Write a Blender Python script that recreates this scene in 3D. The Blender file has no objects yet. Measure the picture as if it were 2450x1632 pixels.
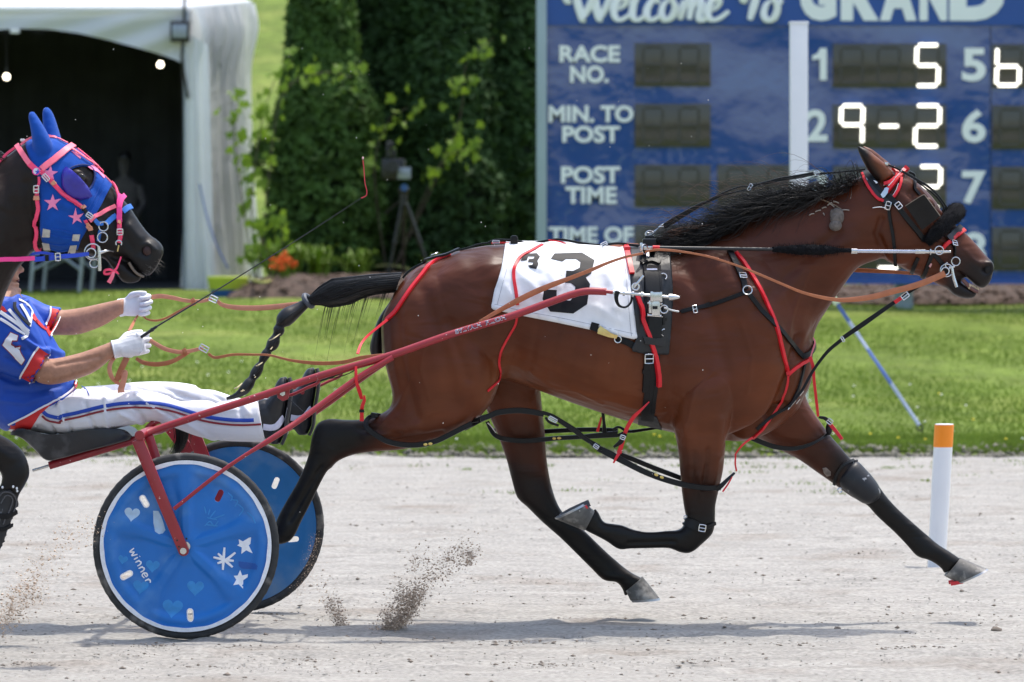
import bpy, bmesh, math, random
import numpy as np
from mathutils import Vector, Matrix
from mathutils.bvhtree import BVHTree
from mathutils.geometry import delaunay_2d_cdt

R = random.Random(7)
NR = np.random.default_rng(11)
S = bpy.context.scene
COL = S.collection

# ---------------------------------------------------------------- camera, light, exposure
F, CX, HZ, CH = 9870.0, 1225.0, 604.0, 1.5      # focal length in pixels of the 2450 px frame, horizon row, eye height
cam_d = bpy.data.cameras.new('camera')
cam_d.sensor_width = 36.0
cam_d.lens = F / 2450 * 36.0
cam_d.shift_y = -(816 - HZ) / 2450
cam_d.clip_start, cam_d.clip_end = 0.5, 4000
cam_d.dof.use_dof = True
cam_d.dof.focus_distance = 16.45
cam_d.dof.aperture_fstop = 5.0
cam = bpy.data.objects.new('camera', cam_d)
cam.location = (0, 0, CH)
cam.rotation_euler = (math.radians(90), 0, 0)
COL.objects.link(cam)
S.camera = cam

SUN = Vector((0.24, 0.20, 1.0)).normalized()     # high, a little behind the horses and to the right
world = bpy.data.worlds.new('World')
S.world = world
world.use_nodes = True
wn = world.node_tree.nodes
wl = world.node_tree.links
sky = wn.new('ShaderNodeTexSky')
sky.sky_type = 'NISHITA'
sky.sun_disc = False
sky.sun_elevation = math.asin(SUN.z)
sky.sun_rotation = math.atan2(SUN.x, SUN.y)
sky.air_density, sky.dust_density, sky.ozone_density = 1.3, 3.2, 1.0
bg = wn['Background']
bg.inputs['Strength'].default_value = 0.15
wl.new(sky.outputs[0], bg.inputs[0])
sd = bpy.data.lights.new('sun', 'SUN')
sd.energy = 2.0
sd.angle = math.radians(1.0)
sd.color = (1.0, 0.955, 0.88)
sun = bpy.data.objects.new('sun', sd)
sun.rotation_euler = (-SUN).to_track_quat('-Z', 'Y').to_euler()
sun.location = (10, 10, 40)
COL.objects.link(sun)
S.view_settings.view_transform = 'Standard'
S.view_settings.look = 'None'
S.view_settings.gamma = 1.0
S.view_settings.use_curve_mapping = False
S.view_settings.exposure = 0.90
S.render.engine = 'CYCLES'
S.cycles.use_denoising = True
S.cycles.max_bounces = 7
S.cycles.caustics_reflective = False
S.cycles.caustics_refractive = False

# ---------------------------------------------------------------- measuring helpers
def P(x, y, d):
    """The point at distance d seen at pixel (x, y) of the 2450 px photograph."""
    return Vector(((x - CX) / F * d, d, CH - (y - HZ) / F * d))

def pix(v, d=None):
    d = v[1] if d is None else d
    return (CX + v[0] * F / d, HZ + (CH - v[2]) * F / d)

CROP = dict(A=(0, 0, .34834), B=(800, 0, .34834), C=(1630, 0, .34834), D=(0, 540, .34834), E=(800, 540, .34834),
            F=(1630, 540, .34834), G=(0, 1040, .37753), H=(800, 1040, .37753), I=(1630, 1040, .37753),
            J=(0, 230, .29979), K=(1950, 330, .2551), L=(1420, 520, .35714), M=(0, 600, .2933), N=(560, 860, .2933),
            O=(220, 1040, .33159), Z=(0, 1000, .20408), Q=(840, 940, .39082), R=(380, 860, .2209), S=(560, 560, .29737),
            T=(1480, 380, .27188), U=(1250, 0, .50977), X=(400, 0, .45918), Y=(0, 0, .45929), W=(520, 620, .24229),
            V=(0, 0, 1.04078), KN=(1320, 1060, .22965), PO=(1900, 960, .29333), n=(0, 0, 1.0))

def c(k, *a):
    """Readings taken in an enlarged crop of the photograph -> photograph pixels."""
    ox, oy, s = CROP[k]
    return [(ox + a[i] * s, oy + a[i + 1] * s) for i in range(0, len(a), 2)]

def sm(a, b, x):
    t = min(1, max(0, (x - a) / (b - a)))
    return t * t * (3 - 2 * t)

def smn(a, b, x):
    t = np.clip((x - a) / (b - a), 0, 1)
    return t * t * (3 - 2 * t)

def catmull(pts, n):
    """Smooth a list of equal-length tuples or Vectors: n points per span."""
    P_ = [tuple(p) for p in pts]
    if len(P_) < 3:
        out = []
        for i in range(n + 1):
            t = i / n
            out.append(tuple(a + (b - a) * t for a, b in zip(P_[0], P_[-1])))
        return out
    E = [tuple(2 * a - b for a, b in zip(P_[0], P_[1]))] + P_ + [tuple(2 * a - b for a, b in zip(P_[-1], P_[-2]))]
    out = []
    for i in range(1, len(E) - 2):
        for j in range(n):
            t = j / n
            out.append(tuple(0.5 * (2 * p1 + (p2 - p0) * t + (2 * p0 - 5 * p1 + 4 * p2 - p3) * t * t + (3 * p1 - p0 - 3 * p2 + p3) * t ** 3)
                             for p0, p1, p2, p3 in zip(E[i - 1], E[i], E[i + 1], E[i + 2])))
    out.append(P_[-1])
    return out

def ground_h(d):
    """Height of the infield lawn at distance d (it climbs gently away from the track, then up a bank)."""
    h = 0.05 * smn(30.3, 30.7, d) + 0.93 * np.clip((d - 30.7) / 24.0, 0, 1)
    return h + np.clip(d - 62, 0, 150) * 0.15 * smn(60, 75, d)

# ---------------------------------------------------------------- mesh building
class MB:
    def __init__(s):
        s.v, s.f, s.m = [], [], []
    def add(s, v, f, mi=0):
        o = len(s.v)
        s.v += [tuple(p) for p in v]
        s.f += [tuple(i + o for i in q) for q in f]
        s.m += [mi] * len(f)
        return s
    def ring_loft(s, rings, cap=True, closed=False, mi=0):
        n = len(rings[0]); o = len(s.v)
        for r in rings:
            s.v += [tuple(p) for p in r]
        L = len(rings)
        for i in range(L if closed else L - 1):
            a, b = o + i * n, o + ((i + 1) % L) * n
            for j in range(n):
                k = (j + 1) % n
                s.f.append((a + j, a + k, b + k, b + j)); s.m.append(mi)
        if cap and not closed:
            s.f.append(tuple(o + j for j in reversed(range(n)))); s.m.append(mi)
            e = o + (L - 1) * n
            s.f.append(tuple(e + j for j in range(n))); s.m.append(mi)
        return s
    def tube(s, pts, r, n=10, cap=True, closed=False, sq=None, mi=0):
        """Round tube through pts; r a number or one per point; sq=(w, h) with up vector makes a flat bar."""
        pts = [Vector(p) for p in pts]
        L = len(pts)
        rs = r if isinstance(r, (list, tuple)) else [r] * L
        up = None; rings = []
        for i, p in enumerate(pts):
            if closed:
                t = (pts[(i + 1) % L] - pts[i - 1])
            else:
                t = pts[min(i + 1, L - 1)] - pts[max(i - 1, 0)]
            if t.length < 1e-9: t = Vector((0, 0, 1))
            t.normalize()
            if up is None:
                up = Vector((0, -1, 0)) if abs(t.y) < .9 else Vector((0, 0, 1))
            u = up - t * up.dot(t)
            if u.length < 1e-6: u = t.orthogonal()
            u.normalize(); up = u
            w = t.cross(u)
            rings.append([p + (u * math.cos(a) + w * math.sin(a)) * rs[i] for a in (2 * math.pi * j / n for j in range(n))])
        return s.ring_loft(rings, cap, closed, mi)
    def ribbon(s, pts, w, t, nrm=None, closed=False, mi=0):
        """Flat strap: w across, t thick; nrm the outward normal per point (default: towards the viewer's side)."""
        pts = [Vector(p) for p in pts]
        L = len(pts)
        ws = w if isinstance(w, (list, tuple)) else [w] * L
        rings = []
        for i, p in enumerate(pts):
            tg = (pts[(i + 1) % L] - pts[i - 1]) if closed else (pts[min(i + 1, L - 1)] - pts[max(i - 1, 0)])
            if tg.length < 1e-9: tg = Vector((1, 0, 0))
            tg.normalize()
            nn = Vector(nrm[i]) if nrm is not None else Vector((0, -1, 0))
            nn = nn - tg * nn.dot(tg)
            if nn.length < 1e-5: nn = tg.orthogonal()
            nn.normalize()
            sd_ = tg.cross(nn)
            a, b = sd_ * ws[i] / 2, nn * t / 2
            a7 = a * .86
            rings.append([p + a - b * .6, p + a + b * .35, p + a7 + b, p - a7 + b, p - a + b * .35, p - a - b * .6])
        return s.ring_loft(rings, True, closed, mi)
    def box(s, ctr, size, rot=None, mi=0):
        M = rot.to_matrix() if rot is not None else Matrix.Identity(3)
        c0 = Vector(ctr)
        v = [c0 + M @ Vector((sx * size[0] / 2, sy * size[1] / 2, sz * size[2] / 2)) for sx in (-1, 1) for sy in (-1, 1) for sz in (-1, 1)]
        return s.add(v, [(0, 1, 3, 2), (4, 6, 7, 5), (0, 4, 5, 1), (2, 3, 7, 6), (0, 2, 6, 4), (1, 5, 7, 3)], mi)
    def ball(s, ctr, r, nu=12, nv=8, rot=None, mi=0):
        if not isinstance(r, (list, tuple)): r = (r, r, r)
        M = rot if rot is not None else Matrix.Identity(3)
        c0 = Vector(ctr); v = [c0 + M @ Vector((0, 0, r[2]))]; f = []
        for i in range(1, nv):
            ph = math.pi * i / nv
            for j in range(nu):
                th = 2 * math.pi * j / nu
                v.append(c0 + M @ Vector((r[0] * math.sin(ph) * math.cos(th), r[1] * math.sin(ph) * math.sin(th), r[2] * math.cos(ph))))
        v.append(c0 - M @ Vector((0, 0, r[2])))
        for j in range(nu):
            f.append((0, 1 + j, 1 + (j + 1) % nu))
            for i in range(nv - 2):
                a = 1 + i * nu
                f.append((a + j, a + nu + j, a + nu + (j + 1) % nu, a + (j + 1) % nu))
            a = 1 + (nv - 2) * nu
            f.append((a + j, len(v) - 1, a + (j + 1) % nu))
        return s.add(v, f, mi)
    def prism(s, poly, thick, mi=0):
        """poly: world points of a flat outline in some plane; thick: vector of extrusion."""
        t = Vector(thick); n = len(poly)
        v = [Vector(p) for p in poly] + [Vector(p) + t for p in poly]
        f = [tuple(range(n)), tuple(reversed(range(n, 2 * n)))] + [(i, n + i, n + (i + 1) % n, (i + 1) % n) for i in range(n)]
        return s.add(v, f, mi)
    def torus(s, ctr, Rr, r, nrm=(0, -1, 0), n=24, k=8, a0=0, a1=2 * math.pi, squash=1.0, rot=0, mi=0):
        nv = Vector(nrm).normalized()
        u = Vector((0, 0, 1)) if abs(nv.z) < .9 else Vector((1, 0, 0))
        u = (u - nv * u.dot(nv)).normalized(); w = nv.cross(u)
        full = abs(a1 - a0 - 2 * math.pi) < 1e-6
        ang = [a0 + (a1 - a0) * i / (n if full else n - 1) for i in range(n)]
        cr, sr = math.cos(rot), math.sin(rot)
        pts = []
        for a in ang:
            x, y = Rr * math.cos(a), Rr * squash * math.sin(a)
            pts.append(Vector(ctr) + u * (x * cr - y * sr) + w * (x * sr + y * cr))
        return s.tube(pts, r, k, True, full, mi=mi)

def top_of(o):
    while o.parent: o = o.parent
    return o

def link(name, me, mats, parent=None, origin=None, smooth=True, sharp=None):
    o = bpy.data.objects.new(name, me)
    COL.objects.link(o)
    for m in (mats if isinstance(mats, (list, tuple)) else [mats]):
        me.materials.append(m)
    if parent is not None:
        base = top_of(parent).location
        me.transform(Matrix.Translation(-base))
        o.parent = parent
    elif origin is not None:
        me.transform(Matrix.Translation(-Vector(origin)))
        o.location = origin
    if smooth and len(me.polygons):
        me.polygons.foreach_set('use_smooth', [True] * len(me.polygons))
        if sharp: me.set_sharp_from_angle(angle=math.radians(sharp))
    me.update()
    return o

def build(name, mb, mats, parent=None, origin=None, smooth=True, sharp=40, bevel=0):
    me = bpy.data.meshes.new(name)
    me.from_pydata(mb.v, [], mb.f)
    if any(mb.m): me.polygons.foreach_set('material_index', mb.m)
    bm = bmesh.new(); bm.from_mesh(me)
    bmesh.ops.recalc_face_normals(bm, faces=bm.faces)
    if bevel:
        es = [e for e in bm.edges if len(e.link_faces) == 2 and e.calc_face_angle(0) > .6]
        bmesh.ops.bevel(bm, geom=es, offset=bevel, segments=2, profile=.6, affect='EDGES', clamp_overlap=True)
    bm.to_mesh(me); bm.free()
    if origin is None and parent is None:
        vs = np.array(mb.v)
        origin = ((vs[:, 0].min() + vs[:, 0].max()) / 2, (vs[:, 1].min() + vs[:, 1].max()) / 2, vs[:, 2].min())
    return link(name, me, mats, parent, origin, smooth, sharp)

def np_mesh(name, verts, faces, mats, parent=None, origin=None, smooth=False, mi=None):
    """Fast path for large arrays (faces all the same size)."""
    me = bpy.data.meshes.new(name)
    verts = np.asarray(verts, dtype=np.float32); faces = np.asarray(faces, dtype=np.int32)
    k = faces.shape[1]
    me.vertices.add(len(verts)); me.vertices.foreach_set('co', verts.ravel())
    me.loops.add(faces.size); me.loops.foreach_set('vertex_index', faces.ravel())
    me.polygons.add(len(faces))
    me.polygons.foreach_set('loop_start', np.arange(0, faces.size, k, dtype=np.int32))
    me.polygons.foreach_set('loop_total', np.full(len(faces), k, dtype=np.int32))
    if mi is not None: me.polygons.foreach_set('material_index', np.asarray(mi, dtype=np.int32))
    me.update(calc_edges=True)
    me.validate()
    return link(name, me, mats, parent, origin, smooth)

def tag(o, label=None, cat=None, group=None, kind=None):
    if label: o['label'] = label
    if cat: o['category'] = cat
    if group: o['group'] = group
    if kind: o['kind'] = kind
    return o

def thing(name, label, cat, loc, group=None):
    o = bpy.data.objects.new(name, None)
    o.empty_display_size = .1
    COL.objects.link(o)
    o.location = loc
    return tag(o, label, cat, group)

# ---------------------------------------------------------------- materials
def mat(name, col, rough=.55, metal=0.0, var=.12, scale=18.0, bump=0.0, bscale=150.0, spec=.5, sheen=0.0, coat=0.0,
        attr=None, transl=0.0, emit=None, dirt=None, stretch=None, dist=.002, grain=None, bump2=None):
    m = bpy.data.materials.new(name)
    m.use_nodes = True
    nt = m.node_tree; N = nt.nodes; Lk = nt.links
    b = N['Principled BSDF']
    b.inputs['Roughness'].default_value = rough
    b.inputs['Metallic'].default_value = metal
    b.inputs['Specular IOR Level'].default_value = spec
    b.inputs['Sheen Weight'].default_value = sheen
    b.inputs['Coat Weight'].default_value = coat
    b.inputs['Coat Roughness'].default_value = .15
    tc = N.new('ShaderNodeTexCoord')
    src = tc.outputs['Object']
    if stretch:
        mp = N.new('ShaderNodeMapping'); mp.inputs['Scale'].default_value = stretch
        Lk.new(src, mp.inputs[0]); src = mp.outputs[0]
    nz = N.new('ShaderNodeTexNoise')
    nz.inputs['Scale'].default_value = scale; nz.inputs['Detail'].default_value = 5
    Lk.new(src, nz.inputs['Vector'])
    mr = N.new('ShaderNodeMapRange')
    mr.inputs['From Min'].default_value, mr.inputs['From Max'].default_value = .25, .75
    mr.inputs['To Min'].default_value, mr.inputs['To Max'].default_value = 1 - var, 1 + var
    Lk.new(nz.outputs['Fac'], mr.inputs['Value'])
    mx = N.new('ShaderNodeVectorMath'); mx.operation = 'SCALE'
    if attr:
        at = N.new('ShaderNodeAttribute'); at.attribute_name = attr
        Lk.new(at.outputs['Color'], mx.inputs[0])
    else:
        mx.inputs[0].default_value = col[:3]
    Lk.new(mr.outputs[0], mx.inputs['Scale'])
    out = mx.outputs[0]
    if dirt:
        n2 = N.new('ShaderNodeTexNoise'); n2.inputs['Scale'].default_value = dirt[1]; n2.inputs['Detail'].default_value = 6
        Lk.new(tc.outputs['Object'], n2.inputs['Vector'])
        r2 = N.new('ShaderNodeMapRange')
        r2.inputs['From Min'].default_value, r2.inputs['From Max'].default_value = dirt[2], dirt[3]
        Lk.new(n2.outputs['Fac'], r2.inputs['Value'])
        mm = N.new('ShaderNodeMix'); mm.data_type = 'RGBA'
        Lk.new(r2.outputs[0], mm.inputs[0]); Lk.new(out, mm.inputs[6]); mm.inputs[7].default_value = (*dirt[0], 1)
        out = mm.outputs[2]
    if grain:
        n3 = N.new('ShaderNodeTexNoise'); n3.inputs['Scale'].default_value = grain[0]; n3.inputs['Detail'].default_value = 3
        m3 = N.new('ShaderNodeMapping'); m3.inputs['Scale'].default_value = grain[2]
        Lk.new(tc.outputs['Object'], m3.inputs[0]); Lk.new(m3.outputs[0], n3.inputs['Vector'])
        r3 = N.new('ShaderNodeMapRange'); r3.inputs['From Min'].default_value, r3.inputs['From Max'].default_value = .32, .68
        r3.inputs['To Min'].default_value, r3.inputs['To Max'].default_value = 1 - grain[1], 1 + grain[1]
        Lk.new(n3.outputs['Fac'], r3.inputs['Value'])
        s3 = N.new('ShaderNodeVectorMath'); s3.operation = 'SCALE'
        Lk.new(out, s3.inputs[0]); Lk.new(r3.outputs[0], s3.inputs['Scale']); out = s3.outputs[0]
    Lk.new(out, b.inputs['Base Color'])
    if bump:
        nb = N.new('ShaderNodeTexNoise'); nb.inputs['Scale'].default_value = bscale; nb.inputs['Detail'].default_value = 4
        Lk.new(src, nb.inputs['Vector'])
        bp = N.new('ShaderNodeBump'); bp.inputs['Strength'].default_value = bump; bp.inputs['Distance'].default_value = dist
        Lk.new(nb.outputs['Fac'], bp.inputs['Height']); Lk.new(bp.outputs[0], b.inputs['Normal'])
        if bump2:
            n4 = N.new('ShaderNodeTexNoise'); n4.inputs['Scale'].default_value = bump2[1]; n4.inputs['Detail'].default_value = 2
            n4.inputs['Distortion'].default_value = .6
            Lk.new(src, n4.inputs['Vector'])
            b2 = N.new('ShaderNodeBump'); b2.inputs['Strength'].default_value = bump2[0]; b2.inputs['Distance'].default_value = bump2[2]
            Lk.new(n4.outputs['Fac'], b2.inputs['Height']); Lk.new(b2.outputs[0], bp.inputs['Normal'])
    if transl:
        tb = N.new('ShaderNodeBsdfTranslucent'); Lk.new(out, tb.inputs['Color'])
        ms = N.new('ShaderNodeMixShader'); ms.inputs[0].default_value = transl
        Lk.new(b.outputs[0], ms.inputs[1]); Lk.new(tb.outputs[0], ms.inputs[2])
        Lk.new(ms.outputs[0], N['Material Output'].inputs['Surface'])
    if emit:
        b.inputs['Emission Color'].default_value = (*emit[0], 1)
        b.inputs['Emission Strength'].default_value = emit[1]
    return m

MT = dict(
    soil=mat('track_screenings', (.318, .303, .278), .9, spec=.2, var=.16, scale=2.2, bump=.5, bscale=130, stretch=(1, 3.5, 1), dist=.008,
             dirt=((.245, .215, .185), 1.3, .56, .72), grain=(46, .22, (1, 1.3, 1))),
    clod=mat('dirt_clod', (.20, .165, .135), .95, var=.35, scale=40),
    dust=mat('kicked_dirt', (.56, .43, .33), .95, var=.4, scale=60),
    soiledge=mat('edge_soil', (.16, .15, .12), .95, var=.5, scale=9, bump=.8, bscale=60, dist=.02),
    lawn=mat('lawn', (.120, .168, .030), .95, var=.26, spec=.15, scale=1.1, bump=.7, bscale=14, dist=.05, dirt=((.21, .235, .06), .55, .5, .75), stretch=(1, .4, 1), grain=(9, .22, (.5, .2, 1))),
    blade=mat('grass_blade', (.140, .21, .032), .8, var=.30, spec=.2, scale=1.7, transl=.45),
    mulch=mat('mulch', (.085, .056, .042), .95, var=.5, scale=7, bump=.9, bscale=30, dist=.04),
    chip=mat('bark_chip', (.13, .086, .063), .9, var=.5, scale=11),
    cedar=mat('cedar_foliage_lit', (.075, .145, .032), .7, var=.55, scale=3.0, transl=.3, spec=.25),  # lighter green stands in for sunlight on the leftmost cedar
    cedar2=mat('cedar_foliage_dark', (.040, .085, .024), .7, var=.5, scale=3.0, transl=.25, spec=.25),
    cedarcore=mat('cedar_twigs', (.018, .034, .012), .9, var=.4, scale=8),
    maple=mat('light_leaf', (.21, .34, .03), .5, var=.3, scale=5, transl=.5),
    bark=mat('bark', (.10, .075, .055), .9, var=.3, scale=30, bump=.5),
    vinyl=mat('white_vinyl', (.82, .84, .87), .45, var=.03, scale=2, transl=.30),
    vinylclear=mat('white_sidewall', (.90, .91, .92), .35, var=.05, scale=1.4, transl=.5, bump=.35, bscale=3.2, dist=.09),
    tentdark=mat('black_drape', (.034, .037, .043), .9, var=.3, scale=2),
    black=mat('black_plastic', (.015, .015, .017), .4, var=.2, scale=12),
    greymetal=mat('grey_metal', (.30, .34, .40), .4, metal=.5, var=.1),
    steel=mat('steel', (.62, .62, .62), .25, metal=1, var=.08, scale=60),
    brass=mat('brass', (.70, .52, .22), .3, metal=1, var=.1, scale=60),
    aluframe=mat('board_frame', (.34, .42, .47), .5, metal=.1, var=.05, scale=3),
    whitepaint=mat('white_paint', (.80, .80, .82), .35, var=.03, scale=4),
    orange=mat('orange_paint', (.95, .27, .01), .4, var=.04, scale=9),
    bluestrap=mat('blue_webbing', (.10, .17, .46), .7, var=.15, scale=60),
    hose=mat('hose', (.36, .36, .10), .5, var=.1),
    lime=mat('lime_plastic', (.42, .50, .04), .5, var=.1),
    blueplastic=mat('blue_plastic', (.03, .11, .34), .4, var=.1),
    flower=mat('orange_petal', (.95, .20, .03), .6, var=.2, transl=.3),
    dandelion=mat('yellow_petal', (.85, .66, .03), .7, var=.1),
    daisy=mat('white_petal', (.8, .8, .75), .7, var=.1),
    skin=mat('skin', (.52, .28, .19), .5, var=.12, scale=30, bump=.25, bscale=400, dist=.001),
    armskin=mat('tanned_skin', (.40, .20, .125), .55, var=.18, scale=55, bump=.35, bscale=330, dist=.0012),
)
# ================================================================ the setting
def value_noise(nx, ny, cx, cy, rng):
    """Smooth random field nx*ny with cells of cx*cy samples."""
    gx, gy = nx // cx + 3, ny // cy + 3
    g = rng.standard_normal((gx, gy))
    xi = np.arange(nx) / cx; yi = np.arange(ny) / cy
    x0 = xi.astype(int); y0 = yi.astype(int)
    fx = (xi - x0)[:, None]; fy = (yi - y0)[None, :]
    fx = fx * fx * (3 - 2 * fx); fy = fy * fy * (3 - 2 * fy)
    a = g[np.ix_(x0, y0)]; b = g[np.ix_(x0 + 1, y0)]; c_ = g[np.ix_(x0, y0 + 1)]; d = g[np.ix_(x0 + 1, y0 + 1)]
    return (a * (1 - fx) + b * fx) * (1 - fy) + (c_ * (1 - fx) + d * fx) * fy

def grid_mesh(name, xs, ys, zf, m, smooth=True):
    X, Y = np.meshgrid(xs, ys, indexing='ij')
    Z = zf(X, Y)
    v = np.stack([X, Y, Z], -1).reshape(-1, 3)
    nx, ny = len(xs), len(ys)
    i = np.arange(nx - 1)[:, None] * ny + np.arange(ny - 1)[None, :]
    f = np.stack([i, i + ny, i + ny + 1, i + 1], -1).reshape(-1, 4)
    return np_mesh(name, v, f, m, smooth=smooth)

# the land, out to the horizon
mb = MB(); mb.add([(-2500, -2500, -.08), (2500, -2500, -.08), (2500, 2500, -.08), (-2500, 2500, -.08)], [(0, 1, 2, 3)])
tag(build('ground', mb, MT['lawn'], origin=(0, 0, 0)), kind='structure')

def track_z(X, Y):
    nx, ny = X.shape
    z = .0032 * value_noise(nx, ny, 5, 2, NR) + .004 * value_noise(nx, ny, 14, 4, NR) + .0018 * value_noise(nx, ny, 2, 1, NR)
    z += .006 * value_noise(nx, ny, 60, 12, NR)
    edge = smn(14.2, 15.0, Y)
    for _ in range(170):        # hoof prints and wheel grooves
        hx, hy = R.uniform(-2.6, 2.6), 14.3 + 9 * R.random() ** 1.6
        i0, i1 = np.searchsorted(X[:, 0], (hx - .25, hx + .25)); j0, j1 = np.searchsorted(Y[0], (hy - .3, hy + .3))
        q = ((X[i0:i1, j0:j1] - hx) / .075) ** 2 + ((Y[i0:i1, j0:j1] - hy) / .06) ** 2
        z[i0:i1, j0:j1] += -.016 * np.exp(-q) + .007 * np.exp(-(np.sqrt(q) - 1.6) ** 2 * 3)
    for gy in (15.35, 15.92, 16.9, 17.6, 18.7, 20.3):
        wv = gy + .03 * np.sin(X * .9 + gy * 5)
        z += -.008 * np.exp(-((Y - wv) / .035) ** 2) + .004 * np.exp(-((Y - wv - .07) / .04) ** 2)
    return np.where(Y < 30.2, z * (.3 + .7 * edge), 0)
xs = np.concatenate([[-60, -20, -8], np.arange(-4.6, 4.6, .028), [8, 20, 60]])
ys = np.concatenate([[-12, 0, 8, 12], np.arange(13.6, 30.5, .034)])
tag(grid_mesh('track', xs, ys, track_z, MT['soil']), kind='structure')

def lawn_z(X, Y):
    return ground_h(Y) + .02 * np.sin(X * 1.3 + Y * .7) * smn(31, 34, Y) - .0 - .06 * smn(30.36, 30.28, Y) + .5 * smn(70, 120, Y) * np.sin(X * .07 + 1)
xs = np.concatenate([[-160, -80, -40, -20], np.arange(-12, 12.1, .2), [20, 40, 80, 160]])
ys = np.concatenate([np.arange(30.2, 32, .06), np.arange(32, 62, .4), np.arange(62, 215, 6)])
lawn = tag(grid_mesh('lawn', xs, ys, lawn_z, MT['lawn']), kind='structure')

# small clods and stones lying on the track
def rocks(n, xr, yr, smin, smax, flat=.6, zf=lambda x, y: 0.0):
    base = np.array([(1, 0, 0), (-.2, .9, 0), (-.8, -.6, 0), (.1, 0, .8), (.2, -.9, .1), (0, .1, -.5)], dtype=np.float32)
    fc = np.array([(0, 1, 3), (1, 2, 3), (2, 4, 3), (4, 0, 3), (1, 0, 5), (2, 1, 5), (4, 2, 5), (0, 4, 5)])
    y = yr[0] + (yr[1] - yr[0]) * NR.random(n) ** 1.3
    x = (NR.random(n) * 2 - 1) * xr
    s = smin + (smax - smin) * NR.random(n) ** 4
    a = NR.random(n) * 6.283
    b = base[None] * (1 + .35 * NR.standard_normal((n, 6, 3)))
    ca, sa = np.cos(a)[:, None], np.sin(a)[:, None]
    bx = (b[:, :, 0] * ca - b[:, :, 1] * sa) * s[:, None] + x[:, None]
    by = (b[:, :, 0] * sa + b[:, :, 1] * ca) * s[:, None] + y[:, None]
    bz = b[:, :, 2] * s[:, None] * flat + s[:, None] * .15 + zf(x, y)
    v = np.stack([bx, by, bz], -1).reshape(-1, 3)
    f = (fc[None] + (np.arange(n) * 6)[:, None, None]).reshape(-1, 3)
    return v, f
v, f = rocks(3200, 3.6, (14.3, 30), .0025, .014)
tag(np_mesh('track_clods', v, f, MT['clod']), 'small brown dirt clods scattered over the pale track', 'clods', kind='stuff')
v, f = rocks(26000, 3.7, (14.2, 30.2), .002, .007)
tag(np_mesh('track_grit', v, f, MT['soil']), 'pale grit lying over the track surface', 'grit', kind='stuff')
# flattened hoof-kicked scuffs of darker dirt
v, f = [], []
for i in range(46):
    cx_, cy_ = R.uniform(-2.2, 2.2), R.uniform(14.4, 17.2)
    n = R.randint(25, 70)
    px_ = cx_ + NR.standard_normal(n) * R.uniform(.03, .12); py_ = cy_ + NR.standard_normal(n) * .045
    vv, ff = rocks(n, 0, (0, 0), .002, .011, .5)
    vv = vv.reshape(n, 6, 3); vv[:, :, 0] += px_[:, None]; vv[:, :, 1] += py_[:, None]
    f.append(ff + sum(len(q) for q in v)); v.append(vv.reshape(-1, 3))
tag(np_mesh('track_scuffs', np.concatenate(v), np.concatenate(f), MT['clod']), 'dark crumbly scuffs left by hooves on the track', 'scuffs', kind='stuff')
# three single stones
for (x, y), s, lab in ((c('I', 1995, 1250)[0], .018, 'largest loose stone on the track near the right edge'),
                       (c('I', 990, 1237)[0], .011, 'flat dark stone on the track below the stretched foreleg'),
                       (c('H', 1580, 1245)[0], .010, 'small round stone on the track below the hind hoof')):
    d = CH * F / (y - HZ)
    mb = MB(); mb.ball(P(x, y, d) + Vector((0, 0, s * .4)), (s * 1.25, s, s * .8), 10, 7)
    mb.v = [(a + R.uniform(-.1, .1) * s, b + R.uniform(-.1, .1) * s, e + R.uniform(-.12, .12) * s) for a, b, e in mb.v]
    tag(build('stone', mb, MT['clod']), lab, 'stone', 'stones on the track')

# ragged dirt lip between track and lawn, with sparse grass in the pale margin
v, f = rocks(5200, 4.6, (30.15, 30.75), .008, .05, .7, lambda x, y: (.05 * smn(30.3, 30.7, y))[:, None])
tag(np_mesh('verge_soil', v, f, MT['soiledge']), 'crumbling dark soil lip along the lawn edge', 'soil', kind='stuff')

def blades(n, xr, yr, h0, h1, w, zf, power=1.0, clump=None):
    y = yr[0] + (yr[1] - yr[0]) * NR.random(n) ** power
    x = (NR.random(n) * 2 - 1) * (xr * y / yr[1] if xr > 0 else -xr)
    if clump is not None:
        k = NR.integers(0, len(clump), n)
        x = clump[k, 0] + NR.standard_normal(n) * clump[k, 2]; y = clump[k, 1] + NR.standard_normal(n) * clump[k, 2]
    z = zf(x, y)
    h = h0 + (h1 - h0) * NR.random(n)
    a = NR.random(n) * 6.283
    lx, ly = NR.standard_normal(n) * .45 * h, NR.standard_normal(n) * .45 * h
    ww = w * (.6 + .8 * NR.random(n))
    dx, dy = np.cos(a) * ww, np.sin(a) * ww
    v = np.empty((n, 5, 3), np.float32)
    v[:, 0] = np.stack([x - dx, y - dy, z], -1); v[:, 1] = np.stack([x + dx, y + dy, z], -1)
    v[:, 2] = np.stack([x + dx * .7 + lx * .35, y + dy * .7 + ly * .35, z + h * .6], -1)
    v[:, 3] = np.stack([x - dx * .7 + lx * .35, y - dy * .7 + ly * .35, z + h * .6], -1)
    v[:, 4] = np.stack([x + lx, y + ly, z + h], -1)
    o = (np.arange(n) * 5)[:, None]
    f = np.concatenate([np.concatenate([o, o + 1, o + 2], 1), np.concatenate([o, o + 2, o + 3], 1), np.concatenate([o + 3, o + 2, o + 4], 1)])
    return v.reshape(-1, 3), f
v1, f1 = blades(120000, 7.4, (30.45, 55), .018, .040, .005, lambda x, y: ground_h(y), 1.5)
v2, f2 = blades(26000, -4.4, (30.42, 31.6), .02, .055, .0045, lambda x, y: ground_h(y), .8)
cl = np.array([(R.uniform(-4, 4), R.choice([R.uniform(28.0, 30.2), R.uniform(29.2, 30.2), R.uniform(25, 29.5)]), R.uniform(.03, .10)) for _ in range(60)])
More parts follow.
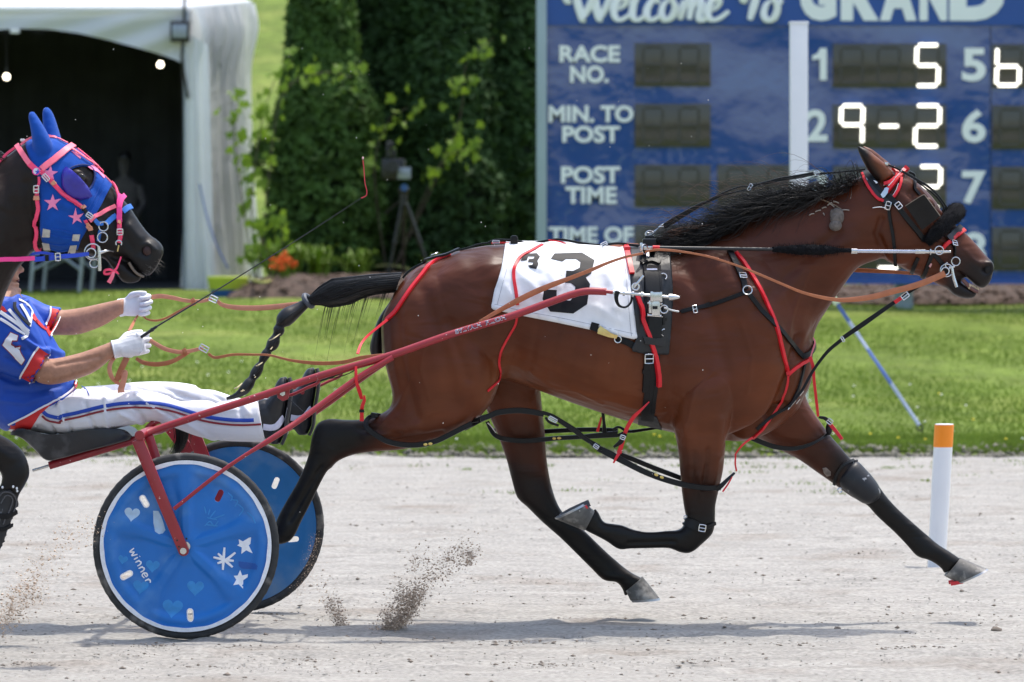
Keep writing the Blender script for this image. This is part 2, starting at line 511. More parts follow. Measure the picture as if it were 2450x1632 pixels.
v3, f3 = blades(1800, 4, (18, 30.2), .010, .028, .003, lambda x, y: 0 * x, clump=cl)
f2 = f2 + len(v1); f3 = f3 + len(v1) + len(v2)
tag(np_mesh('grass', np.concatenate([v1, v2, v3]), np.concatenate([f1, f2, f3]), MT['blade']), 'short mown grass of the infield lawn', 'grass', kind='stuff')

# dandelions and clover heads in the lawn near the verge
def dots(n, xs_, ys_, m, name, label):
    mb = MB()
    for i in range(n):
        x, y = xs_(), ys_()
        mb.ball((x, y, float(ground_h(y)) + .055), (.011, .011, .006), 6, 4)
    tag(build(name, mb, m, origin=(0, 31, 0)), label, 'wildflowers', kind='stuff')
dots(20, lambda: R.choice([R.uniform(2.4, 4.0), R.uniform(-4, 4)]), lambda: R.choice([R.uniform(30.6, 31.5), R.uniform(30.6, 36)]), MT['dandelion'], 'dandelions', 'yellow dandelions dotted in the lawn by the verge')
dots(60, lambda: R.uniform(-4, 4.4), lambda: R.uniform(30.7, 40), MT['daisy'], 'clover_flowers', 'tiny white clover heads in the lawn')

# mulch beds
def bed(x0, x1, y0, y1, h, name):
    def zf(X, Y):
        u = (X - x0) / (x1 - x0); w = (Y - y0) / (y1 - y0)
        e = np.clip(np.minimum(np.minimum(u, 1 - u) * (x1 - x0) / .6, np.minimum(w, 1 - w) * (y1 - y0) / .6), 0, 1)
        return ground_h(Y) + .015 + h * np.sqrt(e) * (1 + .12 * value_noise(*X.shape, 3, 3, NR))
    o = tag(grid_mesh(name, np.linspace(x0, x1, 60), np.linspace(y0, y1, 40), zf, MT['mulch']), kind='structure')
    n = int((x1 - x0) * (y1 - y0) * 160)
    x = x0 + (x1 - x0) * NR.random(n); y = y0 + (y1 - y0) * NR.random(n)
    vv, ff = rocks(n, 0, (0, 0), .015, .06, .35)
    vv = vv.reshape(n, 6, 3); vv[:, :, 0] += x[:, None]; vv[:, :, 1] += y[:, None]
    u = (x - x0) / (x1 - x0); w = (y - y0) / (y1 - y0)
    e = np.clip(np.minimum(np.minimum(u, 1 - u) * (x1 - x0) / .6, np.minimum(w, 1 - w) * (y1 - y0) / .6), 0, 1)
    vv[:, :, 2] += (ground_h(y) + .02 + h * np.sqrt(e))[:, None]
    return vv.reshape(-1, 3), ff
va, fa = bed(-3.65, .3, 52.6, 58.5, .20, 'mulch_bed')
vb, fb = bed(.45, 9.0, 51.2, 54.0, .14, 'mulch_bed')
tag(np_mesh('bark_chips', np.concatenate([va, vb]), np.concatenate([fa, fb + len(va)]), MT['chip']), 'brown bark chips covering the planting beds', 'mulch', kind='stuff')

# ================================================================ trees and plants
def kites(ctr, out, size, droop, rng=NR):
    """Flat leaf sprays: one kite (2 triangles) each, hanging and facing roughly outwards."""
    n = len(ctr)
    a = rng.standard_normal((n, 3)); nrm = out + .75 * a; nrm /= np.linalg.norm(nrm, axis=1)[:, None]
    ax = np.stack([rng.standard_normal(n) * .5, rng.standard_normal(n) * .5, np.full(n, -droop)], -1) + out * .5
    ax -= nrm * (ax * nrm).sum(1)[:, None]; ax /= np.linalg.norm(ax, axis=1)[:, None]
    sd_ = np.cross(nrm, ax)
    s = size * (.55 + .9 * rng.random(n))[:, None]
    v = np.stack([ctr - ax * s, ctr + sd_ * s * .42, ctr + ax * s, ctr - sd_ * s * .42], 1)
    f = np.arange(n * 4).reshape(n, 4)
    return v.reshape(-1, 3), f

def cedar(x, y, h, prof, n, label, m, lean=0.0, seed=1):
    rng = np.random.default_rng(seed)
    g = float(ground_h(y))
    t = thing('cedar_tree', label, 'cedar tree', (x, y, g), 'evergreen trees behind the camera tripod')
    mb = MB(); mb.tube([(x, y, g - .1), (x, y, g + h * .5), (x, y, g + h * .97)], [.13, .09, .02], 8)
    for i in range(14):
        z = g + h * (.06 + .9 * i / 14); a = i * 2.4
        r = np.interp((z - g) / h, prof[0], prof[1]) * .7
        mb.tube([(x, y, z), (x + math.cos(a) * r * .6, y + math.sin(a) * r * .6, z + r * .5), (x + math.cos(a) * r, y + math.sin(a) * r, z + r)], [.03, .02, .008], 5)
    build('trunk', mb, MT['bark'], t)
    tt = rng.random(n) ** 1.0
    th = rng.random(n) * 6.283
    lump = np.zeros(n)
    for k in range(60):
        lt, la, lr = rng.random(), rng.random() * 6.283, .03 + .07 * rng.random()
        da = np.abs((th - la + math.pi) % (2 * math.pi) - math.pi)
        lump += np.exp(-((tt - lt) / lr) ** 2 - (da / (.35 + .4 * rng.random())) ** 2) * (.34 * rng.random() - .10)
    rad = np.interp(tt, prof[0], prof[1]) * (.80 + np.clip(lump, -.25, .5)) * (.70 + .36 * rng.random(n) ** .45)
    ctr = np.stack([x + np.cos(th) * rad + lean * tt, y + np.sin(th) * rad, g + h * tt], -1)
    out = np.stack([np.cos(th), np.sin(th), np.full(n, .25)], -1)
    v, f = kites(ctr, out, .075, .3, rng)
    np_mesh('crown', v, f, m, t)
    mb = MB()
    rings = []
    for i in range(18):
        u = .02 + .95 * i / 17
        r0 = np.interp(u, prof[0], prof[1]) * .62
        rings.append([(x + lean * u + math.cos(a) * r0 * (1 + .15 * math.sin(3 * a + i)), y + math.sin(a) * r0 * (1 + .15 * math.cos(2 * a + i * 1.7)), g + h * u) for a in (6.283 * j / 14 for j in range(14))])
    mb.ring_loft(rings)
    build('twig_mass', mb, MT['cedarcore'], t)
    return t
k57 = 57 / F
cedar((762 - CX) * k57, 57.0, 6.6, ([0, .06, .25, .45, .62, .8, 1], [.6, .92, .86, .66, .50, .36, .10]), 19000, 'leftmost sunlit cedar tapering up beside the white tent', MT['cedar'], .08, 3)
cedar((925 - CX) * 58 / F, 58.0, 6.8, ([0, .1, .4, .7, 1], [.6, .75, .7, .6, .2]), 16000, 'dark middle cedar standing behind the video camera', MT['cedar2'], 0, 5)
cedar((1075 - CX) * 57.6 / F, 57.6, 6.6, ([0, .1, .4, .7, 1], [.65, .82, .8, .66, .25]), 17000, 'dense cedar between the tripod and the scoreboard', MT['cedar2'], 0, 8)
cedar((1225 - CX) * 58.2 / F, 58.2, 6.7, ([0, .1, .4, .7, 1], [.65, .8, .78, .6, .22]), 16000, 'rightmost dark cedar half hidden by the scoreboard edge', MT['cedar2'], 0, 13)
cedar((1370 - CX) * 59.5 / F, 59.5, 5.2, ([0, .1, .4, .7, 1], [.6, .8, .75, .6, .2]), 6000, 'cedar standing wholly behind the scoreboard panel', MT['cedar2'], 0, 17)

def leaf_mesh(name, lobes):
    v = [(0, 0, 0)]; n = len(lobes)
    for i, (a, r) in enumerate(lobes):
        a = math.radians(a)
        v.append((math.sin(a) * r, .12 * r * r * (1 if i % 2 else -1), math.cos(a) * r))
    me = bpy.data.meshes.new(name)
    me.from_pydata(v, [], [(0, i, i + 1) for i in range(1, n)] + [(0, n, 1)])
    me.materials.append(MT['maple'])
    return me
LEAF = leaf_mesh('leaf', [(180, .25), (140, .62), (110, .45), (75, .85), (45, .5), (20, .75), (0, 1.0), (-20, .75), (-45, .5), (-75, .85), (-110, .45), (-140, .62)])
def sapling(base, stems, label, per, size, seed, name='maple_sapling', cat='sapling', group=None):
    rr = random.Random(seed)
    t = thing(name, label, cat, base, group)
    mb = MB(); spots = []
    for st in stems:
        pts = [Vector(p) for p in catmull([base] + st, 6)]
        mb.tube(pts, [.008 * (1 - .8 * i / len(pts)) + .002 for i in range(len(pts))], 5)
        n0 = len(pts) // 3
        for k in range(per):
            p = pts[rr.randint(n0, len(pts) - 1)]
            spots.append(p + Vector((rr.gauss(0, .10), rr.gauss(0, .10), rr.gauss(0, .08))))
    build('stem', mb, MT['bark'], t)
    for p in spots:
        o = bpy.data.objects.new('leaf', LEAF); COL.objects.link(o)
        o.parent = t; o.location = p - Vector(base)
        s = size * rr.uniform(.6, 1.25); o.scale = (s, s, s)
        o.rotation_euler = (rr.gauss(-.5, .5), rr.uniform(-2.6, 2.6), rr.gauss(0, .7))
    return t
def X_(x, y, d): return tuple(P(*c('X', x, y)[0], d))
sapling((X_(470, 1400, 55)[0], 55, float(ground_h(55))), [[X_(440, 1100, 55), X_(480, 700, 55), X_(560, 420, 55.2), X_(660, 300, 55.2)],
        [X_(520, 1000, 55), X_(600, 500, 55), X_(800, 380, 55.2), X_(960, 400, 55.3)], [X_(400, 1100, 55), X_(350, 700, 55), X_(370, 490, 55)]],
        'young maple with pale green leaves reaching across the tent corner', 34, .105, 4)
sapling((X_(560, 1420, 54.6)[0], 54.6, float(ground_h(54.6)) + .1), [[X_(500, 1250, 54.6), X_(430, 1170, 54.6)], [X_(600, 1250, 54.6), X_(600, 1120, 54.6)],
        [X_(500, 1350, 54.6), X_(400, 1340, 54.6)]],
        'low leafy shrub at the foot of the tent corner', 26, .10, 9, 'shrub', 'shrub')
sapling((X_(1150, 1250, 56.8)[0], 56.8, float(ground_h(56.8)) + .1), [[X_(1080, 900, 56.4), X_(1150, 640, 56.3), X_(1250, 560, 56.3)], [X_(1350, 1000, 56.4), X_(1450, 820, 56.3), X_(1560, 780, 56.3)],
        [X_(1500, 700, 56.6), X_(1560, 330, 56.4), X_(1700, 200, 56.4)]],
        'tall vine with broad leaves climbing through the dark cedars', 24, .115, 21, 'climbing_vine', 'vine')

def lily(x, y, n, hgt, label, seed):
    rr = random.Random(seed); g = float(ground_h(y)) + .12
    t = thing('daylily', label, 'plant', (x, y, g), 'strap-leaved plants in the mulch bed')
    mb = MB()
    for i in range(n):
        a = rr.uniform(0, 6.28); h = hgt * rr.uniform(.6, 1.1); l = hgt * rr.uniform(.3, .8)
        b = Vector((x + rr.gauss(0, .07), y + rr.gauss(0, .07), g))
        dv = Vector((math.cos(a), math.sin(a), 0))
        mb.ribbon([b, b + dv * l * .25 + Vector((0, 0, h * .7)), b + dv * l * .7 + Vector((0, 0, h)), b + dv * l + Vector((0, 0, h * .8))], [.03, .035, .025, .006], .003, [dv * -1 + Vector((0, 0, .4))] * 4)
    build('foliage', mb, MT['maple'], t)
    return t
for i, (px_, py_, d, n, h, lab) in enumerate(((690, 600, 54.8, 60, .5, 'clump of strap leaves behind the orange flowers'), (760, 596, 55.2, 60, .48, 'clump of strap leaves in the middle of the bed'),
                                    (850, 600, 55.4, 50, .42, 'sunlit clump of strap leaves left of the tripod'), (1050, 592, 55.6, 40, .36, 'sparse strap leaves between the tripod legs'))):
    lily(P(px_, py_, d).x, d, n, h, lab, 30 + i)
# orange flowers
x, y = c('S', 385, 235)[0]
g = P(x, y, 53.9)
t = thing('flower_cluster', 'cluster of bright orange flowers in the mulch bed', 'flowers', (g.x, 53.9, float(ground_h(53.9)) + .15))
mb = MB(); st = MB()
for i in range(26):
    q = g + Vector((R.gauss(0, .075), R.gauss(0, .06), R.gauss(0, .055)))
    st.tube([(q.x, q.y, t.location.z), q], .005, 4)
    for k in range(5):
        a = k * 1.257 + R.random()
        mb.ball(q + Vector((math.cos(a) * .022, R.gauss(0, .008), math.sin(a) * .022)), (.022, .008, .014), 6, 4)
tag(build('petals', mb, MT['flower'], t), kind='stuff'); build('stem', st, MT['maple'], t)
# hose lying in a loop over the bed
pts = c('S', 130, 325, 128, 350, 170, 375, 260, 383, 400, 345, 560, 280, 700, 247, 900, 246, 1100, 262, 1250, 252, 1380, 275, 1450, 305, 1560, 330)
hp = []
for (x, y) in pts:
    d = 53.0
    for _ in range(30):
        d = float(F * (CH - (float(ground_h(d)) + .16)) / (y - HZ)) if y > HZ + 4 else 57
        d = min(57, max(52.4, d))
    hp.append(P(x, y, d))
mb = MB(); mb.tube(catmull(hp, 8), .019, 8)
tag(build('garden_hose', mb, MT['hose']), 'yellow green garden hose looped over the mulch bed', 'hose')
# lime tub on a blue base by the tent
x0, y0 = c('W', 175, 250)[0]
g = P(545, 700, 53.2)
t = thing('tub', 'lime green tub on a blue base beside the tent', 'tub', (g.x, 53.2, float(ground_h(53.2))))
zb = t.location.z
for nm, z0, z1, r0, r1, m in (('base', 0, .10, .20, .23, MT['blueplastic']), ('body', .10, .27, .24, .27, MT['lime'])):
    mb = MB(); mb.ring_loft([[(g.x + math.cos(a) * r, 53.2 + math.sin(a) * r, zb + z) for a in (6.283 * j / 24 for j in range(24))] for z, r in ((z0, r0), (z1 - .015, r1), (z1, r1 - .01))])
    build(nm, mb, m, t)

# unseen row of trees added behind the viewer for the board's gloss to mirror
v, f = [], []
o = 0
mb = MB()
for i in range(150):
    x = -90 + 180 * i / 149 + R.uniform(-1, 1); h = 4.6 + 1.5 * math.sin(i * .35) + R.uniform(-.9, 1.2)
    mb.ball((x, -72 + R.uniform(-4, 4), h * .45), (R.uniform(1.2, 2.2), 2, h * .58), 9, 7)
tag(build('reflection_trees', mb, MT['cedarcore'], origin=(0, -72, 0)), 'far line of dark trees across the track', 'trees', kind='stuff')
# ================================================================ marquee tent
DT = 56.0
gT = float(ground_h(DT))
tx0, tx1 = P(-330, 0, DT).x, P(440, 0, DT).x            # front opening
tb = P(600, 0, 60.5).x                                   # back corner of the right side
zt = P(0, 22, DT).z                                      # eave
tent = thing('marquee_tent', 'white marquee tent with a gathered side curtain and dark open front', 'tent', ((tx0 + tx1) / 2, DT, gT))
def wave_sheet(p0, p1, q0, q1, n, m, amp, fr, ph=0, nrm=Vector((0, -1, 0)), ampf=None):
    """Hanging sheet: top edge p0-p1, bottom edge q0-q1, with vertical folds."""
    v, f = [], []
    for i in range(n + 1):
        u = i / n
        for j in range(m + 1):
            w = j / m
            p = (p0.lerp(p1, u)).lerp(q0.lerp(q1, u), w)
            a = amp * (ampf(u, w) if ampf else .3 + .7 * w)
            p = p + nrm * (a * (math.sin(fr * u * 6.283 + ph + .8 * math.sin(3 * w)) + .5 * math.sin(fr * 2.3 * u * 6.283 + 1 + w)))
            v.append(p)
    for i in range(n):
        for j in range(m):
            a = i * (m + 1) + j
            f.append((a, a + m + 1, a + m + 2, a + 1))
    return MB().add(v, f)
# valance with an arched lower edge and diagonal tension folds
v, f = [], []
nx, nz = 90, 14
arch = c('Y', -720, 430, -560, 300, -300, 205, 0, 155, 120, 150, 250, 153, 400, 172, 550, 205, 700, 245, 850, 288, 930, 318, 958, 335)
ax_ = [P(x, y, DT).x for x, y in arch]; az_ = [P(x, y, DT).z for x, y in arch]
for i in range(nx + 1):
    x = tx0 + (tx1 - tx0) * i / nx
    zb = float(np.interp(x, ax_, az_))
    for j in range(nz + 1):
        w = j / nz
        z = zt + (zb - zt) * w
        u = (tx1 - x)
        fold = .030 * math.sin((z * 1.0 + (tx1 - x) * .36) * 15) * sm(0, .4, w + .2) * sm(3.6, .2, u)
        v.append((x, DT + fold - .02, z))
for i in range(nx):
    for j in range(nz):
        a = i * (nz + 1) + j; f.append((a, a + nz + 1, a + nz + 2, a + 1))
build('valance', MB().add(v, f), MT['vinyl'], tent)
# roof
mb = MB()
rz = zt + .02
pk = Vector(((tx0 + tb) / 2, DT + 4.2, zt + 2.2))
c4 = [Vector((tx0 - .05, DT - .06, rz)), Vector((tx1 + .05, DT - .06, rz)), Vector((tb + .02, DT + 4.5, zt + .38)), Vector((tb - 1.6, DT + 9, zt + .38)), Vector((tx0, DT + 9, rz))]
rings = []
for w in (0, .25, .5, .75, 1):
    rings.append([p.lerp(pk, w) - Vector((0, 0, .35 * math.sin(w * math.pi))) for p in c4])
mb.ring_loft([[p - Vector((0, 0, .05)) for p in c4]] + rings, cap=False)
build('roof', mb, MT['vinyl'], tent, sharp=25)
# corner poles
for (x, y) in ((tx0, DT), (tx1 + .03, DT), (tb - .04, 60.6), (tx0, DT + 9), (tb - 1.6, DT + 9)):
    mb = MB(); mb.tube([(x, y, float(ground_h(y)) - .05), (x, y, zt)], .04, 10)
    build('pole', mb, MT['greymetal'], tent)
# gathered side curtain: tied at the eave, spreading downwards
A0 = Vector((tx1 + .03, DT - .03, zt)); A1 = Vector((tb, 60.5, zt + .35))
B0 = Vector((tx1 + .10, DT - .05, gT + .02)); B1 = Vector((tb + .09, 60.4, float(ground_h(60.4)) + .03))
def gather(u, w):
    return .35 + 1.0 * math.exp(-((w - .08) / .10) ** 2) + .9 * w * w + .5 * (u < .25)
nrm = Vector((.8, -.6, 0))
mb = wave_sheet(A0, A1, B0, B1, 130, 60, .10, 5.6, .6, Vector((1, -.35, 0)), gather)
build('side_curtain', mb, MT['vinylclear'], tent)
mb = MB()
for a, b in (((0.02, .03), (.40, .115)), ((.40, .115), (.98, .02)), ((.40, .115), (.78, .40)), ((.80, .42), (.86, .62)), ((.05, .42), (.12, .70))):
    pts = []
    for i in range(9):
        s_ = i / 8
        u = a[0] + (b[0] - a[0]) * s_; w = a[1] + (b[1] - a[1]) * s_
        pts.append((A0.lerp(A1, u)).lerp(B0.lerp(B1, u), w) + Vector((-.03, -.12, 0)))
    mb.tube(pts, .009, 6)
build('tension_cord', mb, MT['greymetal'], tent)
mb = wave_sheet(Vector((tx1 + .02, DT - .07, zt - .3)), Vector((tx1 + .34, DT - .1, zt - .5)), Vector((tx1 + .04, DT - .10, gT)), Vector((tx1 + .42, DT - .13, gT + .01)), 26, 30, .035, 2.4, 2)
build('corner_flap', mb, MT['vinyl'], tent)
mb = MB(); mb.tube(catmull([P(*c('Y', 1040, 960)[0], DT - .25), P(*c('Y', 1075, 1120)[0], DT - .25), P(*c('Y', 1130, 1280)[0], DT - .25), P(*c('Y', 1190, 1400)[0], DT - .25)], 5), .012, 6)
build('guy_rope', mb, MT['bluestrap'], tent)
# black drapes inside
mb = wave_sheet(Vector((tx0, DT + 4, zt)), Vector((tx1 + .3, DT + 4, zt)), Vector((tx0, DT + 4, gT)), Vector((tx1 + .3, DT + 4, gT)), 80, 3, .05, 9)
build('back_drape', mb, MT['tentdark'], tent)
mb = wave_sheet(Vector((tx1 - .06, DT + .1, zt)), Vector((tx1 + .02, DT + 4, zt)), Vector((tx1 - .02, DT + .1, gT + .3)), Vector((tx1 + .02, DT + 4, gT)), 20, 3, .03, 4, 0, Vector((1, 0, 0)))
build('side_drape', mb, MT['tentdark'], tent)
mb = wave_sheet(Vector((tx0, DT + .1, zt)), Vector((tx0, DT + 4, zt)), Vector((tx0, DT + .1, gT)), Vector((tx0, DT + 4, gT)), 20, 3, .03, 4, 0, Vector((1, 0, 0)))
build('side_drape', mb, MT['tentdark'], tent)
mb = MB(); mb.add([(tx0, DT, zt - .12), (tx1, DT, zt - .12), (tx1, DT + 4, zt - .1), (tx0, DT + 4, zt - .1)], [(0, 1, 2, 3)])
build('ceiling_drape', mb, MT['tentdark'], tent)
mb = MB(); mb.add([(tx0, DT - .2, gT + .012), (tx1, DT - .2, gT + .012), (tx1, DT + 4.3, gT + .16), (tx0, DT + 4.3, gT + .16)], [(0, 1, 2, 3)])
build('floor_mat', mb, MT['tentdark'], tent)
# fixtures
p = P(*c('Y', 938, 165)[0], DT - .15)
t = thing('floodlight', 'small black floodlight fixed at the tent corner pole', 'floodlight', p)
mb = MB(); mb.box(p, (.26, .16, .28)); build('housing', mb, MT['black'], t, bevel=.02)
mb = MB(); mb.box(p + Vector((0, -.09, .0)), (.20, .02, .18)); build('lens', mb, MT['greymetal'], t, bevel=.01)
mb = MB(); mb.tube([p + Vector((.06, .05, .5)), p + Vector((.05, 0, .1)), p + Vector((.02, 0, -.35)), p + Vector((.1, .05, -.9))], .02, 6); build('bracket', mb, MT['black'], t)
bulbm = mat('bulb_glow', (.9, .85, .7), .3, emit=((1.0, .90, .68), 5))
for (x, y), lab in ((c('Y', 34, 400)[0], 'glowing round bulb hanging left inside the tent'), (c('Y', 835, 336)[0], 'glowing round bulb near the right tent corner')):
    p = P(x, y, DT + .35)
    t = thing('light_bulb', lab, 'light bulb', p, 'string lights in the tent')
    mb = MB(); mb.ball(p, .042, 16, 10); build('globe', mb, bulbm, t)
    mb = MB(); mb.tube([p + Vector((0, 0, .05)), p + Vector((0, 0, .13))], .02, 8); build('socket', mb, MT['black'], t)
    mb = MB(); mb.tube([p + Vector((0, 0, .12)), (p.x, p.y, zt - .12)], .006, 5); build('cord', mb, MT['black'], t)
p = P(*c('Y', 78, 163)[0], DT - .1)
t = thing('clip', 'small white clip at the top of the tent opening', 'clip', p)
mb = MB(); mb.box(p, (.13, .05, .06)); build('body', mb, MT['whitepaint'], t, bevel=.015)
# folding table before the tent (mostly behind the horse's head)
t = thing('folding_table', 'folding table with arched grey legs standing before the tent', 'table', (P(150, 0, 54.6).x, 54.9, float(ground_h(54.9))))
for dy, nm in ((0, 0), (.75, 1)):
    d = 54.5 + dy; g = float(ground_h(d))
    lx = [P(*c('Y', q, 1400)[0], 54.5).x + dy * .12 for q in (185, 440)]
    bx = [P(*c('Y', q, 1550)[0], 54.5).x + dy * .12 for q in (158, 412)]
    for a, b in zip(lx, bx):
        mb = MB(); mb.tube([(b, d, g), ((a * .7 + b * .3), d, g + .55), (a + .02, d, g + .74)], .026, 8); build('leg', mb, MT['greymetal'], t)
    mb = MB(); mb.tube(catmull([(lx[0] - .03, d, g + .30), (lx[0] + .22, d, g + .43), ((lx[0] + lx[1]) / 2, d, g + .47), (lx[1] - .22, d, g + .42), (lx[1] - .03, d, g + .28)], 5), .020, 8)
    build('brace', mb, MT['greymetal'], t)
mb = MB(); mb.box((P(140, 0, 54.9).x, 54.88, float(ground_h(54.9)) + .76), (1.05, .95, .035)); build('tabletop', mb, MT['black'], t, bevel=.008)
# someone seated in the dark
def figure_in_tent():
    x = P(298, 0, 58.5).x; g = gT + .1; y = 58.5
    t = thing('person', 'person in a dark cap and dull shirt sitting inside the tent', 'person', (x, y, g))
    mb = MB()
    def ring(z, rx, ry, dx=0, dy=0): return [(x + dx + rx * math.cos(a), y + dy + ry * math.sin(a), g + z) for a in (6.283 * j / 16 for j in range(16))]
    mb.ring_loft([ring(.62, .17, .12), ring(.8, .19, .13), ring(1.0, .17, .12), ring(1.2, .20, .12), ring(1.36, .22, .11), ring(1.44, .15, .09), ring(1.49, .065, .065), ring(1.54, .06, .065), ring(1.60, .075, .09), ring(1.68, .085, .105), ring(1.77, .078, .098), ring(1.83, .04, .05)])
    for s in (-1, 1):
        mb.tube([(x + s * .2, y, g + 1.36), (x + s * .28, y - .08, g + 1.1), (x + s * .2, y - .32, g + .95)], [.06, .05, .035], 10)
        mb.tube([(x + s * .1, y, g + .66), (x + s * .12, y - .42, g + .68), (x + s * .12, y - .45, g + .35), (x + s * .12, y - .46, g + .04), (x + s * .12, y - .6, g + .03)], [.1, .075, .055, .045, .04], 10)
    mb.ball((x, y - .11, g + 1.66), (.014, .022, .022), 8, 6)
    b = build('body', mb, mat('dull_shirt', (.10, .09, .095), .9, var=.2), t)
    mb = MB(); mb.ring_loft([ring(1.74, .095, .115), ring(1.80, .09, .11), ring(1.86, .05, .06)]); mb.box((x, y - .15, g + 1.745), (.14, .12, .012)); build('cap', mb, MT['black'], t)
    t2 = thing('chair', 'dark chair the person in the tent is sitting on', 'chair', (x, y, g))
    mb = MB(); mb.box((x, y, g + .55), (.44, .42, .05)); build('seat', mb, MT['black'], t2, bevel=.01)
    mb = MB(); mb.box((x, y + .22, g + .95), (.42, .03, .4)); build('backrest', mb, MT['black'], t2, bevel=.01)
    for sx in (-1, 1):
        for sy in (-1, 1):
            mb = MB(); mb.tube([(x + sx * .19, y + sy * .18, g), (x + sx * .19, y + sy * .18, g + .55)], .015, 6); build('leg', mb, MT['black'], t2)
figure_in_tent()

# ================================================================ video camera on a tripod
d = 53.4
def XP(x, y, dd=d): return P(*c('X', x, y)[0], dd)
ft = [XP(1140, 1350), XP(1400, 1340, 53.6), XP(1230, 1345, 54.2)]
hd = XP(1232, 1030)
gz = float(ground_h(d)) + .16
t = thing('tripod', 'black camera tripod standing in the mulch bed', 'tripod', (hd.x, d, gz))
for p in ft:
    mb = MB(); q = Vector((p.x, p.y, gz - .05)); mid = hd.lerp(q, .5)
    mb.tube([hd, mid], .028, 8); mb.tube([mid, q], .018, 8); mb.ball(mid, .033, 8, 6)
    build('leg', mb, MT['black'], t)
mb = MB(); mb.tube([hd - Vector((0, 0, .1)), hd + Vector((0, 0, .08))], .05, 12); mb.ball(hd + Vector((0, 0, .1)), .07, 12, 8); build('head', mb, MT['black'], t)
mb = MB(); p = XP(1236, 978); mb.tube([p + Vector((0, -.12, 0)), p + Vector((0, .1, 0))], .045, 14); build('level_knob', mb, MT['blueplastic'], t)
mb = MB(); mb.tube([hd, hd + Vector((-.25, .35, -.2))], .012, 6); build('pan_handle', mb, MT['black'], t)
t = thing('video_camera', 'black video camera with a grey screen on the tripod', 'camera', XP(1232, 960))
mb = MB(); p = XP(1195, 880); mb.box(p + Vector((-.04, .1, 0)), (.30, .5, .26)); build('body', mb, MT['black'], t, bevel=.03)
mb = MB(); mb.tube([p + Vector((-.04, -.15, .02)), p + Vector((-.04, -.42, .02))], .075, 16); build('lens', mb, MT['black'], t)
mb = MB(); p = XP(1237, 905); mb.box(p + Vector((0, -.18, 0)), (.17, .03, .15)); build('screen', mb, MT['greymetal'], t, bevel=.008)
mb = MB(); p = XP(1165, 760); mb.tube([p + Vector((-.02, .15, .02)), p + Vector((0, -.15, 0))], .05, 10); mb.box(p + Vector((.03, .02, -.09)), (.06, .2, .1)); build('viewfinder', mb, MT['black'], t, bevel=.01)
mb = MB(); p = XP(1175, 815); mb.tube(catmull([p + Vector((-.06, .3, 0)), p + Vector((-.06, .25, .13)), p + Vector((-.06, -.1, .14)), p + Vector((-.06, -.14, 0))], 5), .02, 8); build('handle', mb, MT['black'], t)

# ================================================================ scoreboard
DS = 50.4
kS = DS / F
def UP(x, y, d=DS): return P(*c('U', x, y)[0], d)
panelm = mat('board_blue_gloss', (.008, .066, .29), .05, var=.05, scale=.8, spec=1.0, coat=.8, bump=.55, bscale=.9, dist=.05)
bannerm = mat('banner_blue', (.014, .075, .33), .30, var=.04, scale=1)
glassm = mat('display_window', (.060, .054, .046), .12, var=.1, scale=3, spec=.55, bump=.35, bscale=1.1, dist=.04)  # brownish base colour carries the reflection of the pale track
letterm = mat('board_lettering', (.88, .90, .93), .4, var=.03, scale=2)
ledm = mat('lamp_segment', (.9, .88, .8), .4, emit=((1.0, .95, .84), 1.7))
offm = mat('unlit_segment', (.052, .047, .041), .5, var=.1)
gs = float(ground_h(DS))
xL, xR = UP(66, 0).x, P(3420, 0, DS).x
ztop, zbot = UP(0, -190).z, UP(0, 1310).z
board = thing('scoreboard', 'big blue racetrack scoreboard with white lettering and lit odds numbers', 'scoreboard', ((xL + xR) / 2, DS, gs))
xp0 = UP(113, 0).x
mb = MB(); mb.box(((xL + xp0) / 2, DS + .12, (ztop + gs - .2) / 2 + 0), (xp0 - xL, .42, ztop - gs + .2)); build('frame_post', mb, MT['aluframe'], board, bevel=.01)
mb = MB(); mb.box((xR + .1, DS + .12, (ztop + gs - .2) / 2), (.24, .42, ztop - gs + .2)); build('frame_post', mb, MT['aluframe'], board, bevel=.01)
for x in (xp0 + 1.6, xp0 + 4.4, xp0 + 7.5):
    mb = MB(); mb.box((x, DS + .4, (zbot + gs) / 2), (.2, .3, zbot - gs + .6)); build('support_post', mb, MT['aluframe'], board)
# panel sheets, gently buckled
def sheet(x0, x1, z0, z1, y, m, name, warp=.0, holes=()):
    nx, nz = max(2, int((x1 - x0) / .06)), max(2, int((z1 - z0) / .06))
    v, f = [], []
    for i in range(nx + 1):
        for j in range(nz + 1):
            x = x0 + (x1 - x0) * i / nx; z = z0 + (z1 - z0) * j / nz
            e = min(1, (x - x0) / .3, (x1 - x) / .3) * min(1, (z - z0) / .3, (z1 - z) / .3)
            v.append((x, y + warp * e * (math.sin(x * 2.1 + 1.3 * math.sin(z * 1.7)) + .6 * math.sin(z * 2.9 + x)), z))
    for i in range(nx):
        for j in range(nz):
            a = i * (nz + 1) + j; f.append((a, a + nz + 1, a + nz + 2, a + 1))
    return build(name, MB().add(v, f), m, board)
zb1 = UP(0, 119).z
xs_seam = UP(2197, 0).x
sheet(xp0, xs_seam - .006, zbot, zb1 - .004, DS - .004, panelm, 'panel', .006)
sheet(xs_seam + .006, xR, zbot, zb1 - .004, DS - .004, panelm, 'panel', .006)
mb = MB(); mb.box(((xp0 + xR) / 2, DS + .16, (zbot + ztop) / 2), (xR - xp0, .3, ztop - zbot)); build('cabinet', mb, MT['black'], board)
mb = MB(); mb.box(((xp0 + xR) / 2, DS - .006, (zb1 + ztop) / 2), (xR - xp0, .03, ztop - zb1)); build('banner', mb, bannerm, board)
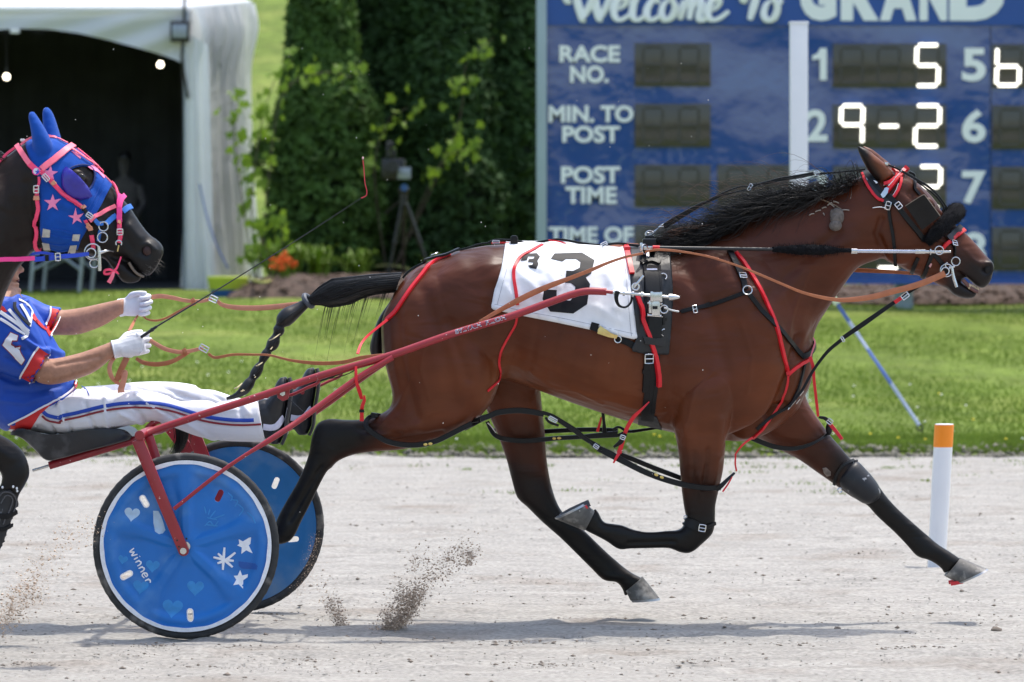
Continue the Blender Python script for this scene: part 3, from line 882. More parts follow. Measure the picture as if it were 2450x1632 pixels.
mb = MB(); mb.box(((xp0 + xR) / 2, DS - .01, zbot - .03), (xR - xp0, .05, .06)); build('bottom_trim', mb, bannerm, board)

def text_geo(s, bold=.0):
    cu = bpy.data.curves.new('t', 'FONT'); cu.body = s; cu.offset = bold; cu.resolution_u = 4
    o = bpy.data.objects.new('t', cu); COL.objects.link(o)
    dg = bpy.context.evaluated_depsgraph_get()
    me = bpy.data.meshes.new_from_object(o.evaluated_get(dg))
    v = [tuple(p.co) for p in me.vertices]; f = [tuple(p.vertices) for p in me.polygons]
    bpy.data.objects.remove(o); bpy.data.curves.remove(cu); bpy.data.meshes.remove(me)
    return v, f
def text_box(s, x0, x1, z0, z1, y, bold=.0, th=.006):
    """Lettering fitted to a rectangle of the plane Y=y, as thin raised letters."""
    v, f = text_geo(s, bold)
    a = np.array(v); mn, mxx = a.min(0), a.max(0)
    X = x0 + (a[:, 0] - mn[0]) / (mxx[0] - mn[0]) * (x1 - x0)
    Zc = z0 + (a[:, 1] - mn[1]) / (mxx[1] - mn[1]) * (z1 - z0)
    vv = [(x, y, z) for x, z in zip(X, Zc)]
    mb = MB().add(vv, f)
    edge = {}
    for q in f:
        for i in range(len(q)):
            e = (q[i], q[(i + 1) % len(q)])
            edge[e] = 1
    n = len(vv)
    bk = [(x, y + th, z) for x, _, z in vv]
    side = [(a_, b_, b_ + n, a_ + n) for (a_, b_) in edge if (b_, a_) not in edge]
    mb.v += bk; mb.f += side; mb.m += [0] * len(side)
    return mb
def caption(s, cx, y0, y1, w, bold=.035):
    """Caption centred on U-crop x=cx, between crop rows y0 (top) and y1 (bottom), crop width w."""
    a = UP(cx - w / 2, y1); b = UP(cx + w / 2, y0)
    build('lettering', text_box(s, a.x, b.x, a.z, b.z, DS - .022, bold), letterm, board, smooth=False)
caption('RACE', 316, 213, 293, 284); caption('NO.', 314, 309, 389, 180)
caption('MIN. TO', 322, 495, 575, 398); caption('POST', 322, 591, 670, 270)
caption('POST', 320, 781, 861, 278); caption('TIME', 322, 876, 956, 240)
caption('TIME OF', 322, 1064, 1142, 398); caption('DAY', 320, 1160, 1238, 200)
one = [UP(x, y, DS - .028) for x, y in ((1398, 226), (1428, 226), (1428, 376), (1396, 376), (1396, 276), (1360, 282), (1360, 262), (1384, 250))]
build('lettering', MB().prism(one, (0, .008, 0)), letterm, board, smooth=False)
for i, s in enumerate('234'):
    y = 226 + 288 * (i + 1)
    caption(s, 1382, y, y + 150, 98, .03)
for i, s in enumerate('5678'):
    y = 226 + 288 * i
    caption(s, 2118, y, y + 156, 112, .03)
for s, x0, x1 in (('G', 1300, 1472), ('R', 1493, 1672), ('A', 1676, 1848), ('N', 1862, 1992), ('D', 2003, 2262)):
    a = UP(x0, 98); b = UP(x1, -140)
    build('lettering', text_box(s, a.x, b.x, a.z, b.z, DS - .034, .07, .012), letterm, board, smooth=False)
strokes = [[(190, -25), (214, 6), (225, 2)], [(246, -80), (256, 0), (282, 88), (292, 90)], [(282, 88), (325, 10), (352, -60)], [(338, -60), (346, 30), (362, 88), (374, 88)], [(364, 88), (410, 0), (432, -80)],
           [(420, 52), (468, 32), (488, 6), (474, -10), (446, 2), (428, 48), (436, 84), (460, 95), (502, 72)], [(502, 72), (552, -40), (572, -100), (540, -60), (516, 50), (522, 88), (546, 94), (576, 72)],
           [(642, 14), (626, 0), (602, 12), (582, 52), (588, 86), (612, 94), (648, 72)], [(692, -4), (662, 22), (652, 66), (668, 94), (700, 80), (716, 36), (702, 2), (692, -4)],
           [(738, 92), (760, 2)], [(748, 50), (778, 4), (794, 12), (782, 92)], [(788, 50), (822, 4), (840, 16), (828, 86), (850, 94), (872, 72)], [(868, 58), (908, 36), (924, 8), (906, -8), (880, 16), (868, 66), (886, 94), (922, 88), (968, 54)],
           [(1020, -40), (1046, 4), (1040, -14), (1150, -70)], [(1112, -60), (1088, 20), (1066, 94)], [(1166, 2), (1142, 26), (1132, 70), (1150, 96), (1180, 84), (1196, 38), (1182, 4), (1166, 2)], [(1186, 20), (1222, 2)]]
for st in strokes:
    pts = [UP(x, y, DS - .03) + Vector((0, -.0012 * i - .0007 * strokes.index(st), 0)) for i, (x, y) in enumerate(catmull(st, 7))]
    n = len(pts)
    heavy = .085 if len(st) < 6 else .078
    ws = [heavy * (.62 + .38 * math.sin(math.pi * min(1, max(0, i / (n - 1))))) for i in range(n)]
    ws = [w * (.75 + .45 * abs((pts[min(i + 1, n - 1)] - pts[max(i - 1, 0)]).normalized().z)) for i, w in enumerate(ws)]
    mb = MB(); mb.ribbon(pts, ws, .012)
    build('lettering', mb, letterm, board)
# display windows and their bulb digits
SEG = {'a': ((.08, 1), (.92, 1)), 'b': ((1, .95), (1, .55)), 'c': ((1, .45), (1, .05)), 'd': ((.08, 0), (.92, 0)), 'e': ((0, .45), (0, .05)), 'f': ((0, .95), (0, .55)), 'g': ((.08, .5), (.92, .5))}
DIG = {'5': 'afgcd', '9': 'afbgc', '-': 'g', '2': 'abged', '6': 'fgecd', '8': 'abcdefg', '3': 'abgcd', '_': 'd'}
def digit(win, x0, x1, y0, y1, ch, m, slant=.0, name='digit'):
    mb = MB()
    W_, H_ = (x1 - x0) * .50977 * kS, (y1 - y0) * .50977 * kS
    o = UP(x0, y1, DS - (.05 if m is not offm else .036))
    for s in DIG[ch]:
        (ax, az), (bx, bz) = SEG[s]
        a = Vector((ax * W_ + az * slant * H_, 0, az * H_)); b = Vector((bx * W_ + bz * slant * H_, 0, bz * H_))
        n = max(5, int((b - a).length / .030))
        for i in range(n if m is not offm else 0):
            p = o + a.lerp(b, (i + .5) / n)
            mb.ball(p, (.0215, .012, .0215), 8, 5)
        tdir = (b - a).normalized()
        mb.ribbon([o + a + Vector((0, .006, 0)), o + b + Vector((0, .006, 0))], .036, .006)
    build(name, mb, m, win)
def window(x0, x1, y0, y1, digs, cells):
    a, b = UP(x0, y1), UP(x1, y0)
    mb = MB()
    cx_, cz_, w, h = (a.x + b.x) / 2, (a.z + b.z) / 2, b.x - a.x, b.z - a.z
    mb.box((cx_, DS - .014, cz_), (w, .03, h))
    win = build('display_window', mb, glassm, board, bevel=.004)
    for (c0, c1) in cells:
        digit(win, c0, c1, y0 + 18, y1 - 18, '8', offm, .02, 'unlit_digit')
    for (c0, c1, yy0, yy1, ch) in digs:
        digit(win, c0, c1, yy0, yy1, ch, ledm, .03)
rows = [(202, 405), (487, 690), (772, 970), (1054, 1256)]
for i, (y0, y1) in enumerate(rows):
    window(527, 882, y0, y1, [], [(565, 655), (735, 825)])
    if i > 1: window(914, 1290, y0, y1, [], [(960, 1045), (1150, 1230)])
    digs = [[(1846, 1950, 212, 402, '5')], [(1492, 1594, 496, 676, '9'), (1668, 1768, 500, 684, '-'), (1842, 1954, 496, 686, '2')], [(1858, 1958, 782, 972, '2')], [(1664, 1766, 1068, 1258, '_'), ]][i]
    window(1457, 1988, y0 + 3 + i, y1 + 4 + i, digs, [(1492, 1594), (1668, 1768), (1846, 1950)])
    window(2204, 2735, y0 + 5 + i * 2, y1 + 8 + i * 2, [[(2224, 2330, 222, 400, '6')], [], [], []][i], [(2240, 2340), (2420, 2520), (2590, 2690)])

# ================================================================ finish post with its guy strap, marker post
d = 32.2
px0, px1 = c('V', 1816, 55, 1856, 55)
x = P((px0[0] + px1[0]) / 2, 0, d).x; w = (px1[0] - px0[0]) / F * d; z1 = P(0, px0[1], d).z; g = float(ground_h(d))
t = thing('finish_post', 'tall square white post before the scoreboard', 'post', (x, d, g))
mb = MB(); mb.box((x, d, (z1 + g - .1) / 2), (w, w, z1 - g + .1)); build('shaft', mb, MT['whitepaint'], t, bevel=.006)
mb = MB(); mb.box((x, d, z1 + .006), (w + .012, w + .012, .02)); build('cap', mb, MT['whitepaint'], t, bevel=.004)
p0 = P(*c('PO', 1020, 195)[0], 31.9); p0.z = max(p0.z, float(ground_h(31.9)) + .05)
p1 = Vector((x + w / 2, d, P(0, 622, d).z))
t = thing('guy_strap', 'blue ratchet strap staked into the lawn beside the marker post', 'strap', (p0.x, p0.y, float(ground_h(31.9))))
mid = p0.lerp(p1, .62)
L_ = [p0.lerp(p1, i / 24) for i in range(25)]
tw = [Vector((.6 * math.sin(i * .22), -1, .6 * math.cos(i * .5))) for i in range(25)]
palestrap = mat('pale_webbing', (.38, .44, .58), .7, var=.15, scale=60)
for a_, b_, m_ in ((0, 6, palestrap), (6, 11, MT['bluestrap']), (11, 15, palestrap), (15, 24, MT['bluestrap'])):
    mb = MB(); mb.ribbon(L_[a_:b_ + 1], .030, .004, tw[a_:b_ + 1]); build('webbing', mb, m_, t)
mb = MB(); mb.ribbon([p0.lerp(p1, .73), p0.lerp(p1, .79)], .05, .02); build('ratchet', mb, mat('pale_plastic', (.62, .70, .45), .5), t)
hk = P(*c('PO', 1025, 215)[0], 31.9)
mb = MB(); mb.torus(hk, .022, .006, (0, -1, .2), 18, 6); mb.tube([hk + Vector((.015, 0, -.02)), P(*c('PO', 1055, 285)[0], 31.9), P(*c('PO', 1100, 270)[0], 31.9)], .006, 6); build('hook', mb, MT['black'], t)
d = 19.75
a0, a1, b0, b1 = c('PO', 1147, 185, 1302, 200, 1085, 1355, 1225, 1360)
xt, xb = P((a0[0] + a1[0]) / 2, 0, d).x, P((b0[0] + b1[0]) / 2 + 2, 0, d).x
r0 = (a1[0] - a0[0]) / 2 / F * d; ztp = P(0, a1[1] - 3, d).z
t = thing('marker_post', 'white marker post with an orange top band beside the track', 'marker post', (xb, d, 0))
def cyl(zs, rr, n=32):
    return [[(xb + (xt - xb) * z / ztp + r * math.cos(a), d + r * math.sin(a), z) for a in (6.283185 * j / n for j in range(n))] for z, r in zip(zs, rr)]
zo = P(0, c('PO', 1220, 372)[0][1], d).z
mb = MB(); mb.ring_loft(cyl((-.03, zo), (r0 * .95, r0))); build('tube', mb, MT['whitepaint'], t)
mb = MB(); mb.ring_loft(cyl((zo - .004, zo, ztp - .002), (r0 * .9, r0 + .001, r0 + .001))); build('orange_band', mb, MT['orange'], t)
mb = MB(); mb.ring_loft(cyl((ztp - .003, ztp + .002, ztp + .003), (r0 * .97, r0 * .97, r0 * .9))); build('cap', mb, MT['whitepaint'], t)
# ================================================================ horses
SKEW = 0.0
def sect(a, b, w, d, n=20, e=2.2):
    """Cross-section of a limb or trunk: a and b are opposite outline points (pixels), w its half width in metres."""
    A, B = P(a[0], a[1], d), P(b[0], b[1], d)
    ctr = (A + B) / 2; u = (A - B) / 2
    out = []
    for i in range(n):
        t = 2 * math.pi * i / n
        cu, su = math.cos(t), math.sin(t)
        out.append(ctr + u * (abs(cu) ** (2 / e) * (1 if cu >= 0 else -1)) + Vector((0, w * abs(su) ** (2 / e) * (1 if su >= 0 else -1), 0)))
    return out

def limb(mb, secs, d, n=20, e=2.2, sub=4):
    """secs: (ax, ay, bx, by, half width[, depth shift]) along the limb."""
    full = [tuple(s) if len(s) == 6 else tuple(s) + (0.0,) for s in secs]
    sp = catmull(full, sub)
    mb.ring_loft([sect(s[0:2], s[2:4], max(.004, s[4]), d + s[5], n, e) for s in sp])

def voxelise(name, mb, vox, smooth=2, fac=.5):
    """Union of all the closed pieces of mb as one continuous skin."""
    me = bpy.data.meshes.new(name); me.from_pydata(mb.v, [], mb.f)
    bm = bmesh.new(); bm.from_mesh(me); bmesh.ops.recalc_face_normals(bm, faces=bm.faces); bm.to_mesh(me); bm.free()
    o = bpy.data.objects.new(name, me); COL.objects.link(o)
    m = o.modifiers.new('r', 'REMESH'); m.mode = 'VOXEL'; m.voxel_size = vox; m.use_smooth_shade = True
    if smooth:
        s = o.modifiers.new('s', 'SMOOTH'); s.iterations = smooth; s.factor = fac
    dg = bpy.context.evaluated_depsgraph_get()
    out = bpy.data.meshes.new_from_object(o.evaluated_get(dg))
    bpy.data.objects.remove(o); bpy.data.meshes.remove(me)
    n = len(out.vertices)
    V = np.empty(n * 3, np.float32); out.vertices.foreach_get('co', V); V = V.reshape(-1, 3).astype(np.float64)
    return out, V

def vnormals(me):
    n = len(me.vertices); a = np.empty(n * 3, np.float32)
    me.vertices.foreach_get('normal', a)
    return a.reshape(-1, 3).astype(np.float64)

def seg_dist(px, py, pts):
    """Distance in pixels from every vertex to a polyline."""
    best = np.full(px.shape, 1e9)
    for (x0, y0), (x1, y1) in zip(pts[:-1], pts[1:]):
        dx, dy = x1 - x0, y1 - y0
        L = dx * dx + dy * dy + 1e-9
        t = np.clip(((px - x0) * dx + (py - y0) * dy) / L, 0, 1)
        best = np.minimum(best, np.hypot(px - x0 - t * dx, py - y0 - t * dy))
    if len(pts) == 1:
        best = np.hypot(px - pts[0][0], py - pts[0][1])
    return best

def sculpt(me, V, strokes, dmid, smooth_dir=True):
    """Raise or sink the skin along strokes: (points, width px, metres, side) side -1 near, 1 far, 0 both."""
    Nn = vnormals(me)
    px = CX + V[:, 0] * F / dmid; py = HZ + (CH - V[:, 2]) * F / dmid
    D = np.zeros(len(V))
    for pts, w, h, side in strokes:
        g = 1.9 * h * np.exp(-(seg_dist(px, py, pts) / w) ** 2)
        if side < 0: g *= smn(.02, -.06, V[:, 1] - dmid)
        if side > 0: g *= smn(-.02, .06, V[:, 1] - dmid)
        D += g
    V = V + Nn * D[:, None]
    me.vertices.foreach_set('co', V.astype(np.float32).ravel()); me.update()
    return V

class Skin:
    """A finished body surface that tack and clothes are laid on."""
    def __init__(s, me, V):
        s.me, s.V = me, V
        s.N = vnormals(me)
        s.polys = [tuple(p.vertices) for p in me.polygons]
        s.bvh = BVHTree.FromPolygons([tuple(v) for v in V], s.polys)
    def hit(s, x, y, far=False):
        o = Vector((0, 0, CH)); dr = (P(x, y, 16.0) - o).normalized()
        r = s.bvh.ray_cast(o, dr)
        if far and r[0] is not None:
            o2 = o + dr * 40
            r = s.bvh.ray_cast(o2, -dr)
        return r[0], r[1]
    def lay(s, pts, d=None, off=.008, n=6, far=False, raw=False):
        """Smooth pixel polyline laid on the skin -> points, normals (where the ray misses the depth is interpolated).
        pts may carry a third number: an explicit distance."""
        q = catmull(pts, n) if not raw else pts
        res = []
        for p in q:
            loc = None
            if len(p) > 2 and p[2] > 0: res.append((P(p[0], p[1], p[2]), Vector((0, -1, 0)))); continue
            loc, nn = s.hit(p[0], p[1], far)
            if loc is None: res.append(None)
            else: res.append((loc + nn * off, nn))
        ok = [i for i, r in enumerate(res) if r is not None]
        for i, r in enumerate(res):
            if r is None:
                a = max([k for k in ok if k < i], default=None); b = min([k for k in ok if k > i], default=None)
                if a is None and b is None: dd = d or 16.3
                elif a is None: dd = res[b][0].y
                elif b is None: dd = res[a][0].y
                else: dd = res[a][0].y + (res[b][0].y - res[a][0].y) * (i - a) / (b - a)
                nn = res[a][1] if a is not None else (res[b][1] if b is not None else Vector((0, -1, 0)))
                res[i] = (P(q[i][0], q[i][1], dd), nn)
        return [r[0] for r in res], [r[1] for r in res]
    def near(s, p, off=.0):
        loc, nn, i, dd = s.bvh.find_nearest(p)
        return loc + nn * off, nn
    def strap(s, name, m, pts, w, parent, t=.004, off=.005, n=6, d=None, far=False, smooth_y=2):
        """Strap w pixels wide along pts."""
        p, nn = s.lay(pts, d, off, n, far)
        ys = [q.y for q in p]
        for _ in range(smooth_y):
            ys = [ys[0]] + [(ys[i - 1] + 2 * ys[i] + ys[i + 1]) / 4 for i in range(1, len(ys) - 1)] + [ys[-1]]
        p = [Vector((q.x * y / q.y, y, CH + (q.z - CH) * y / q.y)) for q, y in zip(p, ys)]
        mb = MB(); mb.ribbon(p, w / F * 16.3, t, nn)
        return build(name, mb, m, parent)
    def patch(s, name, m, poly, parent, off=.006, t=.003, step=6, d=None, far=False, bump=None):
        """Cloth or plate with outline poly (pixels) lying on the skin."""
        mb = s.patch_mb(poly, off, t, step, d, far, bump)
        return build(name, mb, m, parent, sharp=50)
    def patch_mb(s, poly, off=.006, t=.003, step=6, d=None, far=False, bump=None):
        pv, pf, edge = cdt_patch(poly, step)
        n = len(pv)
        pts, nrm = s.lay([tuple(p) for p in pv], d, off, far=far, raw=True)
        if bump: pts = [q + nn * bump(x, y) for q, nn, (x, y) in zip(pts, nrm, pv)]
        bk = [q - nn * t for q, nn in zip(pts, nrm)]
        f = [tuple(q) for q in pf] + [tuple(reversed([i + n for i in q])) for q in pf] + [(a, b, b + n, a + n) for a, b in edge]
        return MB().add(pts + bk, f)
    def shell(s, name, m, poly, dmid, parent, off=.006, holes=(), side=0, relax=True):
        """Fitted cover over both sides: the skin's own faces inside a side-view outline, lifted off by off metres."""
        V = s.V
        px = CX + V[:, 0] * F / dmid; py = HZ + (CH - V[:, 2]) * F / dmid
        ins = inside(px, py, poly)
        for h in holes: ins &= ~inside(px, py, h)
        if side < 0: ins &= V[:, 1] < dmid + .02
        if side > 0: ins &= V[:, 1] > dmid
        keep = [q for q in s.polys if sum(ins[i] for i in q) >= 3 or (len(q) == 3 and sum(ins[i] for i in q) >= 2)]
        idx = {}; vs = []; fs = []
        for q in keep:
            for i in q:
                if i not in idx: idx[i] = len(vs); vs.append(i)
            fs.append(tuple(idx[i] for i in q))
        cnt = {}
        for q in fs:
            for i in range(len(q)):
                e = (q[i], q[(i + 1) % len(q)]); cnt[e] = 1
        bnd = [(a, b) for (a, b) in cnt if (b, a) not in cnt]
        bset = {a for e in bnd for a in e}
        pos = [Vector(V[i] + s.N[i] * off) for i in vs]
        inn = [Vector(V[i] + s.N[i] * (off - .004)) for i in vs]
        edges = [(poly[i], poly[(i + 1) % len(poly)]) for i in range(len(poly))] + [(h[i], h[(i + 1) % len(h)]) for h in holes for i in range(len(h))]
        for k in bset:
            x, y = px[vs[k]], py[vs[k]]
            best, bp = 1e9, None
            for (x0, y0), (x1, y1) in edges:
                dx, dy = x1 - x0, y1 - y0
                t = min(1, max(0, ((x - x0) * dx + (y - y0) * dy) / (dx * dx + dy * dy + 1e-9)))
                qx, qy = x0 + t * dx, y0 + t * dy
                dd = math.hypot(x - qx, y - qy)
                if dd < best: best, bp = dd, (qx, qy)
            if best < 9:
                mv = Vector(((bp[0] - x) / F * dmid, 0, -(bp[1] - y) / F * dmid))
                nn = Vector(s.N[vs[k]]); mv -= nn * mv.dot(nn) * .8
                pos[k] += mv; inn[k] += mv
        n = len(vs)
        f = fs + [(b, a, a + n, b + n) for a, b in bnd]
        mb = MB().add(pos + inn, f)
        me = bpy.data.meshes.new(name); me.from_pydata(mb.v, [], mb.f)
        return link(name, me, m, parent)

def inside(px, py, poly):
    r = np.zeros(px.shape, bool)
    n = len(poly); j = n - 1
    for i in range(n):
        xi, yi = poly[i]; xj, yj = poly[j]
        cnd = ((yi > py) != (yj > py)) & (px < (xj - xi) * (py - yi) / (yj - yi + 1e-12) + xi)
        r ^= cnd; j = i
    return r

def cdt_patch(poly, step):
    """Triangulate a pixel outline with inner points about step apart."""
    out = []
    for i in range(len(poly)):
        a, b = poly[i], poly[(i + 1) % len(poly)]
        n = max(1, int(math.hypot(b[0] - a[0], b[1] - a[1]) / step))
        out += [(a[0] + (b[0] - a[0]) * k / n, a[1] + (b[1] - a[1]) * k / n) for k in range(n)]
    n = len(out)
    xs = np.arange(min(p[0] for p in out) + step * .5, max(p[0] for p in out), step)
    ys = np.arange(min(p[1] for p in out) + step * .5, max(p[1] for p in out), step)
    X, Y = [a.ravel() for a in np.meshgrid(xs, ys)]
    k = inside(X, Y, out) & (seg_dist(X, Y, out + [out[0]]) > step * .45)
    pts = out + list(zip(X[k], Y[k]))
    r = delaunay_2d_cdt([Vector(p) for p in pts], [(i, (i + 1) % n) for i in range(n)], [], 1, 1e-5)
    pv = [(v[0], v[1]) for v in r[0]]; pf = r[2]
    cnt = {}
    for q in pf:
        for i in range(len(q)): cnt[(q[i], q[(i + 1) % len(q)])] = 1
    edge = [(b, a) for (a, b) in cnt if (b, a) not in cnt]
    return pv, pf, edge

def paint(me, V, base, layers, dmid):
    """Coat colours as a colour attribute: layers of (polyline px, radius px, softness px, colour, side, amount)."""
    px = CX + V[:, 0] * F / dmid; py = HZ + (CH - V[:, 2]) * F / dmid
    C_ = np.tile(np.array(base), (len(V), 1))
    for pts, r, soft, col, side, am in layers:
        k = 1 - smn(r - soft, r + soft, seg_dist(px, py, pts))
        if side < 0: k = k * smn(.03, -.03, V[:, 1] - dmid)
        if side > 0: k = k * smn(-.03, .03, V[:, 1] - dmid)
        k = k * am
        C_ = C_ * (1 - k[:, None]) + np.array(col) * k[:, None]
    a = me.color_attributes.new('coat', 'FLOAT_COLOR', 'POINT')
    a.data.foreach_set('color', np.concatenate([C_, np.ones((len(V), 1))], 1).astype(np.float32).ravel())

coatm = mat('bay_coat', (.1, .03, .02), .43, var=.24, scale=7, bump=.25, bscale=420, spec=.24, sheen=0.0, attr='coat', stretch=(.5, 1, 1.2), dist=.0012, bump2=(.55, 9, .022))
hairm = mat('black_hair', (.008, .007, .007), .42, var=.3, scale=30, spec=.5)
hairbrown = mat('brown_hair', (.10, .045, .025), .45, var=.3, scale=30, spec=.5)
hoofm = mat('hoof_horn', (.10, .095, .088), .6, var=.5, scale=26, bump=.4, bscale=90, dirt=((.34, .32, .29), 22, .5, .7))
shoem = mat('horseshoe', (.35, .36, .38), .35, metal=.8, var=.2)
redpad = mat('red_pad', (.55, .02, .03), .45, var=.1)
toothm = mat('teeth', (.55, .42, .25), .35, var=.25, scale=40)
gumm = mat('gum', (.14, .06, .05), .4, var=.2)

BAY = 16.6
def bay_geometry():
    d = BAY
    mb = MB()
    # trunk
    limb(mb, [(950, 690, 918, 752, .07), (985, 648, 935, 850, .16), (1040, 619, 1010, 900, .235), (1100, 601, 1110, 905, .275), (1160, 588, 1190, 905, .285), (1230, 584, 1240, 916, .29),
              (1320, 585, 1335, 952, .305), (1420, 590, 1425, 983, .31), (1510, 598, 1515, 1012, .30), (1600, 592, 1605, 1034, .27), (1680, 577, 1690, 1050, .245), (1750, 545, 1780, 1056, .235), (1810, 560, 1850, 1030, .215), (1870, 620, 1905, 985, .17), (1905, 700, 1932, 930, .09)], d, 28, 2.25)
    # neck
    limb(mb, [(1600, 640, 1830, 1020, .19), (1690, 572, 1905, 975, .195), (1765, 527, 1941, 915, .17), (1830, 497, 1945, 845, .145), (1890, 477, 1952, 790, .122), (1950, 464, 1984, 735, .105), (2010, 444, 2013, 692, .095), (2062, 421, 2052, 642, .092), (2108, 404, 2100, 622, .095)], d, 24, 2.1)
    # head
    K = lambda *a: tuple(v for p in c('K', *a) for v in p)
    def k(ax, ay, bx, by, w): return K(ax, ay, bx, by) + (w,)
    limb(mb, [k(640, 292, 540, 1150, .092), k(730, 285, 620, 1135, .10), k(820, 312, 690, 1150, .108), k(890, 360, 770, 1192, .112), k(970, 425, 850, 1240, .108), k(1050, 500, 930, 1280, .098), k(1130, 590, 1020, 1312, .086), k(1220, 705, 1090, 1340, .073), k(1310, 800, 1160, 1365, .064), k(1400, 880, 1240, 1350, .058), k(1480, 960, 1330, 1320, .055), k(1550, 1040, 1420, 1340, .056), k(1612, 1112, 1500, 1385, .055), k(1665, 1160, 1570, 1412, .047), k(1690, 1215, 1628, 1375, .030)], d, 22, 2.15)
    # lower jaw and chin
    limb(mb, [k(1100, 1220, 1090, 1345, .05), k(1200, 1235, 1180, 1388, .047), k(1275, 1282, 1245, 1420, .042), k(1340, 1332, 1296, 1470, .040), k(1408, 1378, 1370, 1500, .038), k(1468, 1420, 1440, 1508, .034), k(1520, 1448, 1492, 1498, .022)], d, 16)
    # nostril rim, eye bulge, cheek
    for s in (-1, 1):
        mb.ball(P(*c('K', 1622, 1225)[0], d) + Vector((0, s * .043, 0)), (.024, .02, .034), 14, 10)
        mb.ball(P(*c('K', 1010, 640)[0], d) + Vector((0, s * .092, 0)), (.040, .026, .034), 14, 10)
        mb.ball(P(*c('K', 800, 900)[0], d) + Vector((0, s * .055, 0)), (.105, .05, .125), 16, 12)
    # ears
    for s, dx in ((-1, 0), (1, 45)):
        e = [(600 + dx, 430, 745 + dx, 345, .034, s * .055), (500 + dx, 310, 668 + dx, 250, .036, s * .07), (445 + dx, 215, 575 + dx, 172, .030, s * .075), (408 + dx, 135, 492 + dx, 108, .02, s * .075), (391 + dx, 80, 415 + dx, 74, .007, s * .075)]
        limb(mb, [K(a, b, g, h) + (w, dd) for a, b, g, h, w, dd in e], d, 16, 2)
    # near hind leg
    limb(mb, [(1110, 620, 1000, 640, .05, -.10), (1150, 690, 960, 690, .10, -.13), (1185, 780, 916, 755, .13, -.14), (1200, 860, 914, 830, .14, -.145), (1188, 912, 926, 892, .135, -.145), (1160, 962, 938, 940, .115, -.145), (1128, 1008, 934, 972, .098, -.15), (1085, 1036, 915, 988, .084, -.15), (1030, 1055, 890, 998, .068, -.15), (967, 1075, 858, 1004, .055, -.15), (905, 1080, 822, 1004, .047, -.15), (852, 1087, 786, 1002, .045, -.15), (812, 1102, 759, 1014, .046, -.15), (793, 1120, 746, 1045, .042, -.15),
              (783, 1128, 737, 1092, .036, -.15), (766, 1158, 713, 1150, .032, -.15), (744, 1204, 684, 1200, .028, -.15), (722, 1246, 664, 1238, .033, -.15), (706, 1280, 655, 1262, .035, -.15), (688, 1298, 644, 1262, .032, -.15), (655, 1304, 628, 1258, .029, -.15), (622, 1302, 608, 1252, .03, -.15)], d)
    # far hind leg
    limb(mb, [(1270, 800, 1080, 800, .12, .15), (1290, 880, 1120, 880, .12, .16), (1294, 940, 1150, 950, .11, .165), (1298, 985, 1172, 1000, .092, .165), (1304, 1035, 1192, 1045, .074, .165), (1308, 1095, 1211, 1098, .058, .165), (1317, 1150, 1224, 1148, .05, .165), (1330, 1195, 1237, 1190, .046, .165), (1347, 1226, 1262, 1214, .042, .165), (1374, 1249, 1296, 1248, .036, .165), (1404, 1275, 1338, 1285, .030, .165), (1442, 1312, 1378, 1324, .027, .165), (1480, 1346, 1414, 1360, .029, .165), (1508, 1368, 1444, 1388, .034, .165), (1532, 1381, 1474, 1393, .029, .165), (1544, 1388, 1490, 1412, .03, .165), (1548, 1394, 1493, 1428, .028, .165)], d)
    # near foreleg, folded
    limb(mb, [(1800, 800, 1680, 850, .05, -.10), (1772, 890, 1610, 935, .11, -.125), (1752, 980, 1604, 1000, .105, -.145), (1741, 1035, 1616, 1045, .084, -.15), (1734, 1075, 1623, 1085, .073, -.155), (1731, 1120, 1627, 1128, .064, -.155), (1721, 1168, 1631, 1176, .053, -.155), (1712, 1210, 1637, 1218, .046, -.155), (1711, 1247, 1641, 1238, .046, -.155), (1705, 1276, 1637, 1250, .046, -.155), (1682, 1300, 1632, 1262, .045, -.155), (1654, 1322, 1624, 1267, .042, -.155), (1628, 1322, 1613, 1269, .037, -.155),
              (1600, 1312, 1598, 1270, .029, -.155), (1550, 1312, 1551, 1273, .025, -.155), (1508, 1313, 1516, 1267, .028, -.155), (1480, 1314, 1487, 1256, .034, -.155), (1452, 1296, 1464, 1253, .030, -.155), (1424, 1281, 1444, 1248, .029, -.155), (1402, 1270, 1432, 1226, .032, -.155), (1396, 1262, 1424, 1216, .03, -.155)], d)
    # far foreleg, stretched
    limb(mb, [(1880, 740, 1740, 860, .05, .08), (1900, 830, 1720, 960, .11, .11), (1922, 905, 1755, 1010, .105, .13), (1932, 960, 1795, 1036, .09, .14), (1982, 1035, 1852, 1070, .07, .15), (2012, 1070, 1905, 1096, .06, .15), (2040, 1103, 1950, 1127, .052, .15), (2072, 1127, 1997, 1160, .046, .15), (2103, 1163, 2036, 1188, .045, .15), (2122, 1189, 2072, 1207, .039, .15), (2148, 1217, 2100, 1237, .031, .15), (2183, 1249, 2139, 1273, .027, .15), (2222, 1283, 2170, 1305, .029, .15), (2246, 1303, 2194, 1331, .034, .15), (2276, 1322, 2226, 1342, .030, .15), (2299, 1338, 2253, 1361, .03, .15), (2302, 1342, 2257, 1374, .028, .15)], d)
    me, V = voxelise('bay', mb, .0072, 3, .5)
    E = []
    near = -1
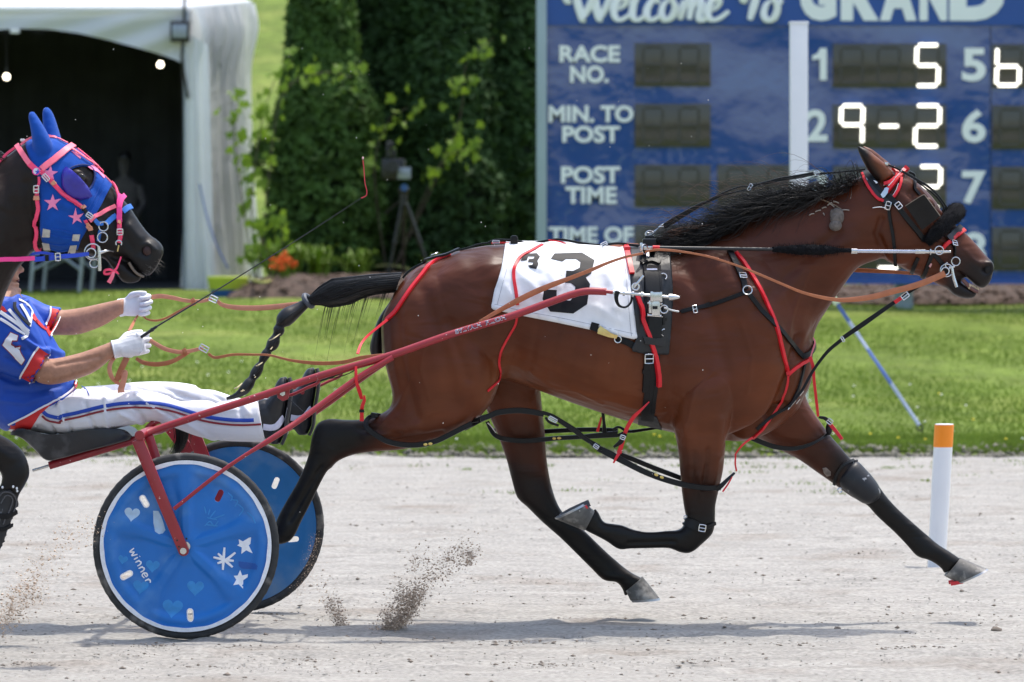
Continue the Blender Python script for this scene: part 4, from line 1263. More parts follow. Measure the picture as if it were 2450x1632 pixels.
    E += [([(1908, 805), (1884, 868), (1858, 958), (1838, 1000)], 12, -.013, near), ([(2000, 735), (1940, 800), (1912, 850)], 12, -.006, near),
          ([(1700, 620), (1770, 720), (1838, 870)], 42, .012, near), ([(1690, 930), (1750, 900)], 60, .014, near), ([(1605, 720), (1592, 850), (1600, 985)], 26, -.012, near),
          ([(1745, 1050), (1800, 1025), (1874, 968)], 9, -.016, near), ([(1215, 800), (1222, 850)], 48, -.016, near), ([(1150, 985), (1185, 925), (1212, 850)], 15, .008, near),
          ([(955, 760), (968, 880), (1000, 990)], 13, -.006, near), ([(1020, 700), (1060, 820), (1090, 960)], 18, -.006, near), ([(1170, 640)], 34, .010, near), ([(990, 715)], 30, .006, near),
          ([(1120, 860), (1140, 940)], 40, .008, near), ([(1000, 1015), (880, 1040)], 12, .006, near), ([(1060, 1030), (940, 1052)], 7, -.005, near),
          ([(1687, 1070), (1678, 1160)], 6, -.006, near), ([(1655, 1075), (1652, 1150)], 5, -.004, near), ([(1710, 1090), (1700, 1160)], 8, .004, near),
          ([(1610, 1288), (1500, 1292)], 5, -.004, near), ([(775, 1110), (700, 1240)], 5, -.004, near), ([(1370, 1275), (1470, 1360)], 5, -.004, near), ([(2110, 1225), (2220, 1320)], 5, -.004, near),
          ([(1262, 1080), (1272, 1180)], 7, -.005, near), ([(1780, 600), (1870, 560), (1960, 520)], 30, -.004, near), ([(1850, 700), (1950, 620), (2030, 580)], 26, .005, near),
          (c('K', 980, 800, 1120, 930, 1260, 1040), 9, .005, 0), (c('K', 1330, 1262, 1400, 1320, 1490, 1405), 4, -.007, 0), (c('K', 1560, 1180, 1600, 1190, 1640, 1240), 7, .004, 0),
          (c('K', 1612, 1232), 11, -.024, 0), (c('K', 880, 520, 940, 580), 12, -.007, 0), (c('K', 1150, 700, 1300, 900), 14, -.006, 0), (c('K', 640, 1080, 560, 900, 600, 760), 8, -.008, near)]
    vein = [[(1440, 960), (1380, 930), (1320, 925), (1270, 890)], [(1700, 880), (1660, 930), (1640, 1000)], [(1020, 800), (1010, 880), (1030, 950)], [(985, 900), (960, 960), (900, 1030)], [(1760, 760), (1790, 850), (1780, 930)], [(1690, 1075), (1668, 1130), (1672, 1190)],
            [(1930, 650), (1900, 720), (1880, 790)], c('K', 1050, 780, 1120, 880, 1230, 960), c('K', 1120, 880, 1160, 1000), c('K', 1400, 1060, 1480, 1150, 1540, 1180), c('K', 940, 560, 900, 640), c('K', 960, 470, 1060, 590, 1130, 690)]
    E += [(q, 4.2, .0022, near) for q in vein]
    E += [([(1640, 640), (1700, 760), (1730, 880)], 16, -.006, near), ([(1800, 700), (1850, 800)], 22, .010, near), ([(1100, 640), (1040, 700)], 34, .010, near), ([(1075, 770), (1120, 900)], 12, -.006, near), ([(1180, 690), (1160, 800)], 16, -.007, near),
          ([(1480, 760), (1440, 900)], 60, .006, near), ([(1640, 1020), (1650, 1100)], 14, .005, near), ([(1715, 1000), (1712, 1080)], 12, .006, near), ([(2000, 560), (1900, 640), (1800, 740)], 14, -.005, near), ([(1960, 1030), (2030, 1110)], 10, -.005, near), ([(1255, 960), (1262, 1060)], 12, -.006, near), ([(860, 1020), (960, 1030)], 7, -.004, near)]
    for i in range(6):
        x = 1300 + i * 48
        E.append(([(x, 690), (x - 18, 800), (x - 38, 900)], 9, -.0022, near))
    V = sculpt(me, V, E, BAY)
    # hollow of the near ear
    blk, dk = (.006, .005, .0045), (.022, .0075, .004)
    base = (.098, .0238, .0084)
    rust = (.170, .047, .0148)
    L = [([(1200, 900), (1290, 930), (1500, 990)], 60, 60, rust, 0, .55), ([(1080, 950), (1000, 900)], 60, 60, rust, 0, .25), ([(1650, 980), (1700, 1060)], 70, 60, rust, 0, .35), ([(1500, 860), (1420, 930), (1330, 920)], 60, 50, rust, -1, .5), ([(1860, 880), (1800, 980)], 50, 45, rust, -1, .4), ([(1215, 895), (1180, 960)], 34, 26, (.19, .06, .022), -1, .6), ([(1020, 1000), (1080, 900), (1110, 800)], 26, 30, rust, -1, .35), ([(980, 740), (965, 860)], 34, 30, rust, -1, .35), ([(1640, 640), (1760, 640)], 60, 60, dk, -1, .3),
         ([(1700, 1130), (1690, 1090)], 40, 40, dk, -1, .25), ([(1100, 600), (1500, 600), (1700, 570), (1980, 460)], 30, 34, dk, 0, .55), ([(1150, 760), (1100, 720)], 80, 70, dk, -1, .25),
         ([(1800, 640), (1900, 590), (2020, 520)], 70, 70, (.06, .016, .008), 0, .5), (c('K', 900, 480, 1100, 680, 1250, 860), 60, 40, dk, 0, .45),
         ([(820, 1030), (760, 1060), (725, 1170), (670, 1290), (600, 1280)], 62, 30, blk, -1, 1), ([(880, 1030)], 40, 30, blk, -1, .8),
         ([(1275, 1190), (1310, 1235), (1400, 1310), (1540, 1420)], 52, 26, blk, 1, 1), ([(1225, 1140), (1262, 1180)], 38, 34, blk, 1, .9), ([(1250, 1060), (1270, 1150)], 60, 50, dk, 1, .5),
         ([(1680, 1215), (1665, 1280), (1550, 1292), (1400, 1250)], 60, 32, blk, -1, 1), ([(1650, 1130), (1670, 1180)], 40, 40, dk, -1, .7),
         ([(2035, 1130), (2090, 1185), (2180, 1280), (2290, 1370)], 50, 24, blk, 1, 1), ([(1985, 1040), (2030, 1095)], 26, 26, blk, 1, .85), ([(1960, 1100), (2020, 1140)], 40, 40, dk, 1, .7),
         (c('K', 1590, 1250, 1500, 1370), 62, 34, (.012, .009, .009), 0, 1), (c('K', 1330, 1440, 1450, 1480), 34, 20, (.013, .010, .010), 0, 1), (c('K', 1400, 1000, 1540, 1090), 18, 18, rust, 0, .5),
         (c('K', 1340, 1180), 40, 36, (.02, .01, .009), 0, .7), (c('K', 420, 120, 500, 260, 560, 380), 13, 8, blk, -1, .95), (c('K', 395, 75, 420, 130), 10, 8, blk, 0, .9),
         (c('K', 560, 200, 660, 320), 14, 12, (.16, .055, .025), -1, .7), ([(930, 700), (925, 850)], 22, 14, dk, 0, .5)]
    paint(me, V, base, L, BAY)
    return me, V
bay_me, bay_V = bay_geometry()
bay = thing('bay_horse', 'bay pacing horse number 3 in full stride pulling the red sulky', 'horse', (P(1400, 0, BAY).x, BAY, 0))
SK = Skin(bay_me, bay_V)
bay_body = link('body', bay_me, coatm, bay)

def hoof(root, top_front, top_heel, toe, heel, w, d, pad=None, shoe=True):
    """Hoof wall from coronet to ground rim, with its shoe; outline points in pixels."""
    tf, th, to, he = (P(*p, d) for p in (top_front, top_heel, toe, heel))
    tf = tf - (to - tf).normalized() * .009; th = th - (he - th).normalized() * .009
    def ring(front, back, ww, n=26):
        ctr = (front + back) / 2; u = (front - back) / 2
        out = []
        for i in range(n):
            t = 2 * math.pi * i / n
            ct, s_ = math.cos(t), math.sin(t)
            k = 1 if ct > -.2 else 1 - .5 * (abs(ct) - .2) * max(0, 1 - abs(s_) * 1.2)
            out.append(ctr + u * (ct * k) + Vector((0, ww * (abs(s_) ** .85) * (1 if s_ > 0 else -1), 0)))
        return out
    mb = MB()
    rings = [ring(tf.lerp(to, t) , th.lerp(he, t), w * (.70 + .30 * t) * (1 - (.05 if t == 1 else 0))) for t in (0, .12, .3, .5, .7, .9, 1)]
    mb.ring_loft(rings)
    h = build('hoof', mb, hoofm, root)
    if shoe:
        dn = ((to - tf).normalized() + (he - th).normalized()).normalized() * .009
        r = ring(to, he, w * 1.02); ri = ring(to.lerp(he, .16), he.lerp(to, .05), w * .68)
        mb = MB()
        n = len(r)
        arc = [i for i in range(n) if math.cos(2 * math.pi * i / n) > -.86]
        arc = sorted(arc, key=lambda i: (i + n // 2) % n)
        mb.ring_loft([[r[i], r[i] + dn, ri[i] + dn, ri[i]] for i in arc])
        build('shoe', mb, shoem, h)
        if pad:
            p0, p1 = (P(*q, d) for q in pad)
            for s in (-1, 1):
                mb = MB(); mb.ribbon([p0 + Vector((0, s * w * .62, 0)), p1 + Vector((0, s * w * .62, 0))], .016, .016); build('red_heel_pad', mb, redpad, h)
    return h
hoof(bay, c('PO', 1370, 1282)[0], c('PO', 1225, 1455)[0], c('PO', 1568, 1365)[0], c('PO', 1290, 1492)[0], .062, BAY + .15, [c('PO', 1268, 1484)[0], c('PO', 1366, 1466)[0]])
hoof(bay, c('H', 1962, 910)[0], c('H', 1836, 1014)[0], c('H', 2060, 1034)[0], c('H', 1848, 1048)[0], .060, BAY + .165)
hoof(bay, c('KN', 322, 905)[0], c('KN', 445, 665)[0], c('KN', 48, 795)[0], c('KN', 400, 618)[0], .060, BAY - .155, [c('KN', 255, 715)[0], c('KN', 370, 655)[0]])
hoof(bay, (612, 1306), (596, 1256), (560, 1330), (556, 1268), .060, BAY - .15)
# sole of the folded hoof, ear hollow, nostril lining, teeth, chestnut
mb = MB()
fr = [P(*p, BAY - .155) for p in c('KN', 95, 760, 200, 700, 330, 640, 395, 612)]
mb.ribbon([p + Vector((0, .0, -.004)) for p in fr], .085, .008, [Vector((-.5, -.2, .8))] * 4)
build('hoof_sole', mb, mat('hoof_sole', (.06, .06, .065), .8, var=.4), bay)
for s in (-1, 1):
    mb = MB(); q = P(*c('K', 1614, 1232)[0], BAY) + Vector((0, s * .036, 0))
    mb.ball(q, (.017, .012, .027), 12, 8); build('nostril', mb, mat('nostril', (.006, .004, .004), .8), bay)
for i in range(5):
    mb = MB(); q = c('K', 1440 + i * 19, 1392 + i * 9)[0]
    mb.ball(P(*q, BAY) + Vector((0, -.034 + i * .005, 0)), (.0075, .006, .012), 8, 6); build('tooth', mb, toothm, bay)
mb = MB(); mb.tube(catmull([P(*q, BAY - .036 + .003 * i) for i, q in enumerate(c('K', 1385, 1330, 1430, 1378, 1480, 1420, 1528, 1445))], 4), .008, 8); build('lip_lining', mb, gumm, bay)
SK.patch('chestnut', mat('chestnut_horn', (.20, .16, .14), .7, var=.4, scale=60), c('PO', 232, 545, 262, 540, 300, 575, 298, 605, 270, 612, 245, 585), bay, .003, .003, 4)

# ---------------------------------------------------------------- hair
def strands(roots, n_seg=9):
    """roots: list of (list of Vectors, radius) -> thin tapered triangular tubes in one mesh."""
    V, Fc = [], []
    for pts, r in roots:
        L = len(pts); o = len(V)
        for i, p in enumerate(pts):
            t = (pts[min(i + 1, L - 1)] - pts[max(i - 1, 0)])
            if t.length < 1e-8: t = Vector((1, 0, 0))
            t.normalize()
            u = t.cross(Vector((0, 1, .2)));
            if u.length < 1e-5: u = t.orthogonal()
            u.normalize(); w = t.cross(u)
            rr = r * (1 - .85 * (i / (L - 1)) ** 2)
            V += [tuple(p + u * rr), tuple(p - u * rr * .5 + w * rr * .87), tuple(p - u * rr * .5 - w * rr * .87)]
        for i in range(L - 1):
            a = o + 3 * i
            Fc += [(a, a + 1, a + 4, a + 3), (a + 1, a + 2, a + 5, a + 4), (a + 2, a, a + 3, a + 5)]
    return np.array(V), np.array(Fc)

def lerp_line(line, u):
    n = len(line) - 1; i = min(n - 1, int(u * n)); f = u * n - i
    return tuple(a + (b - a) * f for a, b in zip(line[i], line[i + 1]))

# mane: rooted along the crest, swept back by the speed
crest = [(2060, 424), (2010, 446), (1960, 462), (1900, 476), (1850, 490), (1800, 512), (1750, 535), (1700, 562), (1660, 575), (1610, 590)]
rr = random.Random(5)
roots = []
for i in range(2400):
    u = rr.random() ** .8
    x, y = lerp_line(crest, u)
    thick = sm(0, .12, u)
    dy = rr.uniform(-4, 14)
    p0 = P(x + rr.uniform(-8, 8), y + dy, BAY - rr.uniform(.0, .10) * (dy + 8) / 22)
    L_ = (rr.uniform(.09, .24) if u > .12 else rr.uniform(.02, .08)) * (1 if u < .6 else .7)
    ang = rr.gauss(.40 - .30 * u, .27)
    dirx, dirz = -math.cos(ang), -math.sin(ang) * .95
    lift = rr.gauss(.018, .032)
    pts = []
    for k in range(9):
        s_ = k / 8
        pts.append(p0 + Vector((dirx * L_ * s_, -.05 * s_ * rr.uniform(.5, 1) - .05 * math.sin(s_ * 3.1), dirz * L_ * s_ * s_ + lift * math.sin(s_ * 2.6) * (1 - .3 * s_))))
    q2 = []
    for q in pts:
        loc, nn = SK.near(q)
        if (q - loc).dot(nn) < .006: q = loc + nn * .007
        q2.append(q)
    roots.append((q2, rr.uniform(.0009, .0019)))
v, f = strands(roots)
mane = np_mesh('mane', v, f, hairm, bay, smooth=True)
# flying wisps
roots = []
for i in range(150):
    u = rr.uniform(.12, .92)
    x, y = lerp_line(crest, u)
    p0 = P(x, y - 4, BAY - rr.uniform(0, .05))
    L_ = rr.uniform(.14, .32); up = abs(rr.gauss(.07, .05)) + .005
    cv = rr.uniform(-.12, .06)
    pts = [p0 + Vector((-L_ * s_, rr.gauss(-.03, .004) * s_, up * math.sin(s_ * 2.2) + cv * s_ * s_ - .02 * s_)) for s_ in (k / 9 for k in range(10))]
    roots.append((pts, rr.uniform(.0005, .0011)))
v, f = strands(roots)
np_mesh('mane_wisp', v, f, hairbrown, bay, smooth=True)
roots = []
for i in range(70):     # long fine hair lying along the withers towards the saddle
    x = rr.uniform(1640, 1760); p0 = P(x, 568 - (x - 1640) * .25 + rr.uniform(-6, 8), BAY - rr.uniform(0, .10))
    x1 = rr.uniform(1565, 1620)
    p1 = P(x1, rr.uniform(556, 582), BAY - rr.uniform(.02, .12))
    pts = [p0.lerp(p1, s_) + Vector((0, -.02 * math.sin(s_ * 3.1), .02 * math.sin(s_ * 3.1))) for s_ in (k / 8 for k in range(9))]
    roots.append((pts, rr.uniform(.001, .002)))
v, f = strands(roots)
np_mesh('mane_lock', v, f, hairbrown, bay, smooth=True)

# tail: dock, swept back and tied, then a braid down past the driver
def WP(x, y, d): return P(*c('W', x, y)[0], d)
tail = thing('tail_root', None, None, bay.location)
bpy.data.objects.remove(tail)
top_l = [(1816, 150), (1600, 160), (1350, 185), (1150, 215), (1020, 280), (940, 345), (905, 385)]
bot_l = [(1760, 310), (1600, 320), (1450, 350), (1300, 420), (1120, 462), (1000, 440), (925, 450)]
mb = MB()
secs = []
for a, b, w in zip(top_l, bot_l, (.05, .06, .07, .07, .06, .045, .03)):
    (x0, y0), (x1, y1) = c('W', *a)[0], c('W', *b)[0]
    secs.append((x0, y0 + 7, x1, y1 - 10, w * .8, -.02))
limb(mb, secs, BAY, 16, 2)
rings_r = [(905, 415, 45), (830, 470, 62), (760, 520, 80), (700, 560, 95), (650, 610, 85), (622, 655, 50), (610, 690, 62), (602, 720, 58), (580, 755, 40), (565, 800, 62), (540, 850, 66), (505, 895, 42), (485, 930, 52), (455, 980, 46), (435, 1025, 34), (410, 1070, 52), (375, 1130, 58), (345, 1180, 42), (315, 1225, 58), (265, 1290, 56), (190, 1345, 32), (90, 1380, 16)]
pts = [WP(x, y, BAY - .02 - .10 * sm(900, 100, x)) for x, y, r in rings_r]
rs = [r * .24229 / F * BAY * .92 for x, y, r in rings_r]
sp = catmull([tuple(p) + (r,) for p, r in zip(pts, rs)], 3)
mb.tube([p[:3] for p in sp], [max(.004, p[3]) for p in sp], 14)
tailcore = build('tail', mb, hairm, bay)
roots = []
for i in range(1100):
    a = rr.uniform(-.06, 1.08); w0 = rr.gauss(0, .03)
    ph = rr.uniform(0, 6.28); pts = []
    end = rr.random()
    for k in range(11):
        s_ = k / 10
        t = lerp_line(top_l, s_); b = lerp_line(bot_l, s_)
        m_ = a + .05 * math.sin(s_ * 5 + ph)
        if i % 5 == 0: m_ = a + (1.15 - a) * s_ * .6
        x = t[0] + (b[0] - t[0]) * m_; y = t[1] + (b[1] - t[1]) * m_
        p = WP(x, y, BAY - .02 - (.068 * math.sqrt(max(0, 1 - (2 * min(1, max(0, m_)) - 1) ** 2)) + abs(w0) * .2) * (1 - .5 * s_))
        pts.append(p)
    roots.append((pts, rr.uniform(.0014, .0026)))
for i in range(75):      # loose hair hanging under the dock
    s0 = rr.uniform(.05, .75)
    b = lerp_line(bot_l, s0)
    p0 = WP(b[0], b[1] - 18, BAY - .03)
    L_ = rr.uniform(.03, .16) if i > 4 else rr.uniform(.18, .26)
    pts = [p0 + Vector((-.35 * L_ * s_ * (1 - s0 * .6), 0, -L_ * s_ * (.6 + .4 * s_))) for s_ in (k / 7 for k in range(8))]
    roots.append((pts, rr.uniform(.0006, .0014)))
for i in range(420):     # hair of the braid, winding round it
    k0 = rr.randint(0, len(sp) - 9); ph = rr.uniform(0, 6.28); tw = rr.choice((-1, 1)) * rr.uniform(.15, .5)
    pts = []
    for k in range(8):
        q = Vector(sp[k0 + k][:3]); r = sp[k0 + k][3]
        pts.append(q + Vector((math.cos(ph + tw * k) * r * .9, -abs(math.sin(ph + tw * k)) * r * 1.02, math.cos(ph + tw * k) * r * .45)))
    roots.append((pts, rr.uniform(.0012, .0022)))
v, f = strands(roots)
np_mesh('tail_hair', v, f, hairm, tailcore, smooth=True)
twine = mat('braid_twine', (.55, .47, .28), .7, var=.2)
mb = MB()
for (x0, y0, x1, y1, bw) in ((505, 805, 615, 740, 12), (520, 890, 545, 865, 10), (365, 1060, 460, 1008, 12), (365, 1165, 385, 1150, 10), (165, 1280, 240, 1230, 14), (200, 1310, 300, 1270, 12), (230, 1265, 300, 1300, 9)):
    a, b = WP(x0, y0, BAY - .10), WP(x1, y1, BAY - .10)
    mid = (a + b) / 2 + Vector((0, -.035, -.004))
    mb = MB(); mb.tube(catmull([a + Vector((0, .03, 0)), mid, b + Vector((0, .03, 0))], 5), bw * .24 / F * BAY * .5, 6)
    build('braid_tie', mb, twine, tailcore)
mb = MB(); mb.torus(WP(898, 412, BAY - .02), .026, .011, (.75, -.3, .55), 20, 8); build('hair_band', mb, mat('band_elastic', (.07, .08, .10), .5), tailcore)
# loose end of the tail hanging under the driver's leg, behind the sulky
roots = []
for i in range(240):
    a = rr.gauss(0, 1)
    x0, y0 = c('R', 255 + a * 32, 800)[0]; x1, y1 = c('R', 150 + a * 30 + rr.gauss(0, 10), 960 + rr.uniform(0, 90))[0]
    p0, p1 = P(x0, y0 - 14, BAY - .02 + rr.gauss(0, .014)), P(x1, y1, BAY - .02 + rr.gauss(0, .02))
    roots.append(([p0.lerp(p1, s_) + Vector((.02 * math.sin(s_ * 2.5), 0, 0)) for s_ in (k / 7 for k in range(8))], rr.uniform(.001, .002)))
v, f = strands(roots)
np_mesh('tail_tip', v, f, hairm, bay, smooth=True)
# black inner edge of the tail hair seen between the buttock and the shaft
mb = MB()
limb(mb, [c('W', 1745, 345)[0] + c('W', 1725, 390)[0] + (.02,), c('W', 1690, 540)[0] + c('W', 1600, 570)[0] + (.03,), c('W', 1640, 720)[0] + c('W', 1535, 740)[0] + (.035,), c('W', 1630, 880)[0] + c('W', 1505, 880)[0] + (.03,), c('W', 1640, 960)[0] + c('W', 1530, 980)[0] + (.02,)], BAY + .05, 12)
build('tail_underside', mb, hairm, bay)
# ================================================================ sulky
redm = mat('red_enamel', (.30, .014, .022), .34, var=.10, scale=14, coat=.25, bump=.12, bscale=60, dirt=((.62, .45, .42), 70, .70, .74))
tyrem = mat('tyre_rubber', (.028, .029, .031), .75, var=.35, scale=40, bump=.6, bscale=260, dirt=((.20, .185, .17), 14, .56, .74))
bluem = mat('blue_wheel_disc', (.003, .150, .52), .40, var=.14, scale=5, bump=.3, bscale=30, dirt=((.06, .22, .55), 7, .52, .72))
bluedusty = mat('blue_wheel_disc_dusty', (.010, .150, .42), .45, var=.15, scale=5, dirt=((.14, .24, .38), 5, .48, .75))
whitebrush = mat('white_brush_paint', (.78, .80, .86), .55, var=.10, scale=60)
palebrush = mat('faded_blue_paint', (.03, .25, .62), .5, var=.15, scale=30)
greybrush = mat('faded_white_paint', (.42, .58, .76), .55, var=.15, scale=40)
seatm = mat('black_seat', (.020, .021, .025), .38, var=.25, scale=18, dirt=((.10, .10, .105), 9, .55, .75))
RW = .3615
def yf(p, dx=.06):
    """The same point on the far side of the sulky."""
    return Vector((p[0] + dx, 33.2 - p[1], p[2]))
sulky = thing('sulky', 'red racing sulky with blue disc wheels behind the bay horse', 'sulky', (P(445, 0, 16.6).x, 16.6, 0))
SPK = [math.radians(a) for a in (90, 18, -44, -124, 162)]
def relief(x, z, k=1.0):
    r = math.hypot(x, z); a = math.atan2(z, x)
    sp = 0
    for s_ in SPK:
        da = (a - s_ + math.pi) % (2 * math.pi) - math.pi
        if abs(da) < 1.2:
            e = abs(math.sin(da)) * r
            w = .022 + .016 * sm(.16, .27, r)
            sp = max(sp, 1 - sm(w * .45, w * 1.5, e))
    ring = 1 - sm(.006, .030, abs(r - .292)) if r < .292 else 1 - .5 * sm(.292, .325, r)
    hub = 1 - sm(.03, .085, r)
    return k * .013 * max(sp, ring, hub)
def make_wheel(C0, yside, mdisc, k, label=None):
    """C0 centre; yside -1: the printed outer face looks at us."""
    nr, na = 34, 150
    v, f = [], []
    for i in range(nr + 1):
        r = .012 + (.329 - .012) * i / nr
        for j in range(na):
            a = 2 * math.pi * j / na
            x, z = r * math.cos(a), r * math.sin(a)
            v.append((C0[0] + x, C0[1] - relief(x, z, k) - .004, C0[2] + z))
    n1 = len(v)
    for i in range(nr + 1):
        r = .012 + (.329 - .012) * i / nr
        for j in range(na):
            a = 2 * math.pi * j / na
            v.append((C0[0] + r * math.cos(a), C0[1] + .010, C0[2] + r * math.sin(a)))
    for i in range(nr):
        for j in range(na):
            k0, k1 = i * na + j, i * na + (j + 1) % na
            f.append((k0, k1, k1 + na, k0 + na)); f.append((n1 + k0, n1 + k0 + na, n1 + k1 + na, n1 + k1))
    for j in range(na):
        a, b = j, (j + 1) % na
        f.append((a, n1 + a, n1 + b, b)); a += nr * na; b += nr * na
        f.append((a, b, n1 + b, n1 + a))
    me = bpy.data.meshes.new('wheel'); me.from_pydata(v, [], f)
    bm = bmesh.new(); bm.from_mesh(me); bmesh.ops.recalc_face_normals(bm, faces=bm.faces); bm.to_mesh(me); bm.free()
    # the elongated vents are cut right through
    cut = MB(); slots = []
    for s_ in SPK:
        a = s_ + math.radians(36 if yside < 0 else 30)
        ctr = Vector((math.cos(a), 0, math.sin(a))) * .238
        tl = Vector((math.cos(a + .35), 0, math.sin(a + .35))); slots.append((ctr, tl))
    if yside < 0:
        slots = []
        for q0, q1 in (((358, 440), (404, 520)), ((938, 400), (898, 482)), ((212, 1034), (292, 990)), ((709, 1258), (714, 1344))):
            a_, b_ = (P(*c('O', *q)[0], C0[1]) for q in (q0, q1)); m_ = (a_ + b_) / 2
            slots.append(((m_ - C0) * 1.0, (b_ - a_).normalized()))
    L_, W_ = .019, .0115
    outl = []
    for ctr, tl in slots:
        tl = Vector((tl.x, 0, tl.z)).normalized(); sd_ = Vector((-tl.z, 0, tl.x))
        o = [ctr + tl * (s * L_ * .75) + (tl * math.cos(a) * s + sd_ * math.sin(a) * s) * W_ for s in (1, -1) for a in (-1.57 + 3.14 * i / 8 for i in range(9))]
        o = [C0 + Vector((p.x, 0, p.z)) for p in o]; outl.append(o)
        cut.prism([p + Vector((0, -.08, 0)) for p in o], (0, .16, 0))
    cm = bpy.data.meshes.new('cut'); cm.from_pydata(cut.v, [], cut.f)
    bm = bmesh.new(); bm.from_mesh(cm); bmesh.ops.recalc_face_normals(bm, faces=bm.faces); bm.to_mesh(cm); bm.free()
    co = bpy.data.objects.new('cut', cm); COL.objects.link(co)
    o1 = bpy.data.objects.new('w', me); COL.objects.link(o1)
    m = o1.modifiers.new('b', 'BOOLEAN'); m.operation = 'DIFFERENCE'; m.object = co; m.solver = 'EXACT'
    dg = bpy.context.evaluated_depsgraph_get()
    out = bpy.data.meshes.new_from_object(o1.evaluated_get(dg))
    bpy.data.objects.remove(o1); bpy.data.objects.remove(co)
    w = link('wheel', out, mdisc, sulky, sharp=35)
    # tyre: tread profile swept round
    rings = []
    for j in range(120):
        a = 2 * math.pi * j / 120
        ca, sa = math.cos(a), math.sin(a)
        ring = []
        for b in range(14):
            t = 2 * math.pi * b / 14
            rr_ = .3455 + .0165 * math.cos(t); yy = .0165 * math.sin(t)
            if b in (0, 1, 13) and j % 2: rr_ -= .0012
            ring.append((C0[0] + rr_ * ca, C0[1] + .002 + yy, C0[2] + rr_ * sa))
        rings.append(ring)
    mb = MB(); mb.ring_loft(rings, closed=True); build('tyre', mb, tyrem, w)
    return w, outl
WC = P(445, 1313, 16.0); WC.z = RW
nw, outl = make_wheel(WC, -1, bluem, 1.0)
tag(nw, 'nearer blue wheel painted with stars, hearts and a white word')
mb = MB()
rings = []
for j in range(140):
    a = 2 * math.pi * j / 140; wv = .0012 * math.sin(9 * a) + .0009 * math.sin(23 * a)
    ri, ro = .3175 + wv, .3325
    rings.append([Vector((WC.x + r * math.cos(a), WC.y - y_, WC.z + r * math.sin(a))) for r, y_ in ((ri, .010), (ri, .0195), (ro, .0195), (ro, .006))])
mb.ring_loft(rings, closed=True); build('rim_band', mb, whitebrush, nw)
for o in outl[:1] + outl[2:]:
    mb = MB(); mb.tube([p + Vector((0, -.0145 - 0 * .002, 0)) for p in o], .0022, 6, closed=True); build('vent_rim', mb, whitebrush, nw)
def on_disc(x, y, lift=.0012):
    p = P(*c('O', x, y)[0], 15.985); q = p - WC
    return Vector((p.x, WC.y - .004 - relief(q.x, q.z) - lift, p.z))
def brush(pts, w, m, name, sub=8):
    q = catmull(pts, sub) if len(pts) > 2 else catmull(pts, 10)
    pp = [on_disc(x, y, .0014 + .00003 * i) for i, (x, y) in enumerate(q)]
    n = len(pp)
    mb = MB(); mb.ribbon(pp, [w * .33159 / F * 16 * (.65 + .35 * math.sin(math.pi * (i + .6) / (n + .2))) for i in range(n)], .0012)
    return build(name, mb, m, nw)
def decal(poly, m, name, step=14):
    pv, pf, edge = cdt_patch(poly, step)
    n = len(pv)
    a = [on_disc(x, y, .0013) for x, y in pv]; b = [on_disc(x, y, -.001) for x, y in pv]
    f = [tuple(q) for q in pf] + [tuple(reversed([i + n for i in q])) for q in pf] + [(i, j, j + n, i + n) for i, j in edge]
    return build(name, MB().add(a + b, f), m, nw)
def heart(cx_, cy_, s, rot, m, name='painted_heart'):
    o = []
    for i in range(28):
        t = 2 * math.pi * i / 28
        x = 16 * math.sin(t) ** 3; y = -(13 * math.cos(t) - 5 * math.cos(2 * t) - 2 * math.cos(3 * t) - math.cos(4 * t))
        x, y = x * s / 16, y * s / 16
        o.append((cx_ + x * math.cos(rot) - y * math.sin(rot), cy_ + x * math.sin(rot) + y * math.cos(rot)))
    return decal(o, m, name)
def star_poly(cx_, cy_, r, r2, rot):
    return [(cx_ + (r if i % 2 == 0 else r2) * math.sin(rot + i * math.pi / 5), cy_ - (r if i % 2 == 0 else r2) * math.cos(rot + i * math.pi / 5)) for i in range(10)]
heart(288, 572, 56, .12, greybrush); heart(222, 902, 36, .2, palebrush); heart(436, 948, 50, .1, palebrush); heart(350, 1098, 56, .15, palebrush)
heart(745, 1105, 62, .05, palebrush); heart(580, 1250, 74, .1, palebrush)
decal([(440, 550), (478, 552), (498, 590), (515, 640), (528, 690), (512, 712), (485, 718), (455, 700), (442, 640)], greybrush, 'painted_heart')
decal([(1058, 756), (1088, 772), (1132, 745), (1147, 742), (1142, 790), (1130, 800), (1158, 858), (1112, 836), (1076, 862), (1080, 815), (1046, 800), (1062, 790)], whitebrush, 'painted_star')
decal([(1068, 978), (1082, 1018), (1124, 1008), (1122, 1030), (1090, 1052), (1090, 1112), (1058, 1080), (1020, 1086), (1040, 1048), (1022, 1020), (1050, 1018)], whitebrush, 'painted_star')
decal([(1056, 915), (1180, 930), (1196, 945), (1190, 975), (1080, 968), (1058, 950)], mat('dark_blue_paint', (.004, .075, .34), .45), 'painted_patch')
for a in (((955, 815), (948, 900), (943, 978)), ((1034, 852), (965, 905), (905, 930)), ((875, 886), (960, 905), (1022, 912)), ((908, 858), (955, 905), (1014, 958))):
    brush(a, 20, whitebrush, 'painted_sparkle')
def wmap(u, v): return (268 + .46 * u + .84 * v, 838 + .89 * u - .46 * v)
for a in (((0, 40), (10, 0), (26, 30)), ((26, 30), (40, 0), (52, 42)), ((72, 34), (72, 0)), ((72, 52), (73, 48)), ((96, 36), (96, 0)), ((96, 22), (112, 38), (124, 26), (126, 0)), ((146, 36), (146, 0)), ((146, 22), (162, 38), (174, 26), (176, 0)),
          ((194, 18), (222, 22), (218, 36), (202, 36), (192, 18), (202, 0), (226, 6)), ((246, 36), (246, 0)), ((246, 20), (258, 36), (276, 30))):
    brush([wmap(*q) for q in a], 11, whitebrush, 'painted_letter', 6)
